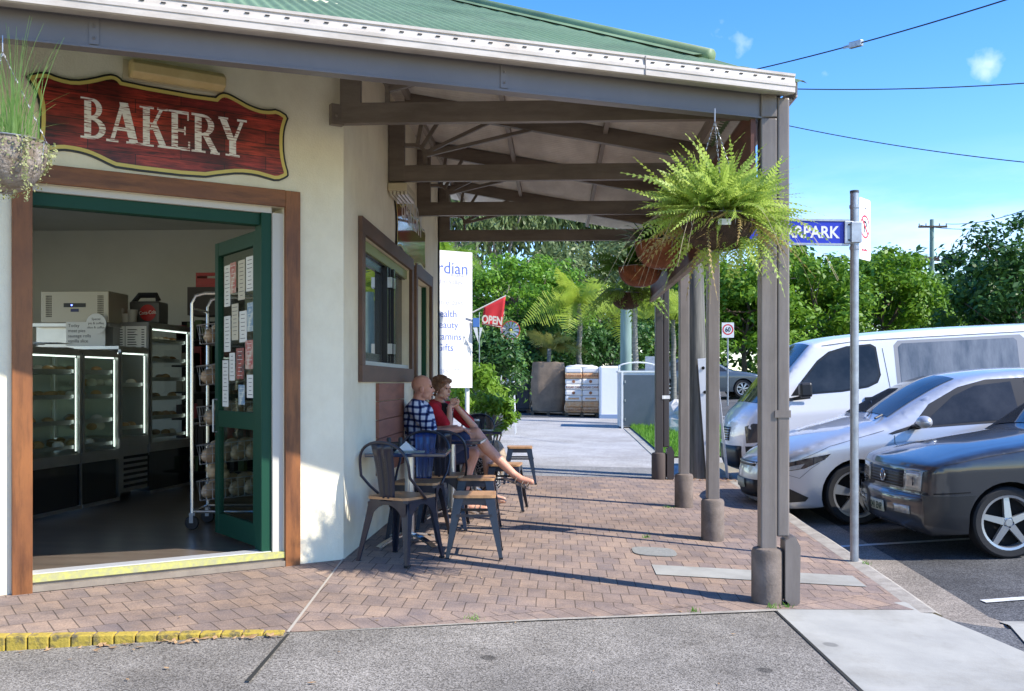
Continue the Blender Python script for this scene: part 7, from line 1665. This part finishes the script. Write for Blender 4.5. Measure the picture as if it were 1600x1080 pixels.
wire('overhead wire sloping down to the right edge above the power pole', (1150, 178, 24), (1690, 262, 20), .15, .011)
wire('thin wire from the behind the pole to the right edge, topmost at the power pole', (1478, 350, 60), (1680, 292, 45), .5, .02)
wire('thin wire from crossarm right end to the right edge, lower of the pair', (1438, 352, 60), (1680, 322, 48), .6, .02)
wire('pale service wire crossing behind the street sign pole to the power pole bracket', (1150, 436, 46), (1452, 402, 60), .4, .022)
wire('service wire from the pole bracket to the trees at the right', (1460, 400, 60), (1600, 402, 52), .3, .022)
wire('service wire sloping down right from the pole bracket', (1462, 402, 60), (1530, 436, 55), .1, .022)

# ================================================================== SHOP INTERIOR
def glassmat(name, tint=(.85, .95, .9), refl=.12):
    m = bpy.data.materials.new(name); m.use_nodes = True; n = m.node_tree; n.nodes.remove(n.nodes['Principled BSDF']); out = n.nodes['Material Output']
    t = n.nodes.new('ShaderNodeBsdfTransparent'); t.inputs[0].default_value = (*tint, 1); g = n.nodes.new('ShaderNodeBsdfGlossy'); g.inputs['Roughness'].default_value = .03
    lw = n.nodes.new('ShaderNodeLayerWeight'); lw.inputs[0].default_value = .5; pw = n.nodes.new('ShaderNodeMath'); pw.operation = 'POWER'; pw.inputs[1].default_value = 3; n.links.new(lw.outputs['Facing'], pw.inputs[0])
    ma = n.nodes.new('ShaderNodeMath'); ma.operation = 'MULTIPLY_ADD'; ma.inputs[1].default_value = refl; ma.inputs[2].default_value = .04; n.links.new(pw.outputs[0], ma.inputs[0]); mx = n.nodes.new('ShaderNodeMixShader'); n.links.new(ma.outputs[0], mx.inputs[0]); n.links.new(t.outputs[0], mx.inputs[1]); n.links.new(g.outputs[0], mx.inputs[2]); n.links.new(mx.outputs[0], out.inputs[0]); return m
cg = glassmat('cabinet_glass', (.94, .98, .96), .35); dg_ = glassmat('door_glass', (.86, .93, .9), .35)
led = mk('led_strip', (.9, .95, .9), .5, emis=(.9, 1, .93), es=1.0); bss = mk('brushed_steel', (.50, .50, .49), .3, metal=.9, col2=(.40, .40, .39), scale=2)
ink2 = mk('dark_glass_plinth', (.012, .013, .014), .08, spec=.8); food = [mk('pastry', (.42, .22, .07), .6, col2=(.28, .12, .03), scale=30), mk('pie_crust', (.50, .30, .10), .6, col2=(.34, .17, .05), scale=30), mk('icing', (.62, .55, .45), .5)]
FZ = .08
def Lp(d, off=0, z=0):            # counter line: d = distance, off = toward the customers (+) / staff (-)
    return cw(-3.95 + (d - 7.8) * .146 + off, d, z)
ca_ = math.atan2((Lp(10) - Lp(8)).y, (Lp(10) - Lp(8)).x)
def lbox(mb, d0, d1, o0, o1, z0, z1):
    c = Lp((d0 + d1) / 2, (o0 + o1) / 2, (z0 + z1) / 2); L = (Lp(d1) - Lp(d0)).length; return mb.box(c, (L, abs(o1 - o0), z1 - z0), ca_)
def case(label, d0, d1, zt, zg, depth=.65, louvre=False, shelves=4, lean=True):
    t = thing('display_cabinet', label, 'display cabinet', Lp((d0 + d1) / 2, -.3, FZ), 'glass display cabinets in the shop')
    mb = MB(); w = .028
    for (a, b) in ((d0, d0 + w), (d1 - w, d1)):
        for (o0, o1) in ((-w, 0), (-depth, -depth + w)): lbox(mb, a, b, o0, o1, zg, zt)
    lbox(mb, d0 + w, d1 - w, -w, 0, zt - w, zt); lbox(mb, d0, d1, -depth, 0, zt + .001, zt + .03); fo = mb.build('frame', bss, t)
    mb = MB(); lbox(mb, d0, d1, -depth, .012, zg - .09, zg - .001); mb.build('rail', bss, t)
    mb = MB(); lbox(mb, d0 + w, d1 - w, -.012, -.006, zg + .001, zt - w - .001); lbox(mb, d0 + .004, d0 + .010, -depth + w, -w, zg + .001, zt - .03); mb.build('glass', cg, t)
    mb = MB(); lbox(mb, d0 + .01, d1 - .01, -depth, -depth + .012, zg, zt - .001); mb.build('back_panel', mk('cabinet_back', (.50, .51, .50), .25, metal=.3) if 'cabinet_back' not in bpy.data.materials else bpy.data.materials['cabinet_back'], t)
    mb = MB()
    for k in range(shelves):
        z = lerp(zg, zt, (k + .15) / shelves)
        if k: lbox(mb, d0 + w, d1 - w, -depth + .05, -.06, z, z + .008)
        lbox(mb, d0 + w, d1 - w, -.062, -.05, z + .0081, z + .04)
    mb.build('shelf', bss, t)
    mb = MB(); lbox(mb, d1 - w - .008, d1 - w - .001, -.040, -.032, zg + .02, zt - .05); lbox(mb, d0 + w, d1 - w, -.05, -.038, zt - w - .014, zt - w - .002); mb.build('light_strip', led, t)
    g = random.Random(int(d0 * 10))
    for q, fm in enumerate(food):
        mb = MB()
        for k in range(shelves):
            z = lerp(zg, zt, (k + .15) / shelves) + .01; n_ = int((d1 - d0) / .13)
            for i in range(n_):
                for o in (-.15, -.32, -.48):
                    if g.randrange(3) == q and g.random() < .8: c = Lp(d0 + .08 + i * .13 + g.uniform(-.01, .01), o, z + .03); mb.ball(c, (.052, .05, .03 + g.uniform(0, .012)), 9, 6)
        if mb.v: f_ = mb.build('baked_goods', fm, t, smooth=True); f_['kind'] = 'stuff'
    if louvre:
        mb = MB(); lbox(mb, d0, d1, -depth, 0, FZ + .1, zg - .092); lb = mb.build('base', bss, t); mb = MB()
        for k in range(6): lbox(mb, d0 + .04, d1 - .04, .001, .012, FZ + .14 + k * .055, FZ + .165 + k * .055)
        mb.build('louvre', dark_m, lb)
    else:
        mb = MB(); lbox(mb, d0 + .01, d1 - .01, -depth, -.01, FZ + .06, zg - .092); mb.build('base', ink2, t); mb = MB(); lbox(mb, d0, d1, -.012, .002, FZ + .03, FZ + .059); lbox(mb, d1 - .02, d1, -.012, .002, FZ + .06, zg - .092); mb.build('base_trim', bss, t)
    return t
case('nearest glass pastry cabinet inside the shop, partly behind the left door timber', 7.55, 8.78, 1.49, .60)
case('second glass pastry cabinet along the counter inside the shop', 8.80, 9.40, 1.49, .60)
case('steel based glass cabinet with dark louvres beneath it', 9.42, 9.95, 1.54, .70, louvre=True, shelves=2)
t4 = case('tall glass drink cabinet with menus on its end panel', 9.98, 10.85, 1.80, .62, depth=.52, shelves=6)
mb = MB(); lbox(mb, 9.965, 9.978, -.52, -.001, .5, 1.83); mb.build('end_panel', mk('dull_steel', (.22, .22, .21), .5, metal=.3), t4)
mp_ = Lp(9.96, -.26, 1.65); ud = Vector((math.cos(ca_ - PI / 2), math.sin(ca_ - PI / 2), 0)); nd = Vector((-math.cos(ca_), -math.sin(ca_), 0))
for k in (0, 1):
    s = thing('paper_menu', ('left' if k == 0 else 'right') + ' white printed price list taped on the tall cabinet end panel', 'menu', Lp(9.955, -.38 + k * .23, 1.65)); p = Lp(9.9715, -.26, 1.66) + ud * (-.105 + k * .232) + nd * .010
    mb = MB(); mb.plate([(-.112, -.13), (.112, -.13), (.112, .13), (-.112, .13)], p, ud, (0, 0, 1), .002, N=nd); po = mb.build('sheet', paper_m, s); mb = MB()
    for r in range(9): mb.plate([(-.09, .09 - r * .025), (random.Random(r).uniform(-.03, .03), .09 - r * .025), (.0, .099 - r * .025), (-.09, .099 - r * .025)], p + nd * .003, ud, (0, 0, 1), .0005, N=nd); pass
    mb.build('print', ink_m, po)
    mb = MB()
    for r in range(9): mb.plate([(.06, .09 - r * .025), (.09, .09 - r * .025), (.09, .099 - r * .025), (.06, .099 - r * .025)], p + nd * .003, ud, (0, 0, 1), .0005, N=nd)
    mb.build('price_column', ink_m, po)
# oven unit and its stand
ov0, ov1 = at(64, 505, 9.75), at(172, 455, 9.75); t = thing('warming_oven', 'beige steel oven unit with blue display above the counter', 'oven', ov0); y = ov0.y
mb = MB(); mb.b2((ov0.x, y, ov0.z), (ov1.x, y + .45, ov1.z)); mb.build('housing', mk('oven_beige', (.40, .37, .30), .4, metal=.3), t, bevel=.008); mb = MB()
for sx_ in (ov0.x + .05, ov1.x - .11):
    for i in range(5):
        for j in range(12): mb.b2((sx_ + i * .0125, y - .003, ov0.z + .06 + j * .018), (sx_ + i * .0125 + .007, y - .001, ov0.z + .06 + j * .018 + .011))
mb.build('vent_holes', dark_m, t); xm = (ov0.x + ov1.x) / 2; mb = MB(); mb.b2((xm - .11, y - .006, ov0.z + .155), (xm + .11, y - .001, ov0.z + .195)); dp_ = mb.build('display', black_m, t, bevel=.002); mb = MB(); mb.b2((xm - .035, y - .008, ov0.z + .168), (xm - .02, y - .0065, ov0.z + .182)); mb.build('display_light', mk('blue_led', (.05, .08, .6), .5, emis=(.1, .15, 1), es=4), dp_)
mb = MB(); mb.b2((xm - .04, y - .004, ov0.z + .11), (xm + .04, y - .001, ov0.z + .14)); mb.build('name_plate', mk('plate_navy', (.02, .03, .12), .4), t)
t = thing('steel_bench', 'stainless steel bench and splashback carrying the oven', 'bench', (xm, y, FZ)); mb = MB(); mb.b2((ov0.x - .1, y - .02, ov0.z - .035), (ov1.x + .02, y + .6, ov0.z - .003)); mb.build('top_shelf', bss, t); mb = MB(); mb.b2((ov0.x - .1, y + .1, FZ), (ov1.x, y + .5, ov0.z - .036)); mb.build('cupboard', bss, t)
c = at(133, 524, 9.68); t = thing('handwritten_note', 'white handwritten sheet pinned below the oven', 'note', c); mb = MB(); mb.b2((c.x - .19, c.y, c.z - .13), (c.x + .2, c.y + .002, c.z + .13)); po = mb.build('sheet', paper_m, t); mb = MB()
for r, txt in enumerate(('Today', 'meat pies', 'sausage rolls', 'vanilla slice')): text(mb, txt, .045, (c.x - .17, c.y - .001, c.z + .08 - r * .05), (1, 0, 0), (0, 0, 1), .0005, align='LEFT')
mb.build('handwriting', ink_m, po)
c = at(150, 506, 9.6); t = thing('round_note', 'round white handwritten card overlapping the oven corner', 'note', c); mb = MB(); mb.lathe([(0, 0), (.10, 0), (.10, .003), (0, .003)], c, 26, 'Y'); po = mb.build('card', paper_m, t); mb = MB()
for r, txt in enumerate(('Special', 'pie & coffee', 'slice & coffee')): text(mb, txt, .032, (c.x, c.y - .001, c.z + .035 - r * .04), (1, 0, 0), (0, 0, 1), .0005)
mb.build('handwriting', ink_m, po)
t = thing('paper_pile', 'loose pile of white bags on top of the nearest pastry cabinet', 'paper', Lp(8.3, -.3, 1.53)); g = random.Random(2)
for k in range(7): mb = MB(); mb.box(Lp(8.25 + g.uniform(-.25, .4), -.3 + g.uniform(-.12, .12), 1.528 + k * .008), (.34, .24, .005), g.uniform(0, 3)); mb.build('sheet', paper_m, t)
# things on top of the tall cabinet
tt = 1.835; c = Lp(10.25, -.20, tt); t = thing('drink_bin', 'dark tub with a round red soft drink disc on top of the tall cabinet', 'tub', c); mb = MB(); mb.b2((c.x - .17, c.y, c.z), (c.x + .15, c.y + .25, c.z + .23)); mb.build('tub', mk('tub_dark', (.10, .10, .10), .3), t, bevel=.02); mb = MB(); mb.tube([(c.x - .18, c.y + .1, c.z + .2), (c.x - .1, c.y + .1, c.z + .30), (c.x + .08, c.y + .1, c.z + .30), (c.x + .1, c.y + .1, c.z + .24)], .03, 8); mb.build('handle', black_m, t)
mb = MB(); mb.lathe([(0, -.003), (.085, -.003), (.085, 0)], (c.x + .03, c.y - .001, c.z + .11), 24, 'Y'); rd_ = mb.build('red_disc', mk('disc_red', (.5, .02, .02), .4), t); mb = MB(); text(mb, 'Coca-Cola', .052, (c.x + .03, c.y - .006, c.z + .095), (1, 0, .08), (-.08, 0, 1), .001, sx=.8, bold=.0008); mb.build('script', white_m, rd_)
g = random.Random(7)
for k in range(5): c = Lp(10.0 + k * .02, -.46 + k * .055, tt); t = thing('storage_tub', 'small clear and white food tub on top of the tall cabinet', 'tub', c, 'food tubs on the tall cabinet'); mb = MB(); h_ = g.uniform(.07, .16); mb.lathe([(0, 0), (.04, 0), (.05, h_), (.052, h_ + .01), (0, h_ + .012)], c, 14); mb.build('tub', mk('tub_cloudy', (.42, .40, .36), .4) if k == 0 else bpy.data.materials['tub_cloudy'], t, smooth=40)
# dark product shelves at the back
s0, s1 = at(268, 500, 11.2), at(352, 500, 11.2); t = thing('product_shelves', 'dark shelf rack of packets at the back of the shop behind the bread trolley', 'shelves', (s0.x, s0.y, FZ)); mb = MB(); mb.b2((s0.x, s0.y + .3, FZ), (s1.x + .3, s0.y + .33, s0.z)); mb.build('back', dark_m, t)
for k in range(6): z = FZ + .12 + k * .30; mb = MB(); mb.b2((s0.x, s0.y, z), (s1.x + .3, s0.y + .299, z + .02)); mb.build('shelf', black_m, t)
pk = [mk('packet_a', (.05, .04, .035), .5), mk('packet_b', (.22, .03, .03), .5), mk('packet_c', (.10, .14, .05), .5), mk('packet_d', (.25, .22, .16), .5)]; g = random.Random(9)
for q in range(4):
    mb = MB()
    for k in range(6):
        x_ = s0.x + .03
        while x_ < s1.x + .25:
            w_ = g.uniform(.05, .1)
            if g.choice((0, 0, 0, 1, 2, 3)) == q: mb.b2((x_, s0.y + .06, FZ + .141 + k * .30), (x_ + w_ - .008, s0.y + .2, FZ + .141 + k * .30 + g.uniform(.1, .22)))
            x_ += w_
    o = mb.build('packets', pk[q], t); o['kind'] = 'stuff'
c = at(322, 438, 10.4); t = thing('red_crate', 'red plastic crate on top of the dark shelves behind the trolley', 'crate', c); mb = MB(); mb.b2((c.x - .11, c.y, c.z - .07), (c.x + .2, c.y + .3, c.z - .05))
for a_ in (c.x - .11, c.x + .185): mb.b2((a_, c.y, c.z - .049), (a_ + .015, c.y + .3, c.z + .08))
mb.b2((c.x - .094, c.y, c.z - .049), (c.x + .184, c.y + .012, c.z + .02)); mb.b2((c.x - .094, c.y, c.z + .045), (c.x + .184, c.y + .012, c.z + .08)); mb.build('crate', mk('crate_red', (.35, .02, .02), .4), t)
mb = MB(); mb.b2((c.x - .2, c.y, s0.z + .0), (c.x + .3, c.y + .35, c.z - .071)); tb_ = thing('cardboard_box', 'dark box under the red crate', 'box', (c.x, c.y, s0.z)); mb.build('box', mk('box_dark', (.06, .05, .045), .7), tb_)
c = at(350, 343, 10.9); t = thing('ceiling_lamp', 'round white flush ceiling lamp inside the shop, switched off', 'lamp', (c.x, c.y, 3.1)); mb = MB(); mb.lathe([(.17, 0), (.17, -.02), (.14, -.06), (.06, -.085), (0, -.09)], (c.x, c.y, 3.099), 24); mb.build('diffuser', white_m, t, smooth=True)
# bread trolley
tr = thing('bread_trolley', 'tall steel bread trolley on castors behind the folded glass door', 'trolley', cw(-2.3, 7.75, FZ)); px0, px1 = -2.49, -1.96
mb = MB()
for dd in (7.72, 8.12):
    zt = 1.92; pts = [cw(px0, dd, FZ + .13), cw(px0, dd, zt - .08), cw(px0 + .03, dd, zt - .02), cw(px0 + .1, dd, zt), cw(px1 - .1, dd, zt), cw(px1 - .03, dd, zt - .02), cw(px1, dd, zt - .08), cw(px1, dd, FZ + .13)]; mb.tube(pts, .014, 8); mb.tube([cw(px0, dd, FZ + .14), cw(px1, dd, FZ + .14)], .012, 8)
for x_ in (px0, px1):
    for z in (FZ + .14, .9, 1.8): mb.tube([cw(x_, 7.72, z), cw(x_, 8.12, z)], .011, 8)
mb.build('frame', mk('trolley_steel', (.62, .62, .62), .25, metal=.9), tr, smooth=40)
for x_ in (px0, px1):
    for dd in (7.72, 8.12):
        c = cw(x_, dd, FZ + .055); mb = MB(); mb.lathe([(0, -.014), (.05, -.014), (.055, -.008), (.055, .008), (.05, .014), (0, .014)], c, 20, 'Y'); w_ = mb.build('castor', black_m, tr, smooth=40); mb = MB(); mb.bar(c + Vector((0, 0, .075)), c + Vector((0, 0, .0)), .045, .012, up=(0, 1, 0)); mb.bar(c + Vector((0, -.02, .07)), c + Vector((0, -.02, 0)), .03, .006, up=(0, 1, 0)); mb.build('fork', galv_m, w_)
crust = mk('bread_crust', (.42, .20, .07), .7, col2=(.56, .34, .16), scale=14); bagp = mk('bread_bag', (.55, .42, .30), .25, col2=(.40, .26, .15), scale=10, coat=.5)
loaf0 = None
for k, (z, bag) in enumerate(((1.52, 0), (1.20, 0), (.88, 1), (.58, 1), (.30, 1))):
    bk_ = thing('wire_basket', ('top', 'second', 'middle', 'fourth', 'lowest')[k] + ' wire basket of bread on the bread trolley', 'basket', cw(-2.22, 7.92, z), 'wire bread baskets'); mb = MB(); x0_, x1_, d0, d1, h_ = px0 + .03, px1 - .03, 7.74, 8.1, .15
    ti = .10
    def bp__(x, d, zz): return cw(x, d, zz + (x - px0) * ti)
    for zz in (0, h_ * .5, h_): mb.tube([bp__(x0_ + (h_ - zz) * .2, d0, z + zz), bp__(x1_, d0, z + zz), bp__(x1_, d1, z + zz), bp__(x0_ + (h_ - zz) * .2, d1, z + zz)], .0035 if zz < h_ else .005, 5, closed=True)
    for i in range(10): xx = lerp(x0_ + .02, x1_, i / 9); mb.tube([bp__(xx, d0, z + h_), bp__(xx + .005, d0, z), bp__(xx + .005, d1, z), bp__(xx, d1, z + h_)], .0025, 4)
    for i in range(7): dd = lerp(d0, d1, i / 6); mb.tube([bp__(x0_, dd, z + h_), bp__(x0_ + .03, dd, z), bp__(x1_, dd, z)], .0025, 4)
    mb.build('wire', chain_m, bk_)
    for i in range(4):
        for j in range(2):
            if loaf0 is None:
                lo = thing('bread_loaf', 'golden bread loaf lying in a wire basket on the trolley', 'bread', (0, 0, 0), 'bread loaves in the trolley baskets'); mb = MB(); mb.ball((0, 0, .05), (.058, .125, .055), 14, 9); mb.ball((0, 0, .075), (.05, .115, .045), 14, 9); mb.build('loaf', bagp, lo, smooth=True); loaf0 = lo; q_ = lo
            else: q_ = dup(loaf0, (0, 0, 0))
            p = bp__(lerp(x0_ + .08, x1_ - .06, i / 3), 7.84 + j * .2, z + .004 + (.05 if j else 0)); q_.location = p; q_.rotation_euler = (0, 0, random.Random(i * 7 + k).uniform(-.3, .3))
t = thing('bread_bag', 'clear plastic bag of pale rolls in the lowest trolley basket', 'bag', cw(-2.33, 7.8, .5)); mb = MB(); g = random.Random(1)
for _ in range(9): mb.ball(cw(-2.36 + g.uniform(-.05, .12), 7.85 + g.uniform(-.06, .1), .50 + g.uniform(0, .07)), (.04, .05, .035), 10, 6)
mb.build('rolls', mk('pale_roll', (.62, .45, .27), .6), t, smooth=True)
# folded glass door
h0_, h1_ = cw(-1.712, 6.735, 0), cw(-2.20, 7.42, 0); dv = (h1_ - h0_); DLn = dv.length; dv.normalize(); dn = Vector((-dv.y, dv.x, 0))
dt = thing('folding_glass_door', 'green framed glass door folded inward and covered with notices', 'door', h0_ + Vector((0, 0, .1))); da = math.atan2(dv.y, dv.x)
def dbox(mb, a, b, z0, z1, th=.04, o=0): c = h0_ + dv * (a + b) / 2 + dn * o; return mb.box((c.x, c.y, (z0 + z1) / 2), (abs(b - a), th, z1 - z0), da)
mb = MB(); dbox(mb, 0, .07, .11, 2.26, .045); dbox(mb, DLn - .07, DLn, .11, 2.26, .045); dbox(mb, .0701, DLn - .0701, .11, .26); dbox(mb, .0701, DLn - .0701, 2.16, 2.26); dbox(mb, .0701, DLn - .0701, .90, 1.02); mb.build('door_frame', dgreen_m, dt, bevel=.003)
mb = MB(); dbox(mb, .071, DLn - .071, .261, .899, .005); dbox(mb, .071, DLn - .071, 1.021, 2.159, .005); mb.build('glass', dg_, dt)
hz_ = mk('hinge_zinc', (.6, .6, .6), .35, metal=.4); fm_ = mk('door_edge_sky_tint', (.05, .13, .16), .3); mb = MB(); c = h0_ - dv * .012; mb.box((c.x, c.y, 1.185), (.02, .045, 2.15), da); mb.build('door_edge', fm_, dt)  # edge colour stands in for the sky reflected on this stile
mb = MB()
for z in (.38, 1.22, 2.12): mb = MB(); c = h0_ - dv * .03 - dn * .01; mb.box((c.x, c.y, z), (.035, .06, .10), da); mb.build('hinge', hz_, dt)
mb = MB(); p0 = h0_ + dv * (DLn - .045) + dn * .05; mb.tube([p0 + Vector((0, 0, .86)) - dn * .03, p0 + Vector((0, 0, .86)), p0 + Vector((0, 0, 1.10)), p0 + Vector((0, 0, 1.10)) - dn * .03], .008, 8); mb.build('pull_handle', galv_m, dt)
g = random.Random(12); colr = [paper_m, mk('poster_red', (.45, .05, .05), .6, col2=(.6, .5, .4), scale=18), mk('poster_black', (.03, .03, .03), .5, col2=(.5, .1, .06), scale=22), mk('poster_blue', (.12, .25, .42), .6, col2=(.6, .65, .6), scale=20), mk('poster_cream', (.6, .56, .45), .7)]
npp = 0
for a, z, w_, h_, ci in ((.17, 1.98, .14, .24, 0), (.33, 1.95, .13, .28, 4), (.50, 1.98, .12, .22, 1), (.62, 1.93, .12, .30, 0), (.16, 1.68, .12, .2, 3), (.30, 1.62, .14, .22, 0), (.46, 1.66, .13, .26, 4), (.62, 1.58, .13, .26, 0), (.18, 1.42, .15, .20, 1), (.36, 1.36, .15, .22, 2), (.52, 1.34, .11, .2, 0), (.66, 1.22, .12, .34, 0), (.16, 1.2, .13, .16, 0), (.33, 1.14, .12, .14, 3)):
    if a + w_ / 2 > DLn - .09: a = DLn - .1 - w_ / 2
    npp += 1; c = h0_ + dv * a; kinds = {0: 'white', 1: 'red', 2: 'black and red', 3: 'blue', 4: 'cream'}
    t = thing('door_notice', kinds[ci] + ' notice taped to the folded door glass', 'notice', (c.x, c.y, z), 'notices on the folded glass door')
    for s_, o_ in ((1, .006), ):
        mb = MB(); cc_ = c + dn * o_ * s_; mb.box((cc_.x, cc_.y, z), (w_, .002, h_), da); po = mb.build('sheet', colr[ci], t)
        mb = MB()
        for r in range(int(h_ / .03)):
            ww = w_ * g.uniform(.3, .8); c3 = cc_ + dn * .0018; mb.box((c3.x, c3.y, z + h_ / 2 - .025 - r * .028), (ww, .001, .0035), da)
        mb.build('print', ink_m if ci in (0, 4) else white_m, po)
